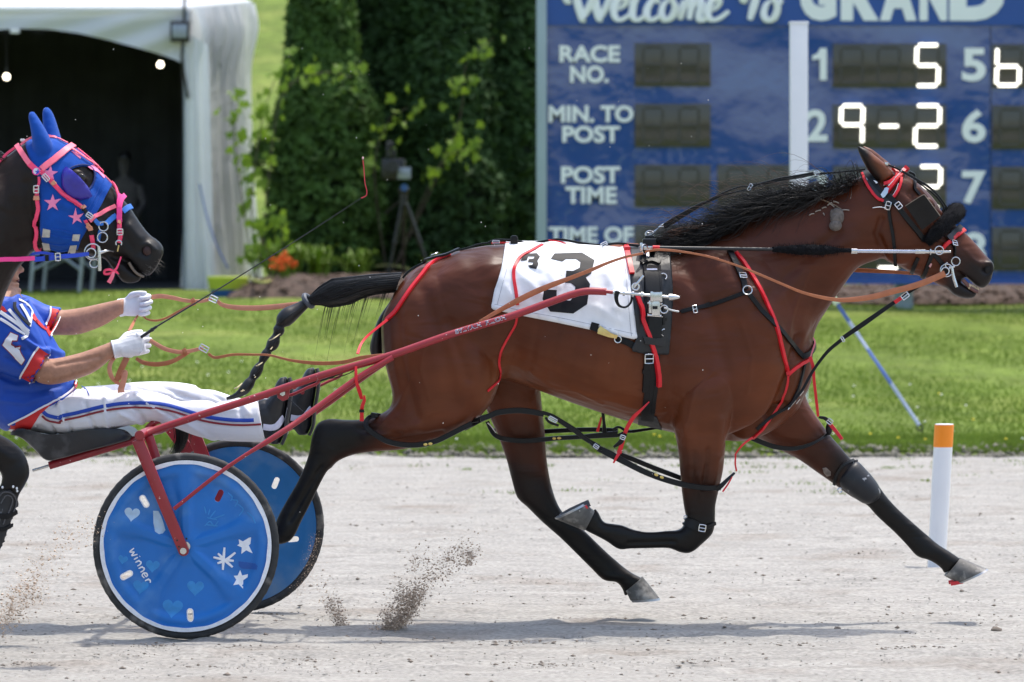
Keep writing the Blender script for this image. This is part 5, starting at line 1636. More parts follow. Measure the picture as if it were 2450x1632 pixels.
for a in (((810, 520), (822, 570)), ((850, 540), (838, 580)), ((890, 550), (850, 600)), ((955, 578), (870, 610)), ((830, 600), (900, 615)), ((812, 660), (850, 628), (880, 660), (910, 625)), ((820, 650), (905, 660)),
          ((980, 420), (1010, 450), (1000, 480)), ((1010, 470), (1050, 480), (1030, 520)), ((1050, 500), (1090, 540), (1060, 585)), ((1120, 560), (1170, 600)), ((1160, 590), (1180, 640))):
    brush(a, 9, palebrush, 'faded_scribble', 5)
FCN = P(568, 1263, 17.2); FCN.z = RW
fw, _ = make_wheel(FCN, 1, bluedusty, .25)
tag(fw, 'farther blue wheel with a dusty tyre')
for ctr, yo, nm in ((WC, -.03, nw), (FCN, -.012, fw)):
    mb = MB(); mb.tube([ctr + Vector((0, yo, 0)), ctr + Vector((0, .03, 0))], .019, 20); build('hub', mb, MT['steel'], nm)

# ---- frame
def SP(l): return [P(x, y, d) for x, y, d in l]
shaft = SP([(1451, 698, 16.235), (1406, 697, 16.233), (1371, 704, 16.23), (1322, 721, 16.22), (1218, 758, 16.2), (1079, 800, 16.17), (939, 849, 16.15), (800, 889, 16.135), (733, 910, 16.13), (601, 955, 16.12), (468, 997, 16.11), (380, 1026, 16.10), (338, 1041, 16.07)])
shp = [Vector(p) for p in catmull(shaft, 6)]
mb = MB(); mb.tube(shp, .0150, 14); sh = build('shaft', mb, redm, sulky)
mb = MB(); mb.tube([yf(p) for p in shp], .0150, 14); build('shaft', mb, redm, sulky)
joint = P(335, 1042, 16.03)
hubn = P(439, 1318, 15.955)
def blade(a, b, w0, w1, t, rnd=True):
    """Flat fork leg from a to b, rounded at b."""
    ax = (b - a).normalized(); sd_ = Vector((ax.z, 0, -ax.x)).normalized()
    o = [a + sd_ * w0, a - sd_ * w0, b - sd_ * w1] + [b + (-sd_ * math.cos(x) + ax * math.sin(x)) * w1 for x in (math.pi * i / 10 for i in range(1, 10))] + [b + sd_ * w1]
    return MB().prism(o, (0, t, 0))
ja = P(328, 1052, 15.955)
build('fork_leg', blade(ja, hubn, .0235, .021, .016), redm, sulky, bevel=.005)
build('fork_leg', blade(joint + Vector((.03, .045, -.005)), hubn + Vector((0, .10, 0)), .018, .018, .014), redm, sulky, bevel=.004)
for p, q in ((yf(ja, .02), FCN + Vector((0, .045, 0))), (yf(joint, .05) + Vector((.06, -.05, -.01)), FCN + Vector((-.02, -.045, 0)))):
    build('fork_leg', blade(p, q, .030, .021, .014), redm, sulky, bevel=.004)
mb = MB(); mb.tube([P(334, 1042, 15.94), P(334, 1042, 15.98), P(336, 1042, 16.14)], .0195, 22); build('axle_joint', mb, redm, sulky, bevel=.003)
mb = MB(); mb.tube([P(334, 1042, 15.937), P(334, 1042, 15.942)], .014, 20); build('joint_cap', mb, redm, sulky)
mb = MB(); mb.tube(catmull([joint, joint + Vector((.02, .12, .01)), joint + Vector((.03, .5, .0)), yf(joint) + Vector((0, -.12, .01)), yf(joint)], 6), .0175, 14); build('axle_arch', mb, redm, sulky)
for a in ((424, 1293), (446, 1289), (428, 1308)):
    mb = MB(); p = P(*a, 15.955); mb.tube([p + Vector((0, -.0005, 0)), p + Vector((0, .004, 0))], .004, 10); build('bolt_hole', mb, MT['black'], sulky)
mb = MB(); mb.tube([hubn + Vector((0, -.012, 0)), hubn + Vector((0, .004, 0))], .0125, 20); mb.tube([hubn + Vector((0, -.018, 0)), hubn + Vector((0, -.010, 0))], .008, 6); build('axle_nut', mb, MT['steel'], sulky)
# stays from the forks to the shafts
stay = [Vector(p) for p in catmull(SP([(416, 1218, 15.945), (545, 1117, 15.95), (664, 1041, 15.985), (730, 996, 16.04), (856, 904, 16.12), (940, 855, 16.135)]), 5)]
n = len(stay)
mb = MB(); mb.tube(stay, [.0075 + .0038 * sm(.28, .34, i / n) for i in range(n)], 12); build('stay', mb, redm, sulky)
mb = MB(); mb.tube([yf(p, .045) + Vector((0, 0, .012)) for p in stay], [.0075 + .0038 * sm(.28, .34, i / n) for i in range(n)], 12); build('stay', mb, redm, sulky)
# seat rails with a threaded rod
for dd in (16.47, 16.73):
    a, b = P(118, 1114, dd), P(345, 1046, dd)
    mb = MB(); mb.tube([a, b], .0165, 14); build('seat_rail', mb, redm, sulky)
    mb = MB(); mb.tube([P(78, 1126, dd), a.lerp(b, .05)], .006, 10); build('threaded_rod', mb, MT['steel'], sulky)
mb = MB(); mb.tube(catmull(SP([(352, 1026, 16.42), (372, 1010, 16.42), (410, 998, 16.44), (450, 985, 16.46)]), 5), .013, 10); build('seat_brace', mb, redm, sulky)
# moulded seat
rim_o = [(26, 1031), (44, 1022), (72, 1027), (104, 1036), (150, 1036), (205, 1026), (262, 1021), (300, 1026), (316, 1040)]
bot_o = [(26, 1040), (40, 1043), (58, 1052), (84, 1076), (112, 1101), (150, 1096), (215, 1078), (270, 1064), (312, 1052)]
ro, bo = catmull(rim_o, 4), catmull(bot_o, 4)
mb = MB(); rings = []
for y_, k in ((-.190, .86), (-.186, .94), (-.165, 1), (-.10, 1), (0, 1), (.10, 1), (.165, 1), (.186, .94), (.190, .86)):
    sag = .018 * (1 - (y_ / .19) ** 2)
    d = 16.6 + y_
    top = [P(x, y, 16.45) for x, y in ro]; bt = [P(x, y, 16.45) for x, y in reversed(bo)]
    cz_ = sum(p.z for p in top + bt) / len(top + bt); cx2 = sum(p.x for p in top + bt) / len(top + bt)
    ring = [Vector((cx2 + (p.x - cx2) * k, d, cz_ + (p.z - cz_) * k - sag)) for p in top] + [Vector((cx2 + (p.x - cx2) * k, d, cz_ + (p.z - cz_) * k)) for p in bt]
    rings.append(ring)
mb.ring_loft(rings); build('seat', mb, seatm, sulky, sharp=50)
# foot stirrups
for sgn, fx in ((-1, lambda p: p), (1, lambda p: yf(p, .05))):
    br = [fx(p) for p in SP([(660, 930, 16.14), (694, 930, 16.14), (690, 955, 16.14), (676, 960, 16.14), (664, 952, 16.14)])]
    mb = MB(); mb.prism(br, (0, .014, 0)); build('stirrup_bracket', mb, redm, sulky, bevel=.002)
    if sgn < 0:
        mb = MB(); q = P(676, 941, 16.125); mb.tube([q, q + Vector((0, .012, 0))], .0115, 6); mb.tube([q + Vector((0, -.004, 0)), q + Vector((0, .012, 0))], .007, 12); build('bracket_bolt', mb, MT['steel'], sulky)
    mb = MB(); mb.tube(catmull([fx(p) for p in SP([(680, 946, 16.2), (700, 944, 16.18), (735, 928, 16.16), (758, 918, 16.15), (764, 908, 16.15), (756, 903, 16.14)])], 5), .0062, 10); build('stirrup_bar', mb, redm, sulky)
    q = fx(P(676, 950, 16.16)); q2 = Vector((q.x, q.y + .34 * (1 if sgn < 0 else -1), q.z))
    mb = MB(); mb.tube([q, q2], .009, 10); build('foot_rest', mb, redm, sulky)
mb = MB(); mb.tube(catmull(SP([(765, 912, 16.15), (790, 903, 16.15), (815, 893, 16.15), (826, 887, 16.15), (827, 880, 16.15), (822, 882, 16.15)]), 5), .0042, 8); build('wire_hook', mb, MT['black'], sulky)
mb = MB(); mb.tube(catmull(SP([(770, 908, 16.15), (810, 902, 16.15), (842, 890, 16.15), (864, 872, 16.14)]), 5), .0022, 6); build('wire', mb, MT['black'], sulky)
mb = MB(); mb.tube(SP([(690, 953, 16.13), (725, 985, 16.12)]), .0020, 6); build('wire', mb, MT['black'], sulky)
# name lettering along the near shaft
def shaft_text(s, e0, e1, m, bold, lift, name):
    a, b = P(*c('E', *e0)[0], 16.17), P(*c('E', *e1)[0], 16.17)
    v, f = text_geo(s, bold); arr = np.array(v); mn, mx_ = arr.min(0), arr.max(0)
    ax = (b - a); L_ = ax.length; ax = ax.normalized(); up = Vector((-ax.z, 0, ax.x))
    h = .0175; r = .0152 + lift
    vv = []
    for p in arr:
        u = (p[0] - mn[0]) / (mx_[0] - mn[0]); w = (p[1] - .36) / .72
        s_ = w * h / r + .28
        base = a.lerp(b, u)
        near = min(range(len(shp)), key=lambda i: abs(shp[i].x - base.x)); k2 = min(near + 1, len(shp) - 1)
        q0, q1 = (shp[near], shp[k2]) if shp[near].x >= base.x else (shp[max(near - 1, 0)], shp[near])
        t = (base.x - q0.x) / (q1.x - q0.x + 1e-9); ctr = q0.lerp(q1, t)
        vv.append(ctr + up * (math.sin(s_) * r) + Vector((0, -math.cos(s_) * r, 0)))
    return build(name, MB().add(vv, f), m, sh, smooth=False)
bluepaint = mat('dark_blue_lettering', (.02, .03, .12), .5)
shaft_text('SYLVAIN  FILION', (832, 706), (1178, 604), MT['whitepaint'], .05, .0004, 'lettering_outline')
shaft_text('SYLVAIN  FILION', (834, 706), (1176, 604), bluepaint, .006, .0009, 'lettering')
# ================================================================ driver
blueshirt = mat('blue_jersey', (.012, .07, .42), .55, var=.14, scale=9, bump=.5, bscale=16, spec=.35, dist=.008)
redshirt = mat('red_jersey_trim', (.60, .018, .02), .6, var=.08, scale=20, bump=.3, bscale=26, dist=.004)
whitecloth = mat('white_cloth', (.76, .76, .80), .7, var=.04, scale=8, bump=.55, bscale=15, dist=.009)
whiteplain = mat('white_piping', (.78, .78, .82), .7, var=.03)
glovem = mat('white_leather_glove', (.74, .74, .77), .5, var=.05, scale=40, bump=.35, bscale=120, dist=.0012)
bootm = mat('black_boot_leather', (.012, .013, .016), .38, var=.3, scale=30, bump=.3, bscale=90)
tapem = mat('reflective_tape', (.66, .66, .80), .4, var=.05, scale=90)
stripeblue = mat('blue_stripe', (.012, .06, .40), .6, var=.06)
stripered = mat('maroon_stripe', (.26, .02, .03), .6, var=.06)
DD = 16.6
driver = thing('person', 'driver in blue and red jersey and white trousers seated on the sulky holding reins', 'person', (P(120, 0, DD).x, DD, P(0, 1040, DD).z))
arm_n = [(40, 705, -95, 790, .085, -.16), (72, 760, -40, 868, .074, -.19), (112, 845, 74, 908, .060, -.20), (116, 858, 88, 914, .056, -.20), (146, 855, 122, 921, .052, -.20), (196, 843, 174, 910, .047, -.19), (238, 828, 226, 890, .039, -.185), (270, 816, 262, 862, .033, -.18), (282, 812, 276, 852, .031, -.18)]
arm_f = [(40, 706, -20, 760, .06, .16), (72, 716, 30, 790, .06, .17), (110, 735, 88, 800, .056, .18), (145, 741, 118, 802, .054, .18), (160, 741, 140, 802, .052, .18), (200, 735, 190, 800, .046, .17), (250, 724, 246, 780, .037, .16), (282, 717, 286, 756, .031, .15), (296, 714, 298, 754, .030, .15)]
torso = [(52, 694, -40, 668, .075), (62, 712, -85, 700, .14), (84, 745, -118, 760, .205), (112, 790, -118, 830, .20), (140, 838, -98, 895, .185), (162, 880, -62, 960, .18), (175, 915, -20, 1005, .18), (178, 945, 20, 1030, .185), (165, 975, 60, 1035, .17)]
leg_n = [(185, 930, 70, 1030, .10, -.08), (232, 934, 150, 1043, .098, -.10), (290, 934, 245, 1032, .09, -.12), (345, 934, 312, 1018, .082, -.14), (395, 944, 362, 1010, .074, -.15), (440, 955, 418, 1024, .066, -.15), (500, 958, 478, 1046, .064, -.15), (560, 960, 548, 1056, .062, -.16), (618, 956, 636, 1058, .062, -.16)]
leg_f = [(200, 925, 120, 1020, .10, .08), (260, 921, 215, 1010, .095, .10), (330, 914, 300, 985, .085, .12), (395, 913, 372, 990, .075, .13), (450, 918, 438, 996, .064, .14), (515, 934, 498, 1012, .06, .14), (590, 955, 575, 1030, .052, .15), (690, 948, 690, 1042, .056, .15)]
def grow(secs, g, gw):
    out = []
    for s in secs:
        ax, ay, bx, by, w = s[:5]
        cx_, cy_ = (ax + bx) / 2, (ay + by) / 2
        L_ = math.hypot(ax - bx, ay - by); k = 1 + 2 * g / L_
        out.append((cx_ + (ax - cx_) * k, cy_ + (ay - cy_) * k, cx_ + (bx - cx_) * k, cy_ + (by - cy_) * k, w + gw) + tuple(s[5:]))
    return out
mb = MB()
limb(mb, grow(torso, -9, -.016), DD, 24, 2.3)
limb(mb, grow(arm_n[:3], -6, -.008) + arm_n[3:], DD, 16); limb(mb, grow(arm_f[:3], -6, -.008) + arm_f[3:], DD, 16)
limb(mb, grow(leg_n, -14, -.022), DD, 16); limb(mb, grow(leg_f, -14, -.022), DD, 16)
# feet, neck and head
limb(mb, [(606, 985, 604, 1032, .03, -.16), (640, 980, 640, 1040, .03, -.16), (664, 990, 660, 1036, .026, -.16), (676, 930, 656, 946, .022, -.16)], DD, 14)
limb(mb, [(660, 985, 650, 1030, .026, .15), (710, 968, 700, 1020, .026, .15), (738, 915, 722, 925, .022, .15)], DD, 14)
limb(mb, [(40, 710, -70, 690, .075), (34, 690, -48, 668, .062), (24, 672, -52, 640, .062)], DD, 16)
limb(mb, [(46, 700, -8, 690, .03), (48, 688, -24, 680, .045), (44, 672, -46, 655, .062), (44, 655, -70, 632, .072), (44, 636, -84, 610, .077), (42, 618, -90, 588, .079), (34, 598, -86, 570, .076), (18, 580, -70, 556, .064), (-10, 566, -48, 552, .04)], DD, 18, 2.1)
mb.ball(P(50, 646, DD), (.016, .013, .013), 10, 8); mb.ball(P(45, 632, DD), (.012, .009, .022), 10, 8)
for s in (-1, 1):
    mb.ball(P(46, 649, DD) + Vector((0, s * .011, 0)), (.010, .008, .008), 8, 6)
    mb.ball(P(-38, 640, DD) + Vector((0, s * .078, 0)), (.020, .008, .032), 10, 8)
    mb.ball(P(30, 652, DD) + Vector((0, s * .035, 0)), (.022, .022, .022), 10, 8)
mb.ball(P(41, 668, DD), (.011, .022, .005), 10, 6); mb.ball(P(40, 678, DD), (.011, .020, .0055), 10, 6); mb.ball(P(42, 694, DD), (.017, .024, .013), 10, 8)
# simple curled hands inside the gloves
for (w0, w1, dd) in (((280, 832), (345, 815), -.175), ((297, 733), (360, 728), .15)):
    mb.ball((P(*w0, DD + dd) + P(*w1, DD + dd)) / 2, (.045, .018, .035), 12, 8)
me, V = voxelise('driver', mb, .0058, 3)
V = sculpt(me, V, [([(30, 673), (48, 673)], 2.6, -.006, 0), ([(36, 622), (34, 632)], 6, -.008, 0), ([(42, 686), (46, 687)], 4, -.004, 0), ([(150, 870), (250, 850)], 5, -.003, -1), ([(150, 900), (220, 880)], 9, .003, -1)], DD)
DSK = Skin(me, V)
body = link('body', me, MT['armskin'], driver)
for s in (-1, 1):
    mb = MB(); mb.ball(P(35, 628, DD) + Vector((.002, s * .031, 0)), .0115, 10, 8); build('eye', mb, mat('eye_white', (.7, .68, .65), .2), body)
mb = MB(); mb.ball(P(41.5, 672, DD) + Vector((.002, 0, 0)), (.007, .018, .0028), 10, 6); build('mouth', mb, mat('lips', (.20, .06, .055), .5), body)
# helmet with chin strap, goggles pushed up, white neck collar
mb = MB(); limb(mb, [(58, 612, -98, 600, .088), (54, 596, -100, 572, .092), (38, 574, -92, 548, .086), (10, 556, -70, 538, .066), (-18, 545, -44, 538, .03)], DD, 20, 2.1); mb.box(P(60, 611, DD) + Vector((.02, 0, .004)), (.06, .15, .008))
build('helmet', mb, mat('blue_helmet', (.01, .05, .35), .3, coat=.5), driver)
mb = MB(); DSKn = None
mb.ribbon([P(-30, 625, DD) + Vector((0, -.083, 0)), P(-10, 665, DD) + Vector((0, -.075, 0)), P(14, 702, DD) + Vector((0, -.052, 0)), P(36, 712, DD) + Vector((0, -.02, 0)), P(38, 713, DD) + Vector((0, .02, 0)), P(-20, 650, DD) + Vector((0, .085, 0))], .018, .003, [Vector((.3, -1, -.2))] * 4 + [Vector((.6, .3, -.6))] * 2)
build('chin_strap', mb, whiteplain, driver)
mb = MB(); limb(mb, [(38, 708, -30, 690, .085), (34, 722, -60, 705, .10), (34, 734, -70, 716, .11)], DD, 18); build('neck_collar', mb, whitecloth, driver)

# jersey
mb = MB()
limb(mb, grow(torso[1:8], 4, .008) + [(186, 940, 28, 1018, .188)], DD, 26, 2.3)
limb(mb, grow(arm_n[:3], 7, .012) + grow([(116, 852, 76, 918, .062, -.20)], 7, .012), DD, 18); limb(mb, grow(arm_f[:4], 6, .012), DD, 18)
limb(mb, [(72, 718, 10, 712, .06, -.06), (60, 745, -60, 760, .10, -.08)], DD, 14); limb(mb, [(72, 718, 10, 712, .06, .06), (60, 745, -60, 760, .10, .08)], DD, 14)
me, V = voxelise('jersey', mb, .006, 3)
V = sculpt(me, V, [(c('M', 250, 700, 330, 760, 420, 800, 520, 850), 5, .006, 0), (c('M', 300, 780, 420, 850, 500, 940), 7, -.005, 0), (c('M', 60, 1010, 180, 1060, 330, 1020), 8, -.008, -1), (c('M', 100, 1120, 300, 1140, 520, 1090), 7, -.004, -1),
                   (c('M', 40, 1200, 240, 1230, 440, 1170), 6, .004, -1), (c('M', 120, 860, 180, 880, 230, 920), 6, -.005, -1), (c('M', 130, 720, 220, 760), 5, .004, -1), (c('M', 160, 760, 260, 800), 4, -.004, -1), (c('M', 240, 640, 400, 780), 5, -.004, 0)], DD)
JS = Skin(me, V)
jersey = link('jersey', me, blueshirt, driver)
JS.patch('cuff', redshirt, c('M', 312, 788, 394, 846, 258, 1080, 162, 1026, 225, 920, 270, 845), jersey, .003, .003, 5, d=16.33)
JS.strap('piping', whiteplain, c('M', 310, 785, 262, 860, 215, 945, 160, 1028), 4.5, jersey, .004, .008, d=16.33)
JS.strap('piping', whiteplain, c('M', 394, 846, 350, 930, 305, 1010, 256, 1083), 4.5, jersey, .004, .008, d=16.33)
JS.patch('cuff', redshirt, c('M', 415, 470, 492, 488, 490, 540, 450, 620, 400, 700, 378, 660, 362, 612, 400, 545), jersey, .003, .003, 5, d=16.72)
JS.strap('piping', whiteplain, c('M', 412, 470, 412, 520, 392, 570, 360, 612), 4.5, jersey, .004, .008, d=16.72)
JS.strap('piping', whiteplain, c('M', 495, 490, 488, 550, 450, 630, 402, 702), 4.5, jersey, .004, .008, d=16.72)
JS.patch('letter_border', stripered, c('M', 12, 772, 84, 660, 154, 690, 142, 742, 104, 742, 98, 758, 128, 778, 170, 772, 166, 815, 209, 890, 181, 935), jersey, .003, .002, 4)
JS.patch('sleeve_letter', whiteplain, c('M', 20, 770, 86, 668, 147, 694, 136, 735, 98, 734, 90, 762, 126, 786, 163, 780, 158, 817, 202, 890, 180, 926), jersey, .005, .002, 4)
for l, w in ((c('M', 0, 500, 90, 560, 170, 620, 228, 680), 9), (c('M', 70, 480, 140, 560, 190, 620, 235, 660), 8), (c('M', 165, 440, 215, 520, 246, 590), 9), (c('M', 0, 555, 90, 610, 200, 690), 7), (c('M', 150, 400, 220, 440, 262, 500), 7), (c('M', 230, 660, 215, 700, 180, 715), 7), (c('M', 260, 500, 250, 560, 240, 620), 6)):
    JS.strap('chest_stripe', whiteplain, l, w, jersey, .003, .004, d=16.42)
JS.patch('chest_trim', redshirt, c('M', 262, 496, 300, 560, 372, 640, 372, 652, 330, 625, 258, 552), jersey, .004, .003, 5, d=16.5)
JS.patch('neck_trim', redshirt, c('M', 0, 440, 34, 462, 60, 500, 30, 500, 0, 478), jersey, .004, .003, 4)
JS.strap('zip_cord', MT['black'], c('M', 115, 430, 120, 475, 165, 540, 235, 615), 8, jersey, .008, .010, d=16.45)
JS.strap('piping', whiteplain, c('M', 78, 1412, 230, 1344, 340, 1280, 480, 1208, 580, 1125, 608, 1062), 4.5, jersey, .004, .009, d=16.42)

# trousers
mb = MB()
limb(mb, grow(torso[6:], 1, .004) + [(150, 990, 80, 1036, .12)], DD, 22)
limb(mb, leg_n, DD, 20); limb(mb, leg_f, DD, 20)
me, V = voxelise('trousers', mb, .006, 3)
folds = []
fr = random.Random(3)
for x0, y0, x1, y1, s in ((130, 1010, 145, 1040, -.004), (170, 985, 185, 1040, -.004), (215, 960, 240, 1025, -.004), (262, 950, 268, 1025, .004), (330, 960, 355, 1000, -.006), (300, 985, 352, 1010, .005), (335, 940, 400, 985, .004), (420, 945, 470, 960, -.004), (400, 975, 450, 1010, -.005), (500, 985, 575, 975, .004), (575, 965, 590, 1000, -.004), (590, 965, 604, 985, .004), (380, 925, 440, 950, -.004), (470, 925, 530, 960, -.005), (430, 990, 520, 1050, .003), (150, 955, 165, 1000, .004)):
    folds.append(([(x0, y0), (x1, y1)], 5, s, 0))
V = sculpt(me, V, folds, DD)
TS = Skin(me, V)
trousers = link('trousers', me, whitecloth, driver)
lb = c('D', 292, 1275, 330, 1304, 412, 1322, 425, 1308, 540, 1284, 700, 1244, 850, 1222, 1000, 1218, 1130, 1230, 1250, 1262, 1400, 1308, 1550, 1332, 1680, 1338, 1795, 1332)
TS.strap('side_stripe', stripeblue, lb, 9, trousers, .0025, .003, 4)
TS.strap('side_stripe', stripered, [(x - 1, y + 11) for x, y in lb], 5, trousers, .0025, .003, 4)
TS.patch('hem_band', redshirt, c('M', 75, 1418, 230, 1350, 330, 1285, 480, 1215, 590, 1130, 612, 1060, 634, 1075, 630, 1110, 560, 1170, 420, 1250, 330, 1330, 250, 1445, 80, 1445), jersey, .007, .004, 5, d=16.42)
mb = MB(); TS.strap('pocket_edge', stripeblue, c('D', 560, 1100, 590, 1125, 612, 1165), 2.5, trousers, .002, .003)

# boots
def boot(dx, dy, dd, near):
    mb = MB()
    o = lambda x, y: (c('N', x, y)[0][0] + dx, c('N', x, y)[0][1] + dy)
    limb(mb, [o(430, 140) + o(375, 150) + (.022, dd), o(448, 210) + o(345, 190) + (.040, dd), o(446, 300) + o(300, 290) + (.047, dd), o(436, 380) + o(255, 340) + (.048, dd), o(420, 470) + o(215, 400) + (.047, dd), o(412, 560) + o(240, 520) + (.044, dd), o(405, 620) + o(268, 640) + (.040, dd), o(372, 690) + o(300, 690) + (.032, dd)], DD, 18)
    limb(mb, [o(196, 335) + o(236, 640) + (.05, dd), o(250, 320) + o(270, 648) + (.05, dd), o(330, 330) + o(330, 640) + (.045, dd)], DD, 18)
    me, V = voxelise('boot', mb, .0045, 3)
    b = link('boot', me, bootm, driver)
    bs = Skin(me, V)
    mb = MB()
    sec = [o(440, 150), o(456, 215), o(452, 300), o(440, 390), o(424, 480), o(416, 570), o(408, 625), o(380, 690)]
    mb.ribbon([P(x, y, DD + dd) + Vector((.004, 0, 0)) for x, y in catmull(sec, 4)], .088, .014, [Vector((1, 0, .1))] * 40)
    build('sole', mb, mat('boot_sole', (.03, .03, .033), .7, bump=.6, bscale=60), b)
    bs.strap('reflective_band', tapem, [o(238, 548), o(300, 556), o(350, 540), o(398, 470)], 15, b, .003, .004, d=DD + dd)
    bs.strap('welt', MT['black'], [o(410, 150), o(418, 240), o(410, 340), o(396, 440), o(386, 540)], 2.5, b, .003, .003, d=DD + dd)
    return b
boot(0, 0, -.16, True)
boot(66, -22, .15, False)

# gloves: palm, four bent fingers and a thumb, closed round the lines
def glove(wrist, knuck, n, up, sign, name='glove'):
    """wrist, knuck: points; n: direction the back of the hand faces; up: thumb side."""
    mb = MB(); a = (knuck - wrist).normalized(); up = (up - a * up.dot(a)).normalized()
    n = (n - a * n.dot(a)).normalized()
    L_ = (knuck - wrist).length
    def ring(ctr, w, t, k=16, sh=0): return [ctr + up * (w * math.cos(x)) * 1 + n * (t * math.sin(x)) for x in (2 * math.pi * i / k for i in range(k))]
    mb.ring_loft([ring(wrist - a * .012, .037, .032), ring(wrist + a * .01, .036, .031), ring(wrist + a * .035, .042, .026), ring(wrist + a * (L_ * .75), .047, .023), ring(knuck, .046, .018), ring(knuck + a * .006, .038, .012)])
    def finger(base, dirs, lens, r):
        pts = [base - dirs[0] * .02, base]
        for dv, l in zip(dirs, lens): pts.append(pts[-1] + dv * l)
        sp = catmull(pts, 5); m = len(sp)
        mb.tube(sp, [r * (1 - .22 * i / (m - 1)) for i in range(m)], 12)
        mb.ball(sp[-1], r * .80, 10, 8)
    def rotdir(deg):
        x = math.radians(deg); return (a * math.cos(x) - n * math.sin(x)).normalized()
    for i in range(4):
        s = (.034, .012, -.011, -.032)[i]
        k = (.95, 1.05, 1.0, .82)[i]
        base = knuck + up * s - a * (.004 * abs(i - 1)) - n * .002
        finger(base, [rotdir(38 + 4 * i), rotdir(128 + 4 * i), rotdir(205)], [.040 * k, .027 * k, .020 * k], .0108 * (1 - .04 * i))
    tb = wrist + a * .032 + up * .034 - n * .006
    finger(tb, [(a * .72 + up * .55 - n * .35).normalized(), (a * .95 + up * .10 - n * .3).normalized(), (a * .98 - up * .12 - n * .2).normalized()], [.026, .034, .026], .0122)
    me, V = voxelise(name, mb, .0026, 2)
    g = link(name, me, glovem, driver)
    return g, Skin(me, V)
wn_, kn_ = P(*c('M', 950, 800)[0], 16.415), P(*c('M', 1165, 752)[0], 16.425)
gl, GS = glove(wn_, kn_, Vector((0, -1, .15)), Vector((0, .1, 1)), 1)
GS.patch('wrist_tab', glovem, c('M', 985, 800, 1010, 778, 1050, 780, 1082, 810, 1090, 850, 1070, 872, 1000, 868), gl, .004, .004, 3)
GS.strap('seam', mat('glove_seam', (.55, .55, .6), .6), c('M', 1030, 700, 1100, 690, 1165, 720, 1170, 790, 1130, 850), 1.2, gl, .001, .0015)
wf_, kf_ = P(*c('M', 1000, 462)[0], 16.76), P(*c('M', 1190, 432)[0], 16.74)
gf, GF = glove(wf_, kf_, Vector((0, 1, .25)), Vector((.1, 0, 1)), -1)
for w_, k_, dd_ in ((wn_, kn_, 1), (wf_, kf_, -1)):
    a = (k_ - w_).normalized()
    mb = MB(); mb.torus(w_ - a * .012, .034, .0035, a, 24, 8); build('glove_cuff', mb, glovem, driver)

# whip
whip = thing('whip', 'long thin black driving whip with a red snapper held in the near glove', 'whip', P(352, 796, 16.40))
def WH(x, y, d): return P(x, y, d)
hnd = [WH(*c('D', 990, 752)[0], 16.398), WH(*c('D', 1040, 718)[0], 16.396), WH(*c('D', 1078, 692)[0], 16.395)]
tip = WH(*c('X', 1018, 1028)[0], 16.46)
rod = [Vector(p) for p in catmull([hnd[0], hnd[2], hnd[2].lerp(tip, .35) + Vector((0, 0, -.006)), hnd[2].lerp(tip, .7) + Vector((0, 0, -.006)), tip], 8)]
mb = MB(); mb.tube(rod, [.0042 * (1 - .80 * i / len(rod)) for i in range(len(rod))], 8); build('stock', mb, MT['black'], whip)
mb = MB(); mb.tube([hnd[0] - (hnd[2] - hnd[0]) * .25] + hnd, [.0062, .0066, .0064, .0058], 10); mb.tube([hnd[1], hnd[1].lerp(hnd[2], .3)], .0085, 10); build('handle', mb, bootm, whip)
mb = MB(); mb.tube(catmull([tip - (tip - hnd[2]).normalized() * .006, WH(*c('X', 1036, 1020)[0], 16.46), WH(*c('X', 1040, 995)[0], 16.46), WH(*c('X', 1030, 950)[0], 16.46), WH(*c('X', 1026, 890)[0], 16.46), WH(*c('X', 1020, 835)[0], 16.46)], 6), .0023, 6); build('snapper', mb, mat('red_cord', (.62, .04, .06), .6), whip)
mb = MB(); mb.ball(WH(*c('X', 1020, 824)[0], 16.46), (.004, .004, .006), 8, 6); build('snapper_knot', mb, mat('pink_end', (.75, .42, .42), .6), whip)
# ================================================================ tack on the bay
blackl = mat('black_leather', (.006, .006, .007), .42, var=.3, scale=40, spec=.28, bump=.15, bscale=150)
blackn = mat('black_nylon', (.007, .007, .008), .65, spec=.25, var=.25, scale=60)
padm = mat('saddle_pad_vinyl', (.009, .010, .013), .45, var=.25, scale=20, bump=.3, bscale=40)
redn = mat('red_nylon', (.66, .008, .018), .42, var=.10, scale=30)
browl = mat('brown_leather', (.42, .135, .055), .42, var=.16, scale=30, spec=.5)
tanl = mat('tan_leather', (.62, .25, .15), .45, var=.12, scale=30)
clothm = mat('number_cloth', (.80, .80, .83), .6, var=.03, scale=6, bump=.45, bscale=9, dist=.010)
numm = mat('black_numeral', (.006, .006, .009), .55, var=.3, scale=14, spec=.3)
fleece = mat('black_fleece', (.010, .010, .012), .95, spec=.15, var=.5, scale=90, bump=1.0, bscale=170, dist=.006)
greyfl = mat('grey_fleece', (.15, .125, .11), .95, var=.35, scale=80, bump=.8, bscale=200, dist=.004)
goldm = mat('gold_emblem', (.72, .52, .14), .4, metal=.4)
stitchm = mat('grey_stitching', (.30, .30, .34), .8)
def mid(poly, dn=16.31, dm=BAY):
    """Outline read on the near flank -> the same place in the mid-plane view."""
    return [(CX + (x - CX) * dn / dm, HZ + (y - HZ) * dn / dm) for x, y in poly]
def off_pts(pts, dd): return [(x, y, dd) for x, y in pts]
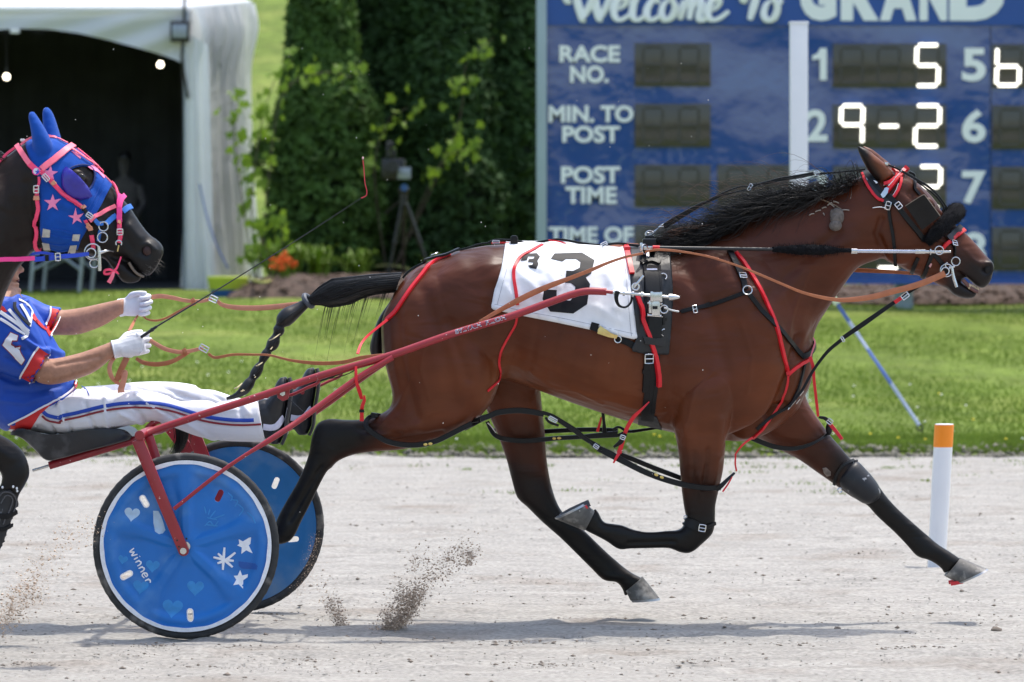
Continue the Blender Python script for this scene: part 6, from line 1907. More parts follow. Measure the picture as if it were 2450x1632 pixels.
def buckle(name, x, y, w, h, rot, parent, m=None, r=1.6, d=None, off=.011, loc=None):
    """Rectangular buckle frame at pixel (x, y), w by h pixels, turned by rot degrees."""
    if loc is None:
        loc, nn = SK.hit(x, y) if d is None else (P(x, y, d), Vector((0, -1, 0)))
        if loc is None: loc, nn = P(x, y, 16.4), Vector((0, -1, 0))
        loc = loc + nn * off
    else: nn = Vector((0, -1, 0))
    k = loc.y / F; a = math.radians(rot)
    u = Vector((math.cos(a), 0, math.sin(a))); v_ = Vector((-math.sin(a), 0, math.cos(a)))
    u = (u - nn * u.dot(nn)).normalized(); v_ = (v_ - nn * v_.dot(nn)).normalized()
    q = [(-1, -1), (0, -1.06), (1, -1), (1.06, 0), (1, 1), (0, 1.06), (-1, 1), (-1.06, 0)]
    mb = MB(); mb.tube([loc + u * (sx * w / 2 * k) + v_ * (sy * h / 2 * k) for sx, sy in q], r * k, 6, closed=True)
    mb.tube([loc - u * (w / 2 * k), loc + u * (w / 2 * k) - nn * -.001], r * k * .8, 6)
    return build(name, mb, m or MT['steel'], parent)
def ring_px(name, x, y, rad, parent, d=None, off=.010, r=1.5, nrm=None, a0=0, a1=6.2831853, m=None, rot=0):
    if d is None:
        loc, nn = SK.hit(x, y); loc = loc + nn * off
    else: loc, nn = P(x, y, d), Vector((0, -1, 0))
    k = loc.y / F
    mb = MB(); mb.torus(loc, rad * k, r * k, nrm or nn, 22, 7, a0, a1, rot=rot)
    return build(name, mb, m or MT['steel'], parent)
def rod(name, pts, r, m, parent, d=None, n=4):
    """Round bar through pixel points (x, y[, depth]); r in pixels."""
    q = [P(p[0], p[1], p[2] if len(p) > 2 else d) for p in pts]
    q = [Vector(t) for t in catmull(q, n)] if len(q) > 2 else q
    mb = MB(); mb.tube(q, [x * q[0].y / F for x in r] if isinstance(r, list) else r * q[0].y / F, 10)
    return build(name, mb, m, parent)
def loose(name, m, pts, w, parent, d=None, t=.003, n=6, tw=None):
    """Strap hanging free: pts (x, y[, depth]), w pixels wide, tw: per-point outward normals."""
    q = catmull([tuple(p) if len(p) > 2 else tuple(p) + (d,) for p in pts], n)
    p3 = [P(*p) for p in q]
    nr = None
    if tw is not None:
        nr = [Vector(v) for v in catmull(tw, n)]
    ws = [(x / F * p3[0].y) for x in (lambda W_: [np.interp(i / (len(p3) - 1), np.linspace(0, 1, len(W_)), W_) for i in range(len(p3))])(w if isinstance(w, list) else [w, w])]
    mb = MB(); mb.ribbon(p3, ws, t, nr)
    return build(name, mb, m, parent)

# ---- number cloth
nc = thing('number_cloth', 'white saddle cloth with a black 3 on the bay horse', 'saddle cloth', P(1350, 640, 16.5))
ncp = mid(c('E', 1196, 40, 1600, 40, 2010, 40, 2016, 190, 2040, 330, 2054, 480, 2060, 620, 2070, 770, 1920, 738, 1760, 702, 1530, 655, 1300, 612, 1083, 562, 1108, 440, 1145, 290))
cl = SK.shell('cloth', clothm, ncp, BAY, nc, .013)
cme = cl.data; nV = len(cme.vertices)
cv = np.empty(nV * 3, np.float32); cme.vertices.foreach_get('co', cv); cv = cv.reshape(-1, 3).astype(np.float64)
cx_, cy_ = CX + (cv[:, 0] + nc.location.x) * F / 16.31, HZ + (CH - cv[:, 2] - nc.location.z) * F / 16.31
dsp = np.zeros(nV)
for pts, w, h in ((c('E', 1240, 300, 1330, 380, 1420, 470), 9, .006), (c('E', 1290, 260, 1400, 330), 7, -.005), (c('E', 1180, 420, 1240, 520), 9, .005), (c('E', 1860, 300, 1920, 420, 1930, 560), 10, .006), (c('E', 1800, 560, 1960, 660), 9, .005), (c('E', 1330, 480, 1420, 560), 8, -.005),
                  (c('E', 1100, 560, 1500, 640, 2060, 765), 6, .008), (c('E', 1960, 240, 1990, 420), 7, -.004), (c('E', 1480, 330, 1540, 420), 8, .004)):
    dsp += h * np.exp(-(seg_dist(cx_, cy_, pts) / w) ** 2)
cn = vnormals(cme); cme.vertices.foreach_set('co', (cv + cn * dsp[:, None]).astype(np.float32).ravel()); cme.update()
CS = Skin(cme.copy(), cv + cn * dsp[:, None] + np.array(nc.location))
big3 = c('E', 1487, 228, 1512, 192, 1700, 186, 1787, 238, 1764, 330, 1726, 356, 1756, 402, 1736, 540, 1640, 604, 1482, 590, 1430, 505, 1440, 438, 1528, 443, 1525, 480, 1560, 512, 1620, 515, 1650, 480, 1655, 420, 1625, 395, 1585, 392, 1593, 310, 1640, 312, 1685, 290, 1690, 250, 1660, 230, 1590, 230, 1565, 247)
CS.patch('numeral', numm, big3, cl, .0016, .0014, 5, d=16.31)
CS.patch('small_numeral', numm, c('E', 1280, 242, 1300, 196, 1390, 190, 1412, 214, 1394, 243, 1402, 265, 1386, 298, 1342, 290, 1332, 274, 1360, 270, 1366, 254, 1330, 250, 1335, 232, 1368, 228, 1375, 212, 1332, 212, 1322, 238), cl, .0016, .0014, 4, d=16.31)
for l in (c('E', 1225, 160, 1170, 350, 1118, 545), c('E', 1100, 540, 1300, 588, 1530, 630, 1760, 678, 2050, 742), c('E', 1985, 200, 2010, 400, 2025, 600, 2040, 760)):
    CS.strap('hem_stitch', stitchm, l, .9, cl, .0012, .0012, d=16.31)
SK.patch('tie_strap', blackn, c('E', 1768, 664, 1822, 680, 1800, 728, 1754, 712), nc, .022, .005, 4)
SK.strap('tie_strap', blackn, c('E', 1935, 775, 2000, 795, 2060, 830), 16, nc, .004, .008)
mb = SK.patch_mb(c('E', 1800, 735, 1835, 690, 1860, 712, 1905, 742, 1935, 750, 1925, 770, 1880, 762, 1835, 745), .026, .007, 4)
build('snap_hook', mb, MT['brass'], nc)
ring_px('snap_ring', *c('E', 1945, 778)[0], 8, nc, off=.018, r=1.6)

# ---- harness saddle
hs = thing('harness_saddle', 'black harness saddle with steel shaft coupling buckled round the bay horse', 'harness saddle', P(1570, 700, 16.35))
pad = mid(c('L', 250, 120, 250, 195, 243, 400, 262, 590, 282, 800, 240, 892, 330, 912, 505, 922, 518, 760, 530, 500, 524, 180, 522, 120))
pd = SK.shell('pad', padm, pad, BAY, hs, .016)
def sh_off(l): return l
SK.strap('pad_seam', blackl, c('L', 510, 200, 515, 500, 492, 905), 3, pd, .018, .005)
SK.strap('saddle_strap', blackl, c('L', 382, 150, 382, 300, 388, 450, 396, 600, 400, 720, 392, 850), 40, hs, .024, .012)
SK.strap('strap_edge', blackl, c('L', 330, 170, 332, 300, 350, 450, 356, 600, 362, 720), 7, hs, .030, .010)
SK.strap('strap_edge', blackl, c('L', 432, 170, 436, 300, 442, 450, 446, 600, 448, 720), 7, hs, .030, .010)
SK.strap('strap_keeper', blackl, c('L', 318, 335, 385, 318, 446, 332), 14, hs, .042, .008)
SK.strap('strap_keeper', blackl, c('L', 335, 668, 400, 690, 468, 682), 9, hs, .034, .006)
SK.strap('label_tag', tapem, c('L', 352, 373, 422, 372), 5, hs, .042, .003)
SK.strap('label_tag', tapem, c('L', 366, 722, 434, 722), 5, hs, .040, .003)
SK.patch('strap_end', padm, c('L', 325, 800, 400, 812, 455, 808, 448, 858, 338, 845), hs, .030, .006, 4)
for a in (-1,):
    ring_px('dee_ring', *c('L', 462, 416)[0], 8.5, hs, off=.022, r=1.7, a0=-2.7, a1=.5)
    ring_px('dee_ring', *c('L', 448, 772)[0], 8, hs, off=.022, r=1.7, a0=-.2, a1=2.9)
# terret turret on top
top = P(*c('L', 375, 175)[0], 16.5)
mb = MB(); mb.box(P(*c('L', 372, 185)[0], 16.47), (.055, .09, .05)); mb.box(P(*c('L', 375, 150)[0], 16.52), (.040, .05, .035)); build('terret_block', mb, blackl, hs, bevel=.008)
mb = MB(); mb.box(P(*c('L', 320, 200)[0], 16.44), (.012, .03, .035)); mb.box(P(*c('L', 372, 205)[0], 16.43), (.045, .016, .016)); build('terret_plate', mb, MT['steel'], hs, bevel=.003)
ring_px('terret', *c('L', 345, 215)[0], 12, hs, d=16.40, r=1.6, nrm=(.75, -.6, .1))
mb = MB(); mb.tube([P(*c('L', 365, 235)[0], 16.40), P(*c('L', 366, 268)[0], 16.38)], .008, 10); build('terret_stem', mb, MT['steel'], hs)
SK.strap('red_tab', redn, c('L', 428, 175, 436, 212), 9, hs, .035, .01)
mb = MB(); mb.tube(catmull([P(*q, 16.55) for q in c('L', 350, 108, 360, 128, 398, 128, 404, 108)], 4), .0045, 8); mb.torus(P(*c('L', 378, 118)[0], 16.55), .017, .004, (0, -1, .3), 18, 6); build('check_hook', mb, MT['steel'], hs)
# shaft coupling
cp = thing('shaft_coupler', 'steel quick hitch rod joining the red shaft to the saddle', 'coupling', P(*c('L', 300, 515)[0], 16.22))
def LP(x, y, d=16.225): return P(*c('L', x, y)[0], d)
mb = MB(); mb.tube([LP(80, 497), LP(130, 503)], .0075, 12); build('red_ferrule', mb, redm, cp)
mb = MB(); mb.tube([LP(100, 500), LP(300, 516), LP(510, 535)], .0062, 12); build('rod', mb, MT['steel'], cp)
for x, y, r in ((142, 503, .012), (203, 509, .011), (264, 513, .012), (325, 517, .011)):
    mb = MB(); mb.tube([LP(x - 7, y), LP(x + 7, y + 1)], r, 14); build('collar', mb, MT['steel'], cp)
mb = MB(); mb.ring_loft([[LP(x, 536) + Vector((0, r * math.cos(a), r * math.sin(a))) for a in (6.2832 * i / 18 for i in range(18))] for x, r in ((503, .010), (505, .0142), (520, .014), (560, .009), (577, .005))]); build('cone_tip', mb, MT['steel'], cp)
mb = MB(); mb.box(LP(420, 530), (.044, .034, .034)); mb.box(LP(390, 530), (.012, .038, .04)); mb.box(LP(452, 533), (.010, .038, .04)); build('clamp', mb, MT['steel'], cp, bevel=.004)
mb = MB(); mb.box(LP(418, 605, 16.235), (.032, .022, .062)); mb.box(LP(380, 600, 16.24), (.012, .02, .05)); build('latch', mb, MT['steel'], cp, bevel=.003)
mb = MB(); mb.box(LP(412, 605, 16.219), (.020, .006, .012)); build('latch_plate', mb, numm, cp)
mb = MB(); mb.tube([LP(362, 575, 16.24), LP(462, 580, 16.24)], .004, 8); mb.tube([LP(362, 655, 16.24), LP(455, 662, 16.24)], .005, 8); build('latch_pin', mb, MT['steel'], cp)
rod('snap', [c('L', 272, 470)[0] + (16.23,), c('L', 300, 435)[0] + (16.225,), c('L', 335, 392)[0] + (16.23,)], 3.2, MT['steel'], cp)
ring_px('snap_eye', *c('L', 283, 465)[0], 8, cp, d=16.225, r=2.2)
loose('safety_loop', blackn, [c('L', 162, 495)[0] + (16.215,), c('L', 152, 540)[0] + (16.21,), c('L', 170, 590)[0] + (16.22,), c('L', 215, 602)[0] + (16.24,), c('L', 250, 570)[0] + (16.26,), c('L', 258, 520)[0] + (16.26,)], [12, 9, 5, 5, 6], cp)
ring_px('side_ring', *c('L', 472, 616)[0], 9.5, cp, d=16.235, r=1.8)
# girth
gi = thing('girth', 'black girth strap with steel buckle under the bay horse', 'girth', P(1555, 940, 16.35))
SK.strap('billet', blackl, c('L', 362, 900, 355, 1000, 352, 1080, 348, 1165), 17, gi, .014, .006)
SK.strap('girth_strap', blackl, c('L', 400, 900, 395, 1050, 378, 1200, 360, 1350), 32, gi, .006, .008)
SK.strap('girth_strap', blackl, c('L', 414, 1080, 405, 1200, 398, 1300), 10, gi, .013, .006)
SK.patch('elastic', mat('girth_elastic', (.045, .045, .048), .8, var=.4, scale=60, bump=.5, bscale=200), c('L', 305, 1325, 420, 1330, 460, 1415, 380, 1392, 300, 1378), gi, .008, .005, 4)
SK.strap('keeper', blackl, c('L', 325, 1030, 375, 1032), 10, gi, .020, .004)
buckle('buckle', *c('L', 362, 945)[0], 20, 21, 0, gi, r=1.7, off=.022)

# ---- back strap and crupper
bs = thing('back_strap', 'black back strap and crupper running over the bay rump to the tail', 'back strap', P(1200, 590, 16.55))
bsp = c('E', 1060, 118, 1110, 100, 1240, 104, 1340, 122, 1480, 100, 1560, 96, 1700, 120, 1830, 134, 1950, 122, 2090, 140)
loose('strap', blackl, [p + (16.53,) for p in bsp], 6, bs, t=.012, n=5)
loose('strap', redn, [p + (16.52,) for p in c('E', 1078, 122, 1130, 118, 1200, 118)], 4, bs, t=.006)
loose('strap', redn, [p + (16.515,) for p in c('E', 1470, 98, 1530, 106, 1590, 120)], 3, bs, t=.006)
mb = MB(); q = P(*c('E', 1235, 100)[0], 16.52); mb.box(q, (.030, .05, .030)); mb.box(q + Vector((0, 0, .006)), (.022, .054, .026)); build('slide', mb, blackl, bs, bevel=.005)
buckle('buckle', *c('E', 1852, 126)[0], 14, 8, 25, bs, d=16.51, r=1.3)
buckle('buckle', *c('E', 1110, 112)[0], 16, 6, 0, bs, d=16.51, r=1.2)
cr = c('E', 860, 170, 780, 205, 700, 225, 600, 255, 520, 300, 470, 352)
SK.strap('crupper', blackl, [(x, y + 3) for x, y in cr], 9, bs, .010, .012, d=16.55)
buckle('buckle', *c('E', 700, 226)[0], 11, 10, 20, bs, off=.02, r=1.5)
loose('strap', blackl, [p + (16.54,) for p in c('E', 860, 168, 930, 148, 1000, 126, 1065, 118)], 4, bs, t=.010)
loose('rein_strip', tanl, [p + (16.56,) for p in c('E', 1560, 152, 1760, 150, 1950, 132, 2090, 128)], [3, 4, 10, 4], bs, t=.006)

# ---- overcheck rein
oc = thing('overcheck', 'black overcheck strap stretched above the mane of the bay horse', 'overcheck', P(1800, 460, 16.58))
def TP(*a): return c('T', *a)
loose('strap', blackl, [p + (16.565,) for p in TP(395, 600, 520, 520, 680, 428, 760, 385)], [15, 14, 11, 8], oc, t=.010, n=6)
loose('strap', blackl, [p + (16.56,) for p in TP(700, 420, 900, 312, 1050, 252, 1150, 240)], [6, 5, 4, 4], oc, t=.007)
loose('strap', blackl, [p + (16.555,) for p in TP(760, 392, 900, 328, 1080, 282, 1140, 268)], [6, 5, 4, 4], oc, t=.007)
loose('strap', blackl, [p + (16.56,) for p in TP(1160, 240, 1300, 212, 1420, 182, 1560, 160, 1720, 130)], [8, 9, 10, 10, 9], oc, t=.010)
loose('strap', blackl, [p + (16.56,) for p in TP(1740, 135, 1900, 122, 2060, 105, 2170, 92)], [6, 5, 5, 4], oc, t=.006)
loose('strap', blackl, [p + (16.60,) for p in TP(2160, 86, 2080, 140, 1990, 215)], 3, oc, t=.005)
rod('snap', [p + (16.56,) for p in TP(400, 570, 370, 590, 330, 625, 285, 655, 240, 650)], 2.0, MT['steel'], oc)
rod('snap', [p + (16.55,) for p in TP(395, 598, 360, 605, 300, 660, 262, 672)], 1.8, MT['steel'], oc)
buckle('buckle', *TP(1155, 252)[0], 6, 16, -28, oc, d=16.55, r=1.6)
buckle('buckle', *TP(1740, 130)[0], 10, 9, 20, oc, d=16.55, r=1.4)
# parts over the poll and down the face
def KP(*a): return c('K', *a)
loose('face_strap', blackl, [p + (16.53,) for p in KP(650, 245, 740, 275, 830, 320, 960, 395, 1080, 470, 1170, 560, 1260, 690)], [4, 5, 6, 6, 5, 5], oc, t=.006)
loose('face_strap', blackl, [p + (16.55,) for p in KP(940, 400, 1040, 470, 1130, 545, 1190, 620, 1216, 690)], 4, oc, t=.006)
mb = MB(); mb.box(P(*KP(668, 245)[0], 16.53), (.014, .03, .012)); build('poll_clip', mb, MT['steel'], oc, bevel=.002)

# ---- bridle
br = thing('bridle', 'black bridle with red padded trim and square blinkers on the bay horse', 'bridle', P(2150, 500, 16.5))
SK.strap('crown_pad', padm, KP(475, 330, 540, 430, 600, 520, 680, 590, 740, 560), 22, br, .010, .012, d=16.5)
SK.strap('crown_trim', redn, KP(448, 350, 480, 430, 530, 510, 590, 575, 640, 598), 7, br, .012, .014, d=16.5)
SK.strap('crown_trim', redn, KP(640, 432, 700, 428, 745, 395, 760, 345, 730, 308), 9, br, .016, .012, d=16.5)
SK.strap('crown_trim', redn, KP(740, 560, 775, 510, 800, 440, 805, 390), 7, br, .012, .014, d=16.5)
for l in (KP(470, 352, 505, 430, 560, 510, 612, 565), KP(640, 448, 715, 440, 765, 400, 775, 345), KP(722, 560, 758, 505, 780, 440)):
    SK.strap('white_piping', whiteplain, l, 1.4, br, .020, .006, d=16.49)
SK.strap('crown_strap', blackl, KP(468, 330, 540, 420, 620, 510, 700, 560, 780, 640), 13, br, .024, .006, d=16.48)
SK.strap('browband', redn, KP(668, 520, 740, 430, 800, 355, 870, 272), 11, br, .024, .010, d=16.47)
for i in range(16):
    q = KP(700 + i * 7.0, 470 - i * 8.4)[0]
    loc, nn = SK.hit(*q)
    if loc is None: loc, nn = P(*q, 16.46), Vector((0, -1, 0))
    mb = MB(); mb.ball(loc + nn * .031, .0024, 6, 4); build('browband_stud', mb, whiteplain, br)
SK.patch('name_plate', MT['steel'], KP(612, 548, 640, 508, 680, 488, 702, 498, 692, 530, 664, 566, 630, 578), br, .034, .004, 4, d=16.45)
SK.strap('plate_mark', bluepaint, KP(632, 558, 660, 536, 688, 505), 3, br, .036, .002, d=16.44)
SK.patch('red_tag', MT['whitepaint'], KP(562, 430, 580, 420, 596, 448, 578, 456), br, .032, .002, 3, d=16.46)
SK.strap('cheek_strap', blackl, KP(690, 560, 780, 650, 880, 780, 960, 880, 1020, 960), 13, br, .016, .006, d=16.47)
SK.strap('throat_latch', blackl, KP(690, 640, 705, 760, 730, 900, 745, 1040, 756, 1200), [8][0], br, .008, .006)
ring_w = buckle('buckle', *KP(690, 640)[0], 11, 18, -15, br, off=.018, r=1.5)
buckle('buckle', *KP(785, 645)[0], 12, 15, 40, br, off=.026, r=1.5)
rod('ear_plug_clip', [KP(540, 656)[0] + (16.47,), KP(610, 648)[0] + (16.47,), KP(668, 660)[0] + (16.47,)], .9, MT['whitepaint'], br)
# blinker: a cupped square leather eye cover standing off the cheek
bq = KP(848, 638, 1015, 535, 1040, 552, 1175, 735, 1005, 862)
pv, pf, edge = cdt_patch(bq, 5)
nn_ = len(pv); ax0, ay0 = KP(900, 760)[0]
fr_ = []
for x, y in pv:
    s_ = sm(0, 70, (x - ax0) * .80 - (y - ay0) * .6)
    loc, _ = SK.hit(x, y)
    base = loc.y if loc is not None else 16.52
    fr_.append(P(x, y, min(base - .012, 16.475 - .012) - .045 * s_))
bk = [p + Vector((0, .006, 0)) for p in fr_]
mb = MB().add(fr_ + bk, [tuple(q) for q in pf] + [tuple(reversed([i + nn_ for i in q])) for q in pf] + [(i, j, j + nn_, i + nn_) for i, j in edge])
build('blinker', mb, blackl, br, sharp=60)
rim = [KP(848, 638)[0], KP(930, 585)[0], KP(1015, 535)[0], KP(1040, 552)[0], KP(1110, 645)[0], KP(1175, 735)[0]]
mb = MB(); rp = []
for x, y in rim:
    s_ = sm(0, 70, (x - ax0) * .80 - (y - ay0) * .6); loc, _ = SK.hit(x, y)
    rp.append(P(x, y, min((loc.y if loc is not None else 16.52) - .012, 16.463) - .047 * s_))
mb.tube(catmull(rp, 3), .0018, 6); build('blinker_edge', mb, mat('worn_leather_edge', (.20, .16, .12), .5), br)
for i in range(len(fr_)): pass
mb = MB().add([Vector((p.x, 2 * BAY - p.y, p.z)) for p in fr_ + bk], [tuple(q) for q in pf] + [tuple(reversed([i + nn_ for i in q])) for q in pf]); build('blinker', mb, blackl, br)
SK.strap('blinker_stay', blackl, KP(880, 320, 930, 350, 925, 420, 930, 480, 975, 540), 7, br, .012, .008, d=16.49)
# noseband
SK.strap('noseband', redn, KP(1190, 1020, 1240, 985, 1320, 930, 1400, 868), 10, br, .012, .010, d=16.5)
SK.strap('noseband_pad', padm, KP(1240, 955, 1310, 890, 1370, 850), 18, br, .008, .012, d=16.5)
SK.strap('check_strap', blackl, KP(1268, 880, 1285, 960, 1302, 1060, 1310, 1120), 4, br, .018, .005, d=16.5)
SK.strap('chin_strap', blackl, KP(1090, 1080, 1150, 1130, 1210, 1210, 1240, 1260), 11, br, .008, .006)
SK.strap('jaw_strap', blackl, KP(965, 1120, 935, 1190, 910, 1260), 10, br, .006, .006)
SK.strap('jaw_strap', blackl, KP(1090, 1100, 1060, 1180, 1020, 1290, 990, 1310), 10, br, .006, .006)
SK.patch('strap_tag', mat('pink_tag', (.6, .3, .3), .5), KP(1062, 1190, 1080, 1165, 1092, 1172, 1078, 1206), br, .014, .002, 3)
buckle('buckle', *KP(1285, 1005)[0], 12, 12, 0, br, off=.022, r=1.5)
# shadow roll
sr = thing('shadow_roll', 'thick black fleece shadow roll across the nose of the bay horse', 'shadow roll', P(*KP(1200, 830)[0], 16.5))
ctr = KP(1045, 985, 1120, 905, 1205, 820, 1290, 730, 1330, 690)
dd = [16.49, 16.485, 16.495, 16.53, 16.60]
pts = [P(x, y, q) for (x, y), q in zip(ctr, dd)]
pts += [Vector((p.x, 2 * BAY - p.y, p.z)) for p in reversed(pts[:-1])]
sp_ = [Vector(p) for p in catmull(pts, 7)]
rr2 = random.Random(2); n = len(sp_); mb = MB(); rings = []
for i, p in enumerate(sp_):
    t = (sp_[min(i + 1, n - 1)] - sp_[max(i - 1, 0)]).normalized(); u = t.orthogonal().normalized() if i == 0 else (u - t * u.dot(t)).normalized(); w = t.cross(u)
    e = math.sin(math.pi * (i + .8) / (n + .6)) ** .3
    rings.append([p + (u * math.cos(a) + w * math.sin(a)) * (.0335 * e + rr2.uniform(-.002, .002)) for a in (6.2832 * j / 28 for j in range(28))])
mb.ring_loft(rings); rl = build('roll', mb, fleece, sr, sharp=180)
roots = []
for i in range(2600):
    k0 = rr2.randint(0, n - 1); r = rings[k0]; q = r[rr2.randint(0, 27)]
    nn = (q - sp_[k0]).normalized()
    roots.append(([q - nn * .002, q + nn * .004 + Vector((rr2.gauss(0, .002), rr2.gauss(0, .002), rr2.gauss(0, .002))), q + nn * .0055 + Vector((rr2.gauss(0, .004), rr2.gauss(0, .004), rr2.gauss(0, .004)))], .0009))
v, f = strands(roots); tag(np_mesh('fleece_tufts', v, f, fleece, rl), kind='stuff')
# bit and its rings
bt = thing('bit', 'steel bit with rings at the mouth of the bay horse', 'bit', P(*KP(1270, 1240)[0], 16.52))
bd = 16.515
def bring(name, x, y, r_, rot=0, a0=0, a1=6.2831853, th=1.7, dy=0):
    q = KP(x, y)[0]; return ring_px(name, q[0], q[1], r_, bt, d=bd + dy, r=th, a0=a0, a1=a1, rot=rot, nrm=(0, -1, 0))
bring('bit_ring', 1235, 1242, 15); bring('bit_ring', 1320, 1158, 10.2, th=1.4); bring('bit_ring', 1222, 1250, 9, dy=-.006)
bring('hook', 1255, 1195, 8, a0=.4, a1=3.6)
rod('bit_lever', [KP(1285, 1210)[0] + (bd,), KP(1296, 1290)[0] + (bd,), KP(1330, 1400)[0] + (bd - .004,)], [3.0, 3.6, 4.0, 4.2, 4.2, 4.2, 4.2, 4.0, 3.8], MT['steel'], bt)
rod('bit_bar', [KP(1255, 1215)[0] + (bd,), KP(1310, 1205)[0] + (bd,)], 3, MT['steel'], bt)
mb = MB(); q = P(*KP(1285, 1225)[0], bd); mb.tube([q, q + Vector((0, .17, 0))], .006, 10); build('mouthpiece', mb, MT['steel'], bt)
# head pole
hp = thing('head_pole', 'long head pole along the neck of the bay horse with black fuzzy sleeve', 'head pole', P(1900, 600, 16.4))
hd0 = 16.395
rod('pole', [TP(355, 783)[0] + (hd0,), TP(1400, 797)[0] + (16.43,), TP(2060, 808)[0] + (16.45,)], 4.6, MT['black'], hp)
rod('red_collar', [TP(300, 782)[0] + (hd0,), TP(362, 783)[0] + (hd0,)], 5.6, redn, hp)
rod('ferrule', [TP(2046, 810)[0] + (16.45,), TP(2100, 811)[0] + (16.45,)], 7, MT['steel'], hp)
rod('pole_tip', [KP(395, 1060)[0] + (16.45,), KP(940, 1064)[0] + (16.465,)], 4.7, mat('polished_tube', (.55, .57, .66), .22, metal=.9), hp)
rod('pole_end', [KP(938, 1064)[0] + (16.465,), KP(1032, 1064)[0] + (16.467,)], 6.0, MT['steel'], hp)
rod('pole_end', [KP(1030, 1066)[0] + (16.467,), KP(1210, 1068)[0] + (16.47,)], 4.4, MT['steel'], hp)
rod('pole_end', [KP(1205, 1068)[0] + (16.47,), KP(1272, 1066)[0] + (16.472,)], 3.4, MT['steel'], hp)
q = KP(1165, 1055)[0]; ring_px('pole_ring', q[0], q[1], 10, hp, d=16.455, r=1.4)
q = KP(1082, 1066)[0]; ring_px('pole_collar', q[0], q[1], 7, hp, d=16.467, r=1.8, nrm=(1, 0, 0))
rings = []; rr3 = random.Random(4)
fz = [P(*TP(1350 + 700 * i / 40, 797 + 10 * i / 40)[0], 16.43) for i in range(41)]
for i, p in enumerate(fz):
    s_ = i / 40
    r_ = (5 + 7.5 * math.exp(-((s_ - .48) / .30) ** 4) + 3 * math.exp(-((s_ - .1) / .08) ** 2)) / F * 16.43
    rings.append([p + Vector((0, math.cos(a), math.sin(a))) * (r_ * rr3.uniform(.84, 1.1)) for a in (6.2832 * j / 20 for j in range(20))])
mb = MB(); mb.ring_loft(rings); fs_ = build('fuzzy_sleeve', mb, fleece, hp, sharp=180)
roots = []
for i in range(900):
    k0 = rr3.randint(1, 36); q = rings[k0][rr3.randint(0, 19)]; nn = (q - fz[k0]).normalized()
    roots.append(([q - nn * .002, q + nn * .005, q + nn * .008 + Vector((rr3.gauss(0, .005), 0, rr3.gauss(0, .005)))], .0009))
v, f = strands(roots); tag(np_mesh('sleeve_tufts', v, f, fleece, fs_), kind='stuff')
# ear plug dangling on its cord
ep = thing('ear_plug', 'grey fleece ear plug dangling on a cord at the neck of the bay horse', 'ear plug', P(*TP(1910, 560)[0], 16.46))
def tnear(x, y, off):
    loc, nn = SK.hit(*TP(x, y)[0]); return loc + nn * off
mb = MB(); a, b = tnear(1920, 490, .016), tnear(1905, 590, .02)
mb.ball(a, (.021, .012, .024), 14, 10); mb.ball(tnear(1885, 495, .014), (.011, .01, .02), 12, 8); mb.ball(tnear(1950, 510, .012), (.016, .01, .03), 12, 8); mb.ball(a.lerp(b, .4), (.024, .016, .026), 14, 10); build('plug_tassel', mb, greyfl, ep, sharp=180)
mb = MB(); mb.ball(b, (.026, .020, .022), 16, 12); build('plug_ball', mb, greyfl, ep, sharp=180)
SK.strap('cord', mat('tan_cord', (.30, .21, .15), .7), TP(1680, 330, 1780, 360, 1880, 400, 1960, 445), 2, ep, .008, .003)
for (x0, y0, x1, y1) in ((1675, 500, 1720, 485), (1730, 470, 1780, 455), (1790, 440, 1830, 430), (1840, 415, 1880, 390), (1890, 380, 1940, 395), (1860, 400, 1900, 430), (1800, 480, 1812, 500), (1960, 455, 2030, 455), (2235, 432, 2340, 430)):
    SK.strap('cord_tie', mat('pale_tie', (.42, .36, .31), .6), TP(x0, y0, (x0 + x1) / 2, (y0 + y1) / 2 - 4, x1, y1), 2, ep, .010, .003)

# ---- breast collar and trace
bc = thing('breast_collar', 'black breast collar with steel ring over the bay shoulder', 'breast collar', P(1800, 720, 16.35))
def FP(*a): return c('F', *a)
SK.strap('neck_strap', blackl, FP(330, 170, 375, 270, 420, 370, 440, 440), 15, bc, .010, .007)
SK.strap('chest_strap', blackl, FP(455, 455, 560, 590, 680, 720, 780, 840, 840, 905), 12, bc, .008, .007)
SK.strap('chest_strap', blackl, FP(830, 900, 870, 880, 900, 840, 915, 790), 13, bc, .010, .008, d=16.5)
SK.strap('trace', blackn, FP(440, 460, 330, 500, 200, 545, 80, 570, 0, 592), 10, bc, .007, .005)
SK.strap('trace', blackl, c('L', 780, 570, 680, 610, 580, 630), 3, bc, .010, .004)
q = FP(455, 450)[0]; ring_px('collar_ring', *q, 11, bc, off=.014, r=1.6)
buckle('buckle', *FP(415, 353)[0], 16, 12, 5, bc, off=.018, r=1.5)
buckle('buckle', *c('L', 675, 620)[0], 9, 17, 10, bc, off=.014, r=1.4)
rod('trace_snap', [c('L', 470, 605)[0] + (16.26,), c('L', 520, 622)[0] + (16.27,), c('L', 570, 632)[0] + (16.28,)], 2.6, MT['steel'], bc)
SK.strap('martingale_strap', blackl, FP(845, 940, 820, 1040, 790, 1140, 730, 1240, 640, 1300, 520, 1395), 8, bc, .008, .006)
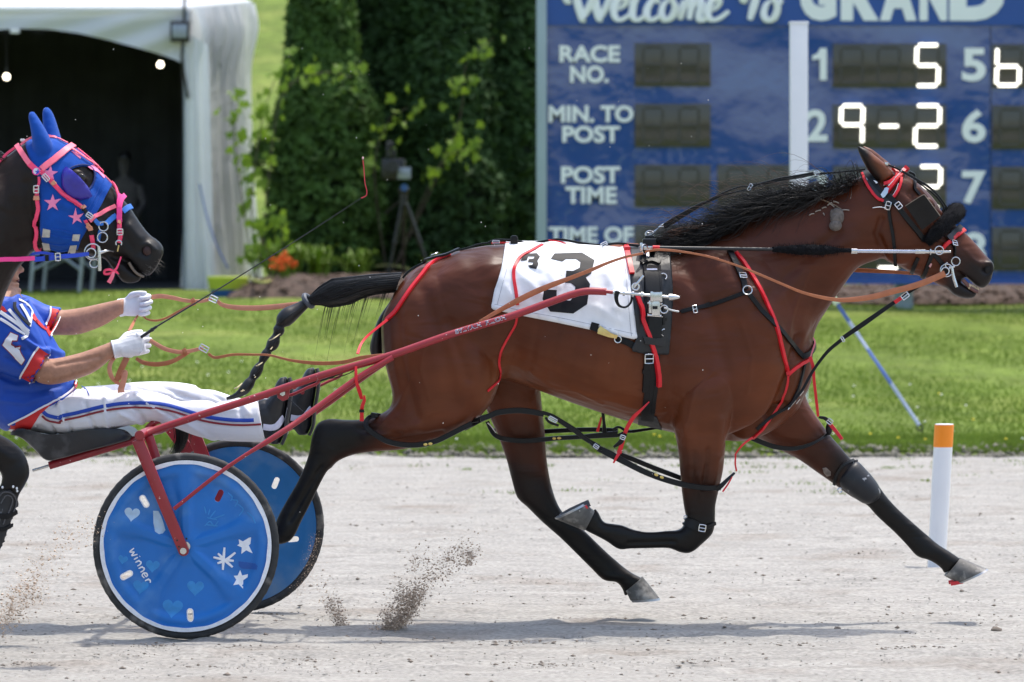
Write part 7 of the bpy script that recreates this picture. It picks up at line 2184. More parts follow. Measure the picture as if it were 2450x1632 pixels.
# tie-down from the rein to the chest
td = thing('tie_down', 'black tie down strap from the bit to the chest of the bay horse', 'tie down', P(*FP(1100, 780)[0], 16.45))
loose('strap', blackn, [p + (dq,) for p, dq in zip(FP(1660, 400, 1560, 460, 1400, 570, 1250, 675, 1105, 775), (16.5, 16.5, 16.48, 16.46, 16.45))], [7, 7, 10, 12, 10], td, t=.008)
loose('strap', blackn, [p + (dq,) for p, dq in zip(FP(1105, 780, 1010, 860, 930, 960, 880, 1040, 830, 1130, 740, 1245), (16.45, 16.44, 16.44, 16.43, 16.42, 16.40))], [9, 8, 7, 7, 6, 6], td, t=.008)
loose('red_sleeve', redn, [p + (16.485,) for p in FP(1465, 528, 1515, 492)], 10, td, t=.010)
buckle('buckle', *FP(1535, 482)[0], 17, 12, 38, td, d=16.48, r=1.6)
buckle('keeper', *FP(1108, 780)[0], 5, 12, 30, td, d=16.44, r=1.3)
for x, y in ((770, 1215), (800, 1205), (745, 1245), (825, 1150)):
    q = FP(x, y)[0]; loc, nn = SK.hit(*q)
    mb = MB(); loc = (loc or P(*q, 16.42)) + Vector((0, -.016, 0)); mb.tube([loc + Vector((-.008, 0, -.010)), loc + Vector((.008, 0, .010))], .0028, 6); build('snap', mb, MT['steel'], td)

# ---- driving lines
ln = thing('driving_line', 'near brown leather driving line from the glove under the shaft to the bit', 'rein', P(700, 870, 16.3))
N1 = (0, -1, 0)
def dl(pts, ds): return [p + (dq,) for p, dq in zip(pts, ds)]
loose('line', browl, dl(c('D', 1430, 880, 1480, 906, 1600, 886, 1740, 886, 1850, 890, 2000, 925, 2180, 945, 2354, 938), (16.40, 16.40, 16.39, 16.37, 16.36, 16.34, 16.30, 16.26)) + dl(c('E', 200, 905, 430, 878, 620, 822, 800, 760, 1000, 660), (16.24, 16.24, 16.24, 16.235, 16.23)) , [7, 7, 6, 5, 6, 9, 9, 9, 8, 5, 4], ln, n=8)
loose('line', browl, dl(c('E', 1000, 660, 1120, 590, 1250, 520, 1380, 455, 1500, 405, 1620, 360, 1750, 310, 1880, 255, 2000, 215, 2120, 190), (16.235, 16.25, 16.25, 16.255, 16.26, 16.265, 16.275, 16.29, 16.31, 16.34)), [8, 10, 14, 14, 13, 10, 9, 7, 6, 6], ln, n=5)
nb = dl(c('L', 345, 232, 390, 222, 440, 217, 560, 226, 700, 248, 840, 280), (16.37, 16.36, 16.35, 16.345, 16.34, 16.335))
nb2 = dl(FP(160, 205, 300, 246, 420, 288, 560, 345, 700, 405, 830, 458, 960, 492, 1080, 510, 1200, 505, 1330, 485, 1450, 452, 1560, 425, 1680, 385, 1812, 328), (16.33, 16.32, 16.315, 16.31, 16.31, 16.32, 16.34, 16.37, 16.40, 16.43, 16.45, 16.47, 16.49, 16.505))
loose('line', browl, nb + nb2, [5, 6, 6, 5, 5, 5, 5, 6, 6, 7, 9, 12, 14, 15, 15, 15], ln, n=5)
loose('hand_loop', tanl, dl(c('D', 1030, 788, 1075, 815, 1130, 845, 1190, 862, 1250, 868, 1320, 858, 1400, 838), (16.42, 16.40, 16.39, 16.385, 16.385, 16.39, 16.40)), [10, 10, 10, 10, 10, 9, 8], ln, n=5)
loose('hand_loop', browl, dl(c('D', 935, 912, 985, 940, 1060, 952, 1140, 945, 1210, 920, 1275, 882, 1300, 866), (16.42, 16.40, 16.385, 16.38, 16.38, 16.385, 16.39)), [8, 10, 11, 11, 10, 9, 8], ln, n=5)
loose('keeper', browl, dl(c('D', 1262, 845, 1270, 868, 1268, 892), (16.375, 16.37, 16.375)), 10, ln)
buckle('line_buckle', *c('D', 1402, 843)[0], 20, 13, -30, ln, d=16.39, r=1.8)
loose('line_tail', tanl, dl(c('D', 788, 905, 762, 940, 752, 985, 765, 1035, 795, 1072, 822, 1086), (16.42, 16.40, 16.39, 16.39, 16.40, 16.41)), [8, 10, 11, 11, 9, 7], ln, n=5)
loose('line_tail', browl, dl(c('D', 872, 905, 850, 950, 822, 1010, 800, 1065), (16.41, 16.40, 16.395, 16.39)), [15, 15, 14, 12], ln, n=5)
loose('line_tail', tanl, dl(c('D', 800, 1070, 830, 1040, 852, 1005, 862, 1012, 850, 1060, 832, 1120, 832, 1146), (16.40, 16.395, 16.39, 16.385, 16.38, 16.375, 16.37)), [4, 7, 9, 11, 14, 15, 17], ln, n=5)
l2 = thing('driving_line', 'far brown leather driving line from the raised glove past the tail', 'rein', P(600, 720, 16.75))
loose('line', tanl, dl(c('D', 1490, 515, 1530, 545, 1620, 562, 1760, 566, 1900, 556, 2040, 540), (16.74, 16.75, 16.76, 16.78, 16.80, 16.82)) + dl(c('W', 1100, 425, 1460, 352, 1725, 310), (16.88, 16.92, 16.95)), [8, 10, 12, 13, 13, 12, 10, 9, 8], l2, n=5)
loose('hand_loop', tanl, dl(c('D', 1040, 492, 1100, 484, 1180, 494, 1260, 512, 1340, 520, 1400, 516, 1455, 500), (16.72, 16.71, 16.71, 16.715, 16.72, 16.73, 16.74)), [11, 11, 10, 9, 9, 8, 8], l2, n=5)
loose('hand_loop', browl, dl(c('D', 980, 618, 1010, 642, 1070, 652, 1140, 635, 1220, 592, 1300, 552, 1345, 535), (16.73, 16.72, 16.71, 16.71, 16.71, 16.715, 16.72)), [4, 4, 5, 5, 5, 6, 7], l2, n=5)
loose('line_tail', browl, dl(c('D', 948, 615, 925, 650, 905, 690, 888, 722), (16.74, 16.70, 16.62, 16.52)), [4, 6, 8, 8], l2, n=5)
loose('keeper', browl, dl(c('D', 1320, 500, 1330, 520, 1325, 540), (16.705, 16.70, 16.705)), 9, l2)
buckle('line_buckle', *c('D', 1468, 503)[0], 18, 13, -25, l2, d=16.735, r=1.8)
loose('line', browl, dl(KP(340, 1238, 500, 1246, 700, 1255, 880, 1268), (16.78, 16.76, 16.73, 16.70)), [10, 10, 9, 8], l2)
loose('line_end', browl, dl(KP(880, 1268, 1100, 1270, 1235, 1250), (16.70, 16.69, 16.685)), 9, l2)

# ---- hobbles
def loop3(ctrs, hw, name, m, root, r):
    """Padded strap round a leg: near run, then back along the far side."""
    mb = MB(); mb.tube([Vector(p) for p in catmull(ctrs, 5)], r, 10); return build(name, mb, m, root)
def QP(*a): return c('Q', *a)
hb = thing('hobble', 'near side black leather hobble linking the bay hind and folded fore leg', 'hobble', P(1300, 1000, 16.4))
loose('leg_loop', blackl, dl(QP(160, 136, 112, 150, 90, 185, 108, 225, 195, 285, 270, 310, 350, 320, 430, 316, 520, 295, 600, 258, 690, 212, 740, 190), (16.42, 16.40, 16.385, 16.375, 16.365, 16.36, 16.36, 16.36, 16.365, 16.37, 16.372, 16.375)), [10, 11, 12, 13, 13, 13, 13, 13, 13, 13, 13, 14], hb, t=.016, n=5)
fl = QP(160, 138, 130, 132, 260, 150, 450, 170, 640, 185, 780, 165)
loose('leg_loop_back', blackl, dl(fl, (16.36, 16.40, 16.50, 16.53, 16.52, 16.42)), 10, hb, t=.010)
SK.strap('loop_join', blackl, QP(690, 215, 740, 190, 800, 158, 850, 142), 15, hb, .010, .012, d=16.4)
loose('link_strap', blackl, dl(QP(790, 162, 850, 140, 900, 120, 1000, 108, 1080, 112, 1180, 130), (16.37, 16.38, 16.38, 16.38, 16.38, 16.385)), [13, 13, 14, 14, 14, 13], hb, t=.010)
loose('link_strap', blackl, dl(QP(1170, 120, 1230, 140, 1290, 178, 1370, 230, 1440, 285, 1520, 330), (16.385, 16.385, 16.39, 16.39, 16.395, 16.40)), [9, 9, 12, 13, 11, 10], hb, t=.010)
loose('link_strap', blackl, dl(QP(1190, 150, 1215, 180, 1270, 200), (16.38, 16.38, 16.385)), 6, hb, t=.008)
loose('link_strap', blackl, dl(QP(1450, 290, 1490, 330, 1530, 360, 1560, 345), (16.395, 16.39, 16.39, 16.395)), 6, hb, t=.008)
loose('leg_loop', blackl, dl(QP(1515, 340, 1580, 372, 1680, 425, 1800, 485, 1920, 530, 2050, 565, 2170, 582, 2260, 582), (16.40, 16.39, 16.38, 16.37, 16.365, 16.36, 16.365, 16.39)), [15, 17, 15, 14, 14, 14, 13, 12], hb, t=.014)
loose('leg_loop_back', blackl, dl(QP(1640, 375, 1720, 405, 1830, 450, 1940, 492, 2060, 535, 2180, 560, 2260, 575), (16.42, 16.46, 16.50, 16.52, 16.53, 16.50, 16.42)), 12, hb, t=.012)
loose('loop_tip', blackl, dl(QP(2235, 590, 2265, 570, 2310, 525, 2345, 492), (16.38, 16.375, 16.385, 16.40)), [13, 11, 8, 6], hb, t=.012)
buckle('buckle', *QP(1235, 162)[0], 20, 8, -28, hb, d=16.375, r=1.4)
buckle('buckle', *QP(1500, 328)[0], 12, 8, -35, hb, d=16.385, r=1.3)
for (x, y, a) in ((455, 316, 5), (485, 312, 5), (1868, 502, -25), (1902, 517, -25)):
    loc, nn = SK.hit(*QP(x, y)[0]) if x < 1000 else (None, None)
    p = (loc + nn * .024) if loc is not None else P(*QP(x, y)[0], 16.352)
    mb = MB(); mb.ball(p, (.0085, .002, .0055), 10, 6, Matrix.Rotation(math.radians(-a), 3, 'Y')); build('gold_emblem', mb, goldm, hb)
hf = thing('hobble', 'far side black leather hobble round the far hind and stretched fore leg', 'hobble', P(1400, 1040, 16.75))
loose('leg_loop', blackl, dl(QP(835, 178, 850, 215, 880, 258, 930, 280, 1010, 292, 1090, 293, 1170, 286, 1260, 278, 1400, 270, 1530, 260, 1632, 252), (16.58, 16.60, 16.63, 16.66, 16.665, 16.665, 16.67, 16.68, 16.69, 16.70, 16.70)), [9, 10, 11, 12, 12, 12, 12, 11, 11, 14, 16], hf, t=.012)
loose('leg_loop_back', blackl, dl(QP(860, 225, 950, 238, 1100, 240, 1190, 236, 1350, 228, 1500, 225, 1632, 232), (16.80, 16.86, 16.87, 16.86, 16.82, 16.78, 16.73)), [8, 10, 11, 11, 11, 11, 12], hf, t=.010)
loose('link_strap', blackl, dl(QP(1600, 225, 1640, 210, 1700, 236, 1800, 225, 1900, 214, 1990, 236, 2080, 260), (16.70, 16.70, 16.72, 16.74, 16.76, 16.76, 16.76)), [6, 6, 8, 7, 6, 6, 6], hf, t=.008)
loose('link_strap', blackl, dl(QP(1632, 262, 1680, 240, 1720, 236), (16.70, 16.71, 16.72)), [8, 6, 6], hf, t=.008)
loose('belly_stay', blackl, dl(QP(1540, 110, 1548, 180, 1552, 240), (16.66, 16.67, 16.69)), [8, 7, 11], hf, t=.008)
loose('belly_stay', redn, dl(QP(1532, 150, 1522, 190, 1508, 236), (16.65, 16.66, 16.68)), [4, 6, 7], hf, t=.006)
loose('leg_loop', blackl, dl(FP(430, 1430, 520, 1475, 640, 1518, 760, 1532, 860, 1512, 950, 1470, 1010, 1425), (16.62, 16.62, 16.63, 16.65, 16.66, 16.68, 16.72)), [12, 12, 12, 11, 9, 6, 6], hf, t=.010)
loose('leg_loop_back', blackl, dl(FP(450, 1440, 600, 1470, 800, 1470, 1010, 1430), (16.70, 16.86, 16.88, 16.80)), 8, hf, t=.008)
mb = MB(); q = P(*FP(1015, 1395)[0], 16.70); mb.ball(q, (.014, .014, .026), 12, 8); build('loop_knob', mb, blackl, hf)
for x, y in ((1243, 279), (1274, 277)):
    mb = MB(); mb.ball(P(*QP(x, y)[0], 16.672), (.0085, .002, .0055), 10, 6); build('gold_emblem', mb, goldm, hf)
rod('steel_edge', [QP(835, 182)[0] + (16.57,), QP(858, 205)[0] + (16.59,), QP(884, 242)[0] + (16.62,)], 2, MT['steel'], hf)

# ---- red hangers that carry the hobbles
def hanger(label, x, y): return thing('hobble_hanger', label, 'hanger strap', P(x, y, 16.35), 'red hobble hanger straps')
h1 = hanger('red hanger strap curving over the bay rump and down behind the thigh', 960, 720)
SK.strap('strap', redn, c('E', 800, 200, 720, 232, 655, 275, 600, 345, 540, 420, 480, 505, 420, 590, 360, 650), 10, h1, .012, .004, d=16.4)
loose('strap', redn, dl(c('E', 365, 645, 290, 705, 220, 765, 180, 820, 160, 880), (16.38, 16.34, 16.30, 16.25, 16.17)), [7, 6, 6, 6, 7], h1)
loose('strap', redn, dl(c('E', 148, 965, 148, 1020, 152, 1075, 170, 1130, 188, 1190), (16.11, 16.10, 16.10, 16.12, 16.16)), [6, 7, 7, 10, 8], h1)
loose('strap', redn, dl(c('E', 205, 1165, 205, 1200, 190, 1250, 188, 1340), (16.17, 16.17, 16.18, 16.22)), [4, 8, 9, 10], h1, t=.006)
loose('keeper', blackl, dl(c('E', 172, 1272, 188, 1274, 204, 1272), (16.18, 16.178, 16.18)), 7, h1, t=.006)
h2 = hanger('red hanger strap lying across the number cloth and the bay flank', 1240, 700)
CS.strap('strap', redn, c('E', 1428, 132, 1350, 175, 1280, 215, 1240, 280, 1232, 350, 1245, 440, 1258, 545), 8, h2, .006, .003, d=16.32)
SK.strap('strap', redn, c('E', 1258, 610, 1245, 680, 1205, 750, 1165, 820, 1142, 880, 1132, 950, 1138, 1010, 1128, 1060, 1090, 1100, 1050, 1135), 6, h2, .005, .003)
h3 = hanger('red hanger strap crossing the harness saddle beside the girth', 1530, 760)
SK.strap('strap', redn, c('E', 2000, 155, 2020, 260, 2040, 350), 13, h3, .046, .004)
SK.strap('strap', redn, c('E', 2070, 480, 2105, 600, 2140, 720, 2175, 830, 2198, 930, 2212, 1020, 2216, 1095), 11, h3, .047, .004)
SK.strap('loop_end', redn, c('E', 1988, 158, 2032, 156), 9, h3, .050, .005)
loose('strap', redn, dl(c('E', 2162, 1210, 2110, 1262, 2060, 1310, 2020, 1370, 1995, 1430, 1975, 1500, 1955, 1562), (16.36, 16.35, 16.35, 16.36, 16.365, 16.37, 16.37)), [3, 6, 9, 10, 9, 10, 12], h3, t=.004)
loose('strap_tip', redn, dl(QP(1640, 370, 1625, 395, 1606, 430), (16.365, 16.36, 16.36)), [8, 7, 4], h3, t=.004)
loose('keeper', blackl, dl(QP(1610, 330, 1650, 300, 1680, 250), (16.38, 16.36, 16.355)), [6, 12, 10], h3, t=.008)
buckle('buckle', *QP(1662, 272)[0], 11, 9, -20, h3, d=16.352, r=1.4)
h4 = hanger('red hanger strap running from the withers down the bay shoulder', 1850, 800)
SK.strap('strap', redn, FP(372, 186, 430, 255, 490, 350, 545, 450, 610, 590, 660, 720, 690, 850, 715, 960, 735, 1025), 9, h4, .014, .004, d=16.4)
SK.strap('strap', redn, FP(735, 1025, 800, 965, 880, 915), 9, h4, .014, .004, d=16.45)
SK.strap('strap', redn, FP(735, 1030, 730, 1090, 700, 1180, 640, 1290, 560, 1390, 490, 1455), 6, h4, .010, .004, d=16.45)
loose('strap', redn, dl(FP(490, 1455, 440, 1490, 400, 1530, 370, 1575), (16.40, 16.39, 16.385, 16.39)) + dl(c('I', 345, 130, 342, 180, 350, 232), (16.39, 16.395, 16.40)), [5, 5, 4, 4, 4, 4], h4)
loose('strap_tip', redn, dl(c('I', 322, 268, 295, 315, 262, 362), (16.385, 16.38, 16.375)), [3, 4, 4], h4)
h5 = hanger('red hanger strap hanging down before the bay chest to a buckle', 1960, 900)
loose('strap', redn, dl(FP(885, 900, 905, 970, 912, 1060, 922, 1150, 932, 1240, 940, 1310), (16.46, 16.46, 16.47, 16.49, 16.52, 16.56)), [8, 8, 7, 7, 7, 6], h5)
loose('strap_tip', redn, dl(FP(1020, 1360, 1060, 1410, 1105, 1468), (16.60, 16.59, 16.58)), [9, 9, 8], h5, t=.005)
loose('strap', blackl, dl(FP(945, 1315, 990, 1325, 1025, 1360), (16.57, 16.58, 16.60)), [6, 9, 9], h5, t=.005)
buckle('buckle', *FP(1018, 1345)[0], 12, 11, -40, h5, d=16.575, r=1.4)
loose('cord_wrap', mat('pink_cord', (.65, .16, .2), .6), dl(FP(905, 770, 918, 800, 905, 850, 888, 900), (16.47, 16.46, 16.46, 16.46)), [3, 4, 4, 3], h5)

# ---- knee boots
kb = thing('knee_boot', 'scuffed black knee boot cup on the stretched far foreleg', 'knee boot', P(2040, 1150, 16.7))
def PP(*a): return c('PO', *a)
cupm = mat('scuffed_rubber', (.017, .018, .022), .46, spec=.35, var=.3, scale=20, bump=.25, bscale=60, dirt=((.30, .30, .32), 30, .66, .72))
mb = MB()
limb(mb, [PP(385, 600)[0] + PP(440, 525)[0] + (.030,), PP(352, 645)[0] + PP(512, 490)[0] + (.050,), PP(372, 695)[0] + PP(590, 560)[0] + (.060,), PP(430, 745)[0] + PP(650, 628)[0] + (.061,), PP(500, 795)[0] + PP(695, 695)[0] + (.057,), PP(565, 833)[0] + PP(710, 748)[0] + (.050,), PP(610, 838)[0] + PP(702, 785)[0] + (.034,), PP(640, 828)[0] + PP(680, 806)[0] + (.014,)], 16.742, 24, 2.1)
build('cup', mb, cupm, kb, sharp=180)
SK.strap('strap', blackl, PP(333, 670, 345, 600, 385, 535, 440, 500, 520, 484), 8, kb, .006, .008, d=16.7)
mb = MB(); q = P(*PP(372, 728)[0], 16.69); mb.torus(q, .009, .003, (.3, -1, 0), 16, 6); build('buckle', mb, MT['steel'], kb)
k2 = thing('knee_boot', 'black knee strap with steel buckle on the folded near foreleg', 'knee boot', P(1660, 1250, 16.35))
def KNP(*a): return c('KN', *a)
SK.patch('strap', blackl, KNP(1378, 820, 1405, 775, 1480, 795, 1560, 840, 1600, 870, 1590, 915, 1530, 920, 1450, 890, 1385, 860), k2, .010, .008, 4, d=16.42)
buckle('buckle', *KNP(1562, 882)[0], 15, 15, -10, k2, off=.018, r=1.6)
SK.strap('edge', blackl, KNP(1600, 880, 1650, 858, 1700, 830), 10, k2, .006, .006, d=16.43)
mb = MB(); q = P(*KNP(1392, 772)[0], 16.42); mb.torus(q, .006, .002, (0, -1, 0), 12, 6); build('keeper_ring', mb, MT['steel'], k2)
# ================================================================ black horse with the blue hood
BK = 15.2
darkcoat = mat('dark_brown_coat', (.02, .012, .009), .42, var=.25, scale=7, bump=.22, bscale=420, spec=.22, attr='coat', stretch=(.5, 1, 1.2), dist=.0012, bump2=(.5, 9, .02))
hoodm = mat('blue_hood_cloth', (.006, .068, .36), .85, var=.12, scale=30, bump=.6, bscale=300, dist=.0018, sheen=.10, spec=.2)
pinkm = mat('pink_nylon', (.92, .060, .16), .45, var=.10, scale=30)
pinklite = mat('light_pink_nylon', (.95, .17, .25), .5, var=.08, scale=30)
hotpink = mat('hot_pink_nylon', (.90, .05, .28), .45, var=.08, scale=30)
starpink = mat('pink_star', (.90, .24, .45), .6, var=.06)
blueweb = mat('blue_nylon', (.012, .055, .50), .45, var=.12, scale=30)
bluehalt = mat('blue_halter', (.02, .15, .55), .5, var=.12, scale=30)
velcro = mat('velcro_tab', (.50, .47, .42), .85, var=.12, scale=60)
def JP(*a): return c('J', *a)
def black_geometry():
    d = BK; mb = MB()
    j = lambda ax, ay, bx, by, w: JP(ax, ay)[0] + JP(bx, by)[0] + (w,)
    limb(mb, [j(130, 418, 190, 1290, .092), j(230, 362, 270, 1235, .10), j(330, 352, 345, 1218, .106), j(430, 352, 430, 1228, .112), j(510, 380, 500, 1238, .112), j(590, 418, 565, 1245, .11), j(700, 512, 660, 1262, .098), j(830, 648, 745, 1280, .084), j(930, 762, 830, 1290, .073), j(1040, 892, 905, 1290, .063), j(1125, 1020, 970, 1290, .058), j(1195, 1105, 1025, 1318, .057), j(1258, 1150, 1085, 1378, .057), j(1298, 1196, 1130, 1425, .050), j(1306, 1240, 1190, 1432, .036), j(1290, 1290, 1240, 1385, .022)], d, 22, 2.15)
    limb(mb, [j(740, 1170, 760, 1288, .05), j(830, 1215, 840, 1300, .048), j(905, 1285, 895, 1372, .044), j(960, 1300, 945, 1440, .042), j(1025, 1345, 985, 1485, .040), j(1085, 1400, 1055, 1494, .035), j(1135, 1434, 1105, 1480, .022)], d, 16)
    limb(mb, [j(200, 375, 260, 1240, .095), j(140, 412, 205, 1310, .10), j(70, 465, 130, 1400, .105), j(-60, 560, 40, 1590, .125), j(-250, 700, -60, 1850, .15), (-190, 520, -95, 900, .18), (-330, 545, -160, 1000, .20)], d, 24, 2.1)
    limb(mb, [(-60, 640, -85, 860, .08), (-120, 600, -110, 960, .16), (-200, 580, -170, 1010, .22), (-330, 560, -300, 1045, .27), (-480, 562, -460, 1070, .30), (-640, 566, -630, 1055, .32), (-800, 562, -800, 1015, .31), (-950, 560, -950, 960, .30), (-1080, 580, -1060, 940, .26), (-1180, 640, -1160, 880, .16), (-1210, 700, -1200, 800, .07)], d, 26, 2.2)
    for s in (-1, 1):
        mb.ball(P(*JP(1195, 1230)[0], d) + Vector((0, s * .044, 0)), (.027, .019, .032), 14, 10)
        mb.ball(P(*JP(640, 660)[0], d) + Vector((0, s * .092, 0)), (.042, .026, .036), 14, 10)
        mb.ball(P(*JP(480, 900)[0], d) + Vector((0, s * .055, 0)), (.115, .05, .13), 16, 12)
        sh_ = (0, 0) if s < 0 else (100, -20)
        e = [(280 + sh_[0], 470 + sh_[1], 420 + sh_[0] * .7, 470 + sh_[1] * 2, .036, s * .05), (272 + sh_[0], 360 + sh_[1], 405 + sh_[0] * .75, 385 + sh_[1], .040, s * .062), (258 + sh_[0] * 1.0, 255 + sh_[1], 345 + sh_[0], 262 + sh_[1], .032, s * .068), (240 + sh_[0] * 1.12, 165 + sh_[1] * 1.6, 290 + sh_[0] * 1.2, 175 + sh_[1] * 1.6, .02, s * .068), (244 + sh_[0] * 1.15, 138 + sh_[1] * 1.7, 264 + sh_[0] * 1.15, 137 + sh_[1] * 1.7, .009, s * .068)]
        limb(mb, [JP(a, b)[0] + JP(g, h)[0] + (w, dd) for a, b, g, h, w, dd in e], d, 16, 2)
    # the lifted near foreleg in view, and the other legs
    limb(mb, [(-150, 760, -280, 880, .09, -.12), (-150, 880, -250, 1010, .10, -.15), (-120, 965, -150, 1090, .078, -.16), (-70, 1008, -95, 1118, .058, -.16), (-20, 1030, -45, 1122, .050, -.16), (26, 1054, -12, 1122, .047, -.16), (58, 1085, -4, 1124, .046, -.16), (71, 1130, 4, 1136, .046, -.16), (60, 1160, 3, 1157, .042, -.16), (46, 1184, -8, 1172, .034, -.16), (40, 1206, -16, 1192, .031, -.16), (26, 1250, -34, 1236, .030, -.16), (6, 1300, -52, 1282, .031, -.16), (-8, 1335, -72, 1312, .034, -.16), (-40, 1352, -84, 1312, .030, -.16), (-80, 1352, -100, 1300, .03, -.16)], d)
    limb(mb, [(-190, 900, -330, 960, .10, .14), (-230, 1060, -330, 1070, .075, .16), (-262, 1240, -330, 1240, .046, .16), (-275, 1300, -325, 1300, .042, .16), (-290, 1400, -330, 1400, .03, .16), (-290, 1500, -334, 1495, .033, .16), (-280, 1545, -330, 1540, .032, .16)], d)
    for x, s in ((-1040, -1), (-960, 1)):
        limb(mb, [(x + 150, 800, x - 110, 760, .12, s * .14), (x + 130, 960, x - 110, 900, .11, s * .15), (x + 20, 1090, x - 100, 1050, .07, s * .15), (x - 60, 1200, x - 130, 1180, .045, s * .15), (x - 70, 1330, x - 125, 1330, .034, s * .15), (x - 50, 1460, x - 105, 1460, .034, s * .15), (x - 30, 1545, x - 90, 1545, .034, s * .15)], d)
    me, V = voxelise('black', mb, .0072, 3, .5)
    near = -1
    E = [(JP(520, 850, 700, 950, 860, 1060), 9, .006, 0), (JP(1030, 1325, 1085, 1395, 1145, 1438), 4, -.007, 0), (JP(1150, 1200, 1190, 1190, 1240, 1225), 7, .005, 0), (JP(1180, 1232), 12, -.024, 0),
         (JP(700, 640, 860, 860, 960, 1000), 16, -.006, 0), (JP(340, 1150, 260, 950, 240, 700), 10, -.006, near), (JP(1040, 1040, 1120, 1130), 10, .004, 0), (JP(1000, 1120, 1090, 1250), 9, -.004, 0), (JP(40, 620, 120, 900, 150, 1250), 20, -.006, near), ([(0, 1060), (40, 1090)], 10, .004, near)]
    V = sculpt(me, V, E, BK)
    blk = (.0075, .0065, .0065)
    paint(me, V, (.0135, .0085, .0068), [(JP(100, 480, 0, 700), 40, 40, (.024, .0125, .008), 0, .8), (JP(0, 1000, 60, 1300), 60, 60, (.011, .007, .006), 0, .6), (JP(1000, 1000, 1150, 1200, 1200, 1350), 60, 40, (.012, .0115, .012), 0, 1), ([(20, 1060), (50, 1150), (0, 1300)], 70, 30, blk, 0, 1)], BK)
    return me, V
bkm, bkV = black_geometry()
bk = thing('black_horse', 'black horse with blue star hood and pink bridle coming up behind the sulky', 'horse', (P(-300, 0, BK).x, BK, 0))
BS = Skin(bkm, bkV)
link('body', bkm, darkcoat, bk)
for (tf, th, to, he, w, d_) in (((-84, 1356), (-102, 1298), (-132, 1378), (-140, 1300), .058, BK - .16), ((-276, 1550), (-332, 1546), (-258, 1582), (-336, 1582), .062, BK + .16), ((-30, 1552), (-92, 1552), (-12, 1582), (-96, 1582), .060, BK - .15)):
    if tf[0] == -30:
        for x, s in ((-1040, -1), (-960, 1)):
            hoof(bk, (x - 26, 1550), (x - 92, 1550), (x - 4, 1583), (x - 98, 1583), w, BK + s * .15)
    else: hoof(bk, tf, th, to, he, w, d_)
for s in (-1, 1):
    mb = MB(); mb.ball(P(*JP(1188, 1232)[0], BK) + Vector((0, s * .042, 0)), (.020, .012, .021), 12, 8); build('nostril', mb, mat('nostril_lining', (.035, .012, .011), .6), bk)
    mb = MB(); mb.ball(P(*JP(668, 655)[0], BK) + Vector((0, s * .112, 0)), (.019, .010, .016), 12, 8); build('eye', mb, mat('horse_eye', (.01, .006, .004), .08), bk)
mb = MB(); mb.tube(catmull([P(*q, BK - .040 + .004 * i) for i, q in enumerate(JP(1028, 1328, 1060, 1380, 1100, 1420, 1150, 1442))], 4), .005, 8); build('lip_lining', mb, mat('lip_skin', (.15, .115, .09), .6, var=.3, scale=40), bk)
roots = []
rb = random.Random(12)
for i in range(26):
    q = P(*JP(rb.uniform(1160, 1290), rb.uniform(1290, 1430))[0], BK - .03)
    loc, nn = BS.near(q)
    dv = (nn * .6 + Vector((rb.gauss(.5, .4), rb.gauss(0, .3), rb.gauss(-.3, .4)))).normalized()
    roots.append(([loc, loc + dv * .014, loc + dv * rb.uniform(.020, .038) + Vector((0, 0, -.003))], .00055))
v, f = strands(roots); tag(np_mesh('whiskers', v, f, mat('whisker', (.16, .14, .12), .5), bk), kind='stuff')
roots = []
for i in range(260):
    u = rb.random()
    x, y = JP(lerp_line([(60, 480), (-100, 590), (-260, 700), (-500, 850)], u)[0], lerp_line([(60, 480), (-100, 590), (-260, 700), (-500, 850)], u)[1])[0]
    p0 = P(x, y, BK - rb.uniform(-.03, .04)); L_ = rb.uniform(.12, .25)
    roots.append(([p0 + Vector((-L_ * s_, -.04 * s_, .05 * math.sin(s_ * 2.5) - .10 * s_ * s_)) for s_ in (k / 6 for k in range(7))], .0018))
v, f = strands(roots); np_mesh('mane', v, f, hairm, bk)

# ---- hood
hood = thing('hood', 'blue cloth hood with pink stars and ear covers on the black horse', 'hood', P(*JP(480, 800)[0], BK))
def bmid(pts, dn=15.09): return [(CX + (x - CX) * dn / BK, HZ + (y - HZ) * dn / BK) for x, y in pts]
eye = JP(*[v for i in range(20) for v in (632 + 112 * math.cos(6.283 * i / 20) - 20 * math.sin(6.283 * i / 20), 668 + 108 * math.sin(6.283 * i / 20))])
hp_ = bmid(JP(185, 385, 235, 300, 235, 180, 230, 60, 420, 60, 500, 330, 620, 380, 800, 590, 868, 700, 805, 820, 735, 945, 700, 985, 690, 1060, 640, 1140, 610, 1215, 560, 1225, 430, 1222, 345, 1205, 318, 1130, 322, 900, 300, 640, 235, 510))
hb_ = BS.shell('hood_cloth', hoodm, hp_, BK, hood, .007, holes=[bmid(eye)])
hs_ = Skin(bpy.data.meshes.new_from_object(hb_), np.array([tuple(v.co + hb_.location + hood.location) for v in hb_.data.vertices]))
hs_.bvh = BS.bvh
def hstar(cx2, cy2, r, rot):
    BS.patch('star', starpink, JP(*[v for p in star_poly(cx2, cy2, r, r * .40, rot) for v in p]), hood, .010, .0025, 4)
hstar(424, 852, 70, .0); hstar(608, 962, 64, -.15); hstar(402, 620, 62, .1)
BS.patch('star', starpink, JP(560, 452, 600, 462, 636, 500, 632, 512, 590, 478), hood, .010, .0025, 4)
BS.patch('star', starpink, JP(690, 572, 735, 560, 780, 596, 826, 640, 820, 668, 770, 616, 715, 592), hood, .010, .0025, 4)
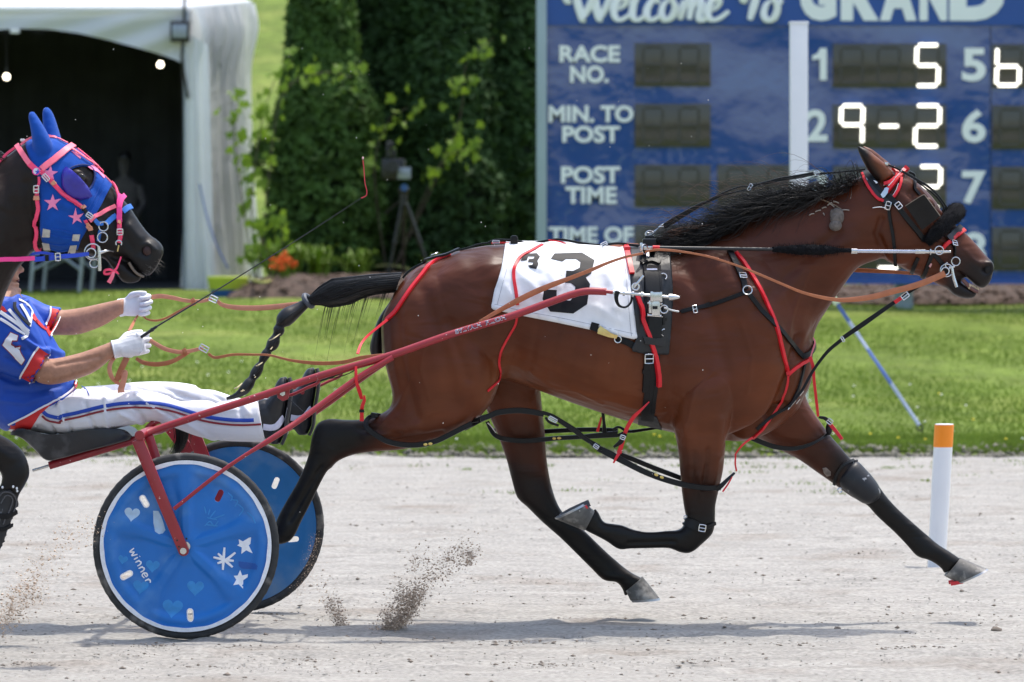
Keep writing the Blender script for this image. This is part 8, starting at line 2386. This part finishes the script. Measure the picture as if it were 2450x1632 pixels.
for q in ((352, 1052, 405, 1064, 402, 1118, 350, 1114), (346, 1162, 398, 1164, 406, 1226, 352, 1222), (582, 1098, 640, 1098, 630, 1146, 576, 1142), (562, 1182, 616, 1180, 604, 1238, 542, 1246)):
    BS.patch('velcro_tab', velcro, JP(*q), hood, .011, .003, 4)
for l in (JP(410, 1060, 500, 1072, 580, 1094), JP(405, 1100, 490, 1125, 575, 1130), JP(402, 1165, 480, 1178, 560, 1176), JP(410, 1205, 480, 1222, 545, 1216)):
    BS.strap('hood_fold', hoodm, l, 5, hood, .010, .006)
BS.strap('hood_hem', hoodm, JP(866, 702, 805, 820, 735, 945), 13, hood, .009, .005)
BS.strap('hood_seam', hoodm, JP(818, 680, 765, 790, 700, 910), 2.5, hood, .009, .005)
ring_e = [BS.hit(*JP(632 + 118 * math.cos(a) - 20 * math.sin(a), 668 + 114 * math.sin(a))[0]) for a in (6.283 * i / 40 for i in range(40))]
mb = MB(); mb.tube([l + n_ * .008 for l, n_ in ring_e if l is not None], .0035, 6, closed=True); build('eye_rim', mb, mat('dark_blue_binding', (.004, .02, .14), .6), hood)
# blue eye cup shading the back of the eye
cupo = JP(524, 560, 575, 590, 640, 650, 700, 720, 738, 800, 700, 822, 640, 832, 580, 820, 525, 785, 490, 720, 484, 650, 500, 590)
ctr_ = P(*JP(590, 720)[0], 15.075)
pv, pf, edge = cdt_patch(cupo, 3.5)
fr_ = []
for x, y in pv:
    e0 = seg_dist(np.array([x]), np.array([y]), cupo[5:] + cupo[:1])[0]
    loc, _ = BS.hit(x, y)
    fr_.append(P(x, y, (loc.y if loc is not None else 15.1) - .008 - .034 * math.sqrt(min(1, e0 / 26))))
nn_ = len(pv); bk_ = [p + Vector((0, .004, 0)) for p in fr_]
mb = MB().add(fr_ + bk_, [tuple(q) for q in pf] + [tuple(reversed([i + nn_ for i in q])) for q in pf] + [(i, j2, j2 + nn_, i + nn_) for i, j2 in edge])
build('eye_cup', mb, mat('violet_blue_plastic', (.03, .025, .30), .30, var=.08, scale=6), hood, sharp=60)

# ---- pink bridle
pb = thing('bridle', 'bright pink bridle over the blue hood of the black horse', 'bridle', P(*JP(500, 700)[0], BK - .1))
st = lambda nm, m, l, w, off=.014, t=.005, **k: BS.strap(nm, m, l, w, pb, t, off, **k)
st('crown_strap', pinklite, JP(135, 395, 175, 450, 215, 510, 245, 550), 12)
st('crown_strap', pinkm, JP(240, 545, 275, 580, 320, 610), 13)
st('browband', pinklite, JP(338, 590, 420, 525, 510, 455, 585, 402), 15, d=15.13)
st('cheek_strap', pinkm, JP(330, 605, 380, 650, 440, 715, 520, 795, 600, 865, 650, 905), 10)
st('cheek_strap', pinkm, JP(450, 730, 530, 808, 612, 880, 655, 912), 6, .020)
st('cheek_end', blackl, JP(645, 905, 680, 940, 705, 965), 9, .018)
st('keeper', tanl, JP(420, 690, 440, 712), 11, .020); st('keeper', tanl, JP(640, 895, 660, 915), 11, .022)
st('face_strap', pinklite, JP(400, 328, 470, 370, 530, 400), 6, d=15.16)
st('face_strap', pinkm, JP(600, 440, 700, 520, 790, 610, 850, 670, 900, 740, 935, 830), 7, d=15.17)
st('face_strap', pinklite, JP(560, 440, 660, 510, 760, 580, 850, 650, 910, 720, 935, 765), 5, .016, d=15.17)
st('noseband', pinklite, JP(720, 985, 780, 950, 850, 910, 920, 880), 9)
st('nose_drop', hotpink, JP(935, 800, 940, 870, 950, 930, 952, 1010), 12, .016)
st('nose_drop', pinkm, JP(952, 1005, 950, 1060, 948, 1165), 10, .016)
st('nose_loop', hotpink, JP(945, 900, 950, 850, 970, 815, 1000, 815), 11, .018, d=15.16)
st('keeper', tanl, JP(930, 1020, 952, 1022, 972, 1020), 9, .022)
st('throat_latch', pinkm, JP(318, 650, 320, 690, 308, 730), 6)
st('throat_latch', pinkm, JP(300, 735, 304, 830, 312, 900, 300, 960, 284, 1060, 274, 1150, 285, 1200, 330, 1222), 9)
st('keeper', tanl, JP(284, 812, 304, 815, 326, 812), 10, .022)
st('bit_strap', pinkm, JP(685, 975, 705, 1010, 720, 1060), 8)
st('bit_strap', tanl, JP(698, 1010, 715, 1035, 722, 1065), 11, .020)
st('bit_strap', blackl, JP(722, 1068, 730, 1098), 8, .018)
st('bit_strap', pinkm, JP(730, 1098, 740, 1150, 748, 1195), 10, .018)
st('crown_strap', pinklite, JP(165, 388, 215, 350, 265, 325), 5, d=15.15)
loose('overcheck', pinkm, dl(JP(-30, 545, 0, 515, 60, 455, 130, 405), (15.17,) * 4), [7, 7, 6, 6], pb)
mb = MB(); mb.box(P(*JP(182, 352)[0], 15.17), (.016, .03, .010)); build('poll_clip', mb, MT['whitepaint'], pb, bevel=.003)
def bbuckle(x, y, w, h, rot, parent=None):
    loc, nn = BS.hit(*JP(x, y)[0])
    buckle('buckle', 0, 0, w, h, rot, parent or pb, r=1.7, loc=(loc + nn * .026) if loc is not None else P(*JP(x, y)[0], 15.08))
bbuckle(378, 660, 17, 10, -48); bbuckle(304, 745, 11, 16, 0); bbuckle(950, 1085, 13, 13, 0); bbuckle(700, 962, 15, 10, -35)
loc, nn = BS.hit(*JP(302, 607)[0]); mb = MB(); mb.tube([loc + nn * .016, loc + nn * .024], .0145, 20); build('rosette', mb, MT['whitepaint'], pb)
mb = MB(); mb.torus(loc + nn * .024, .0135, .0022, nn, 20, 6); build('rosette_rim', mb, hotpink, pb)
mb = MB(); rs_ = star_poly(302, 607, 26, 11, .05); mb.prism([P(*JP(*p)[0], loc.y - .027) for p in rs_], (0, .003, 0)); build('rosette_star', mb, blueweb, pb)
def bring2(nm, x, y, r, th=1.6, d=15.10, **k): return ring_px(nm, *JP(x, y)[0], r, k.pop('root', pb), d=d, r=th, nrm=(0, -1, 0), **k)
bring2('drop_ring', 948, 1175, 7, a0=-2.2, a1=2.2); rod('drop_hook', [JP(948, 1190)[0] + (15.10,), JP(938, 1240)[0] + (15.10,)], 1.8, MT['brass'], pb)
# halter and bit
hl = thing('halter', 'blue nose halter with steel rings on the black horse', 'halter', P(*JP(900, 960)[0], BK - .08))
for l, w, d_ in ((JP(750, 990, 790, 1020, 815, 1025), 9, None), (JP(838, 1030, 880, 985, 930, 950), 12, None), (JP(975, 925, 1010, 900, 1045, 888), 13, 15.17), (JP(805, 1060, 790, 1110, 785, 1150), 8, None)):
    BS.strap('nose_strap', bluehalt, l, w, hl, .005, .010, d=d_)
ring_px('halter_ring', *JP(826, 1040)[0], 11, hl, d=15.10, r=1.6); ring_px('halter_ring', *JP(818, 1128)[0], 12, hl, d=15.10, r=1.5)
b2 = thing('bit', 'steel bit with cheek rings at the mouth of the black horse', 'bit', P(*JP(740, 1250)[0], 15.1))
ring_px('bit_ring', *JP(740, 1242)[0], 19, b2, d=15.10, r=1.9); ring_px('bit_ring', *JP(728, 1252)[0], 11, b2, d=15.09, r=1.7); ring_px('bit_ring', *JP(752, 1334)[0], 10.5, b2, d=15.10, r=1.5)
rod('bit_lever', [JP(788, 1200)[0] + (15.09,), JP(794, 1290)[0] + (15.09,), JP(796, 1395)[0] + (15.09,)], [3.6, 3.8, 4.0, 4.2, 4.4, 4.6, 4.8, 5.0, 4.4], MT['steel'], b2)
rod('bit_bar', [JP(795, 1250)[0] + (15.09,), JP(850, 1235)[0] + (15.10,), JP(905, 1240)[0] + (15.13,)], [4.4, 4.2, 4, 3.6, 3.2, 2.6, 2.2, 2, 2], MT['steel'], b2)
# rein, ribbon, boot
r2 = thing('driving_line', 'blue and hot pink driving line of the black horse', 'rein', P(*JP(300, 1290)[0], 15.06))
loose('line', blueweb, dl(JP(275, 1304, 400, 1292, 520, 1278, 620, 1270, 708, 1258), (15.06, 15.05, 15.05, 15.07, 15.09)), [12, 12, 11, 10, 9], r2, t=.005)
loose('line', hotpink, dl(JP(-400, 1335, 0, 1305, 140, 1302, 278, 1294), (15.0, 15.03, 15.05, 15.06)), 11, r2, t=.006)
loose('line', blueweb, dl(JP(260, 1258, 330, 1250, 430, 1262), (15.07, 15.06, 15.06)), [5, 7, 6], r2, t=.005)
loose('keeper', blackn, dl(JP(374, 1268, 374, 1292, 376, 1316), (15.045, 15.042, 15.045)), 9, r2)
buckle('buckle', 0, 0, 11, 17, 4, r2, r=1.6, loc=P(*JP(462, 1284)[0], 15.042))
rb_ = thing('ribbon', 'small pink ribbon bow hanging under the chin of the black horse', 'ribbon', P(*JP(890, 1400)[0], 15.13))
loose('ribbon_tail', pinkm, dl(JP(966, 1282, 950, 1330, 930, 1375, 908, 1398), (15.14, 15.13, 15.12, 15.12)), [4, 4, 5, 6], rb_)
loose('bow_loop', pinkm, dl(JP(905, 1398, 880, 1385, 845, 1388, 832, 1402, 838, 1418, 870, 1418, 905, 1402), (15.12, 15.115, 15.115, 15.12, 15.125, 15.125, 15.12)), [5, 6, 6, 5, 6, 6, 4], rb_, n=5)
loose('ribbon_tail', pinklite, dl(JP(908, 1400, 895, 1440, 868, 1490), (15.12, 15.115, 15.115)), [6, 9, 10], rb_)
loose('ribbon_tail', pinkm, dl(JP(905, 1395, 930, 1405, 948, 1420), (15.12, 15.125, 15.13)), [6, 6, 2], rb_)
b3 = thing('leg_boot', 'black ribbed leg boot strapped on the foreleg of the black horse', 'leg boot', P(10, 1210, 15.0))
def ZP(*a): return c('Z', *a)
BS.patch('shell', cupm, ZP(-40, 900, 40, 850, 120, 838, 180, 900, 190, 1000, 170, 1120, 110, 1260, 60, 1400, 10, 1530, -80, 1500, -60, 1200), b3, .010, .008, 5, d=15.0)
for l in (ZP(-20, 960, 50, 870, 120, 860, 160, 910, 165, 1000, 120, 1120), ZP(20, 1000, 70, 910, 115, 905, 135, 960, 90, 1110), ZP(10, 1160, -10, 1230), ZP(60, 1160, 30, 1240)):
    BS.strap('rib', mat('boot_rib', (.07, .07, .08), .5), l, 2.5, b3, .004, .013, d=15.0)
BS.strap('boot_strap', blackn, ZP(-60, 1130, 60, 1150, 180, 1080), 12, b3, .005, .014, d=15.0)
BS.strap('boot_strap', blackn, ZP(-80, 1280, 20, 1300, 110, 1240), 9, b3, .005, .014, d=15.0)
for x, y in ((32, 812), (158, 805), (200, 825), (205, 855)):
    loc, nn = BS.hit(*ZP(x, y)[0]); mb = MB(); q = loc if loc is not None else P(*ZP(x, y)[0], 15.0); mb.ball(q + Vector((0, -.008, 0)), (.004, .003, .005), 8, 6); build('rivet', mb, MT['whitepaint'], b3)
# ================================================================ dirt thrown up by the hooves and wheels
def spray(clouds, label, size=(.0008, .0062), fine=1.0):
    V_, F_ = [], []
    o = 0
    for path, d, w0, w1, n, pw in clouds:
        t = NR.random(n) ** pw
        L_ = np.array([P(x, y, d) for x, y in path], dtype=float)
        k = np.clip(t * (len(L_) - 1), 0, len(L_) - 1.001); i = k.astype(int); f = (k - i)[:, None]
        ctr = L_[i] * (1 - f) + L_[i + 1] * f
        w = (w0 + (w1 - w0) * t) / F * d
        ctr += NR.standard_normal((n, 3)) * np.stack([w, w * .8, w * .9], -1)
        ctr[:, 2] = np.abs(ctr[:, 2] - .004) + .004
        v, fc = rocks(n, 0, (0, 0), 1, 1, 1)
        v = v.reshape(n, 6, 3)
        v[:, :, 2] -= .15
        s = size[0] + (size[1] - size[0]) * NR.random(n) ** (11 * fine)
        v = v * s[:, None, None] + ctr[:, None, :]
        V_.append(v.reshape(-1, 3)); F_.append(fc + o); o += n * 6
    return tag(np_mesh('flying_dirt', np.concatenate(V_), np.concatenate(F_), MT['dust']), label, 'dirt', kind='stuff')
h = lambda *a: c('H', *a)
spray([(h(330, 1245, 400, 1200, 470, 1110, 540, 990), 16.3, 7, 15, 11000, 1.0), (h(350, 1240, 330, 1150, 420, 1050, 450, 960), 16.3, 8, 16, 4200, 1.0), (h(540, 1000, 620, 880, 760, 780, 860, 720), 16.3, 13, 22, 3600, .9), (h(500, 850, 540, 760), 16.3, 10, 20, 700, 1), (h(240, 1240, 300, 1235, 420, 1235), 16.3, 10, 14, 700, 1), (h(840, 830, 870, 740), 16.3, 4, 8, 700, 1), (h(500, 1000, 800, 850, 950, 600), 16.3, 30, 60, 160, 1)],
      'spray of brown dirt thrown up behind the trailing hooves')
spray([(h(60, 1235, 20, 1150, -20, 1050), 16.5, 8, 14, 2600, 1), (h(-30, 1060, -60, 900), 16.5, 12, 22, 240, 1)], 'small puff of dirt behind the farther wheel')
g_ = lambda *a: c('G', *a)
spray([(g_(10, 1220, 60, 1130, 140, 1030, 200, 960), 15.7, 12, 26, 4500, .9), (g_(180, 1000, 240, 860, 330, 740, 480, 640, 570, 560), 15.7, 22, 26, 2200, 1), (g_(20, 1150, 220, 1000, 300, 900), 15.7, 34, 60, 700, 1)], 'loose dirt flying up at the left edge before the near wheel', fine=1.2)
spray([(g_(1960, 900, 1980, 780, 2010, 640), 16.95, 10, 9, 800, 1), (g_(1880, 1030, 1960, 880), 16.95, 12, 10, 400, 1)], 'grit streaming off the farther wheel tyre', (.0008, .003))
# specks of dirt and lint hanging in the air
vv = []
mb = MB()
for i in range(110):
    x, y = R.uniform(60, 1700), R.uniform(60, 1250)
    q = P(x, y, R.uniform(15.6, 16.1)); s = R.uniform(.0009, .0022)
    mb.ball(q, s, 5, 4)
tag(build('airborne_specks', mb, mat('pale_speck', (.7, .68, .64), .9), origin=(0, 16, 0)), 'tiny pale specks of grit hanging in the air', 'grit', kind='stuff')
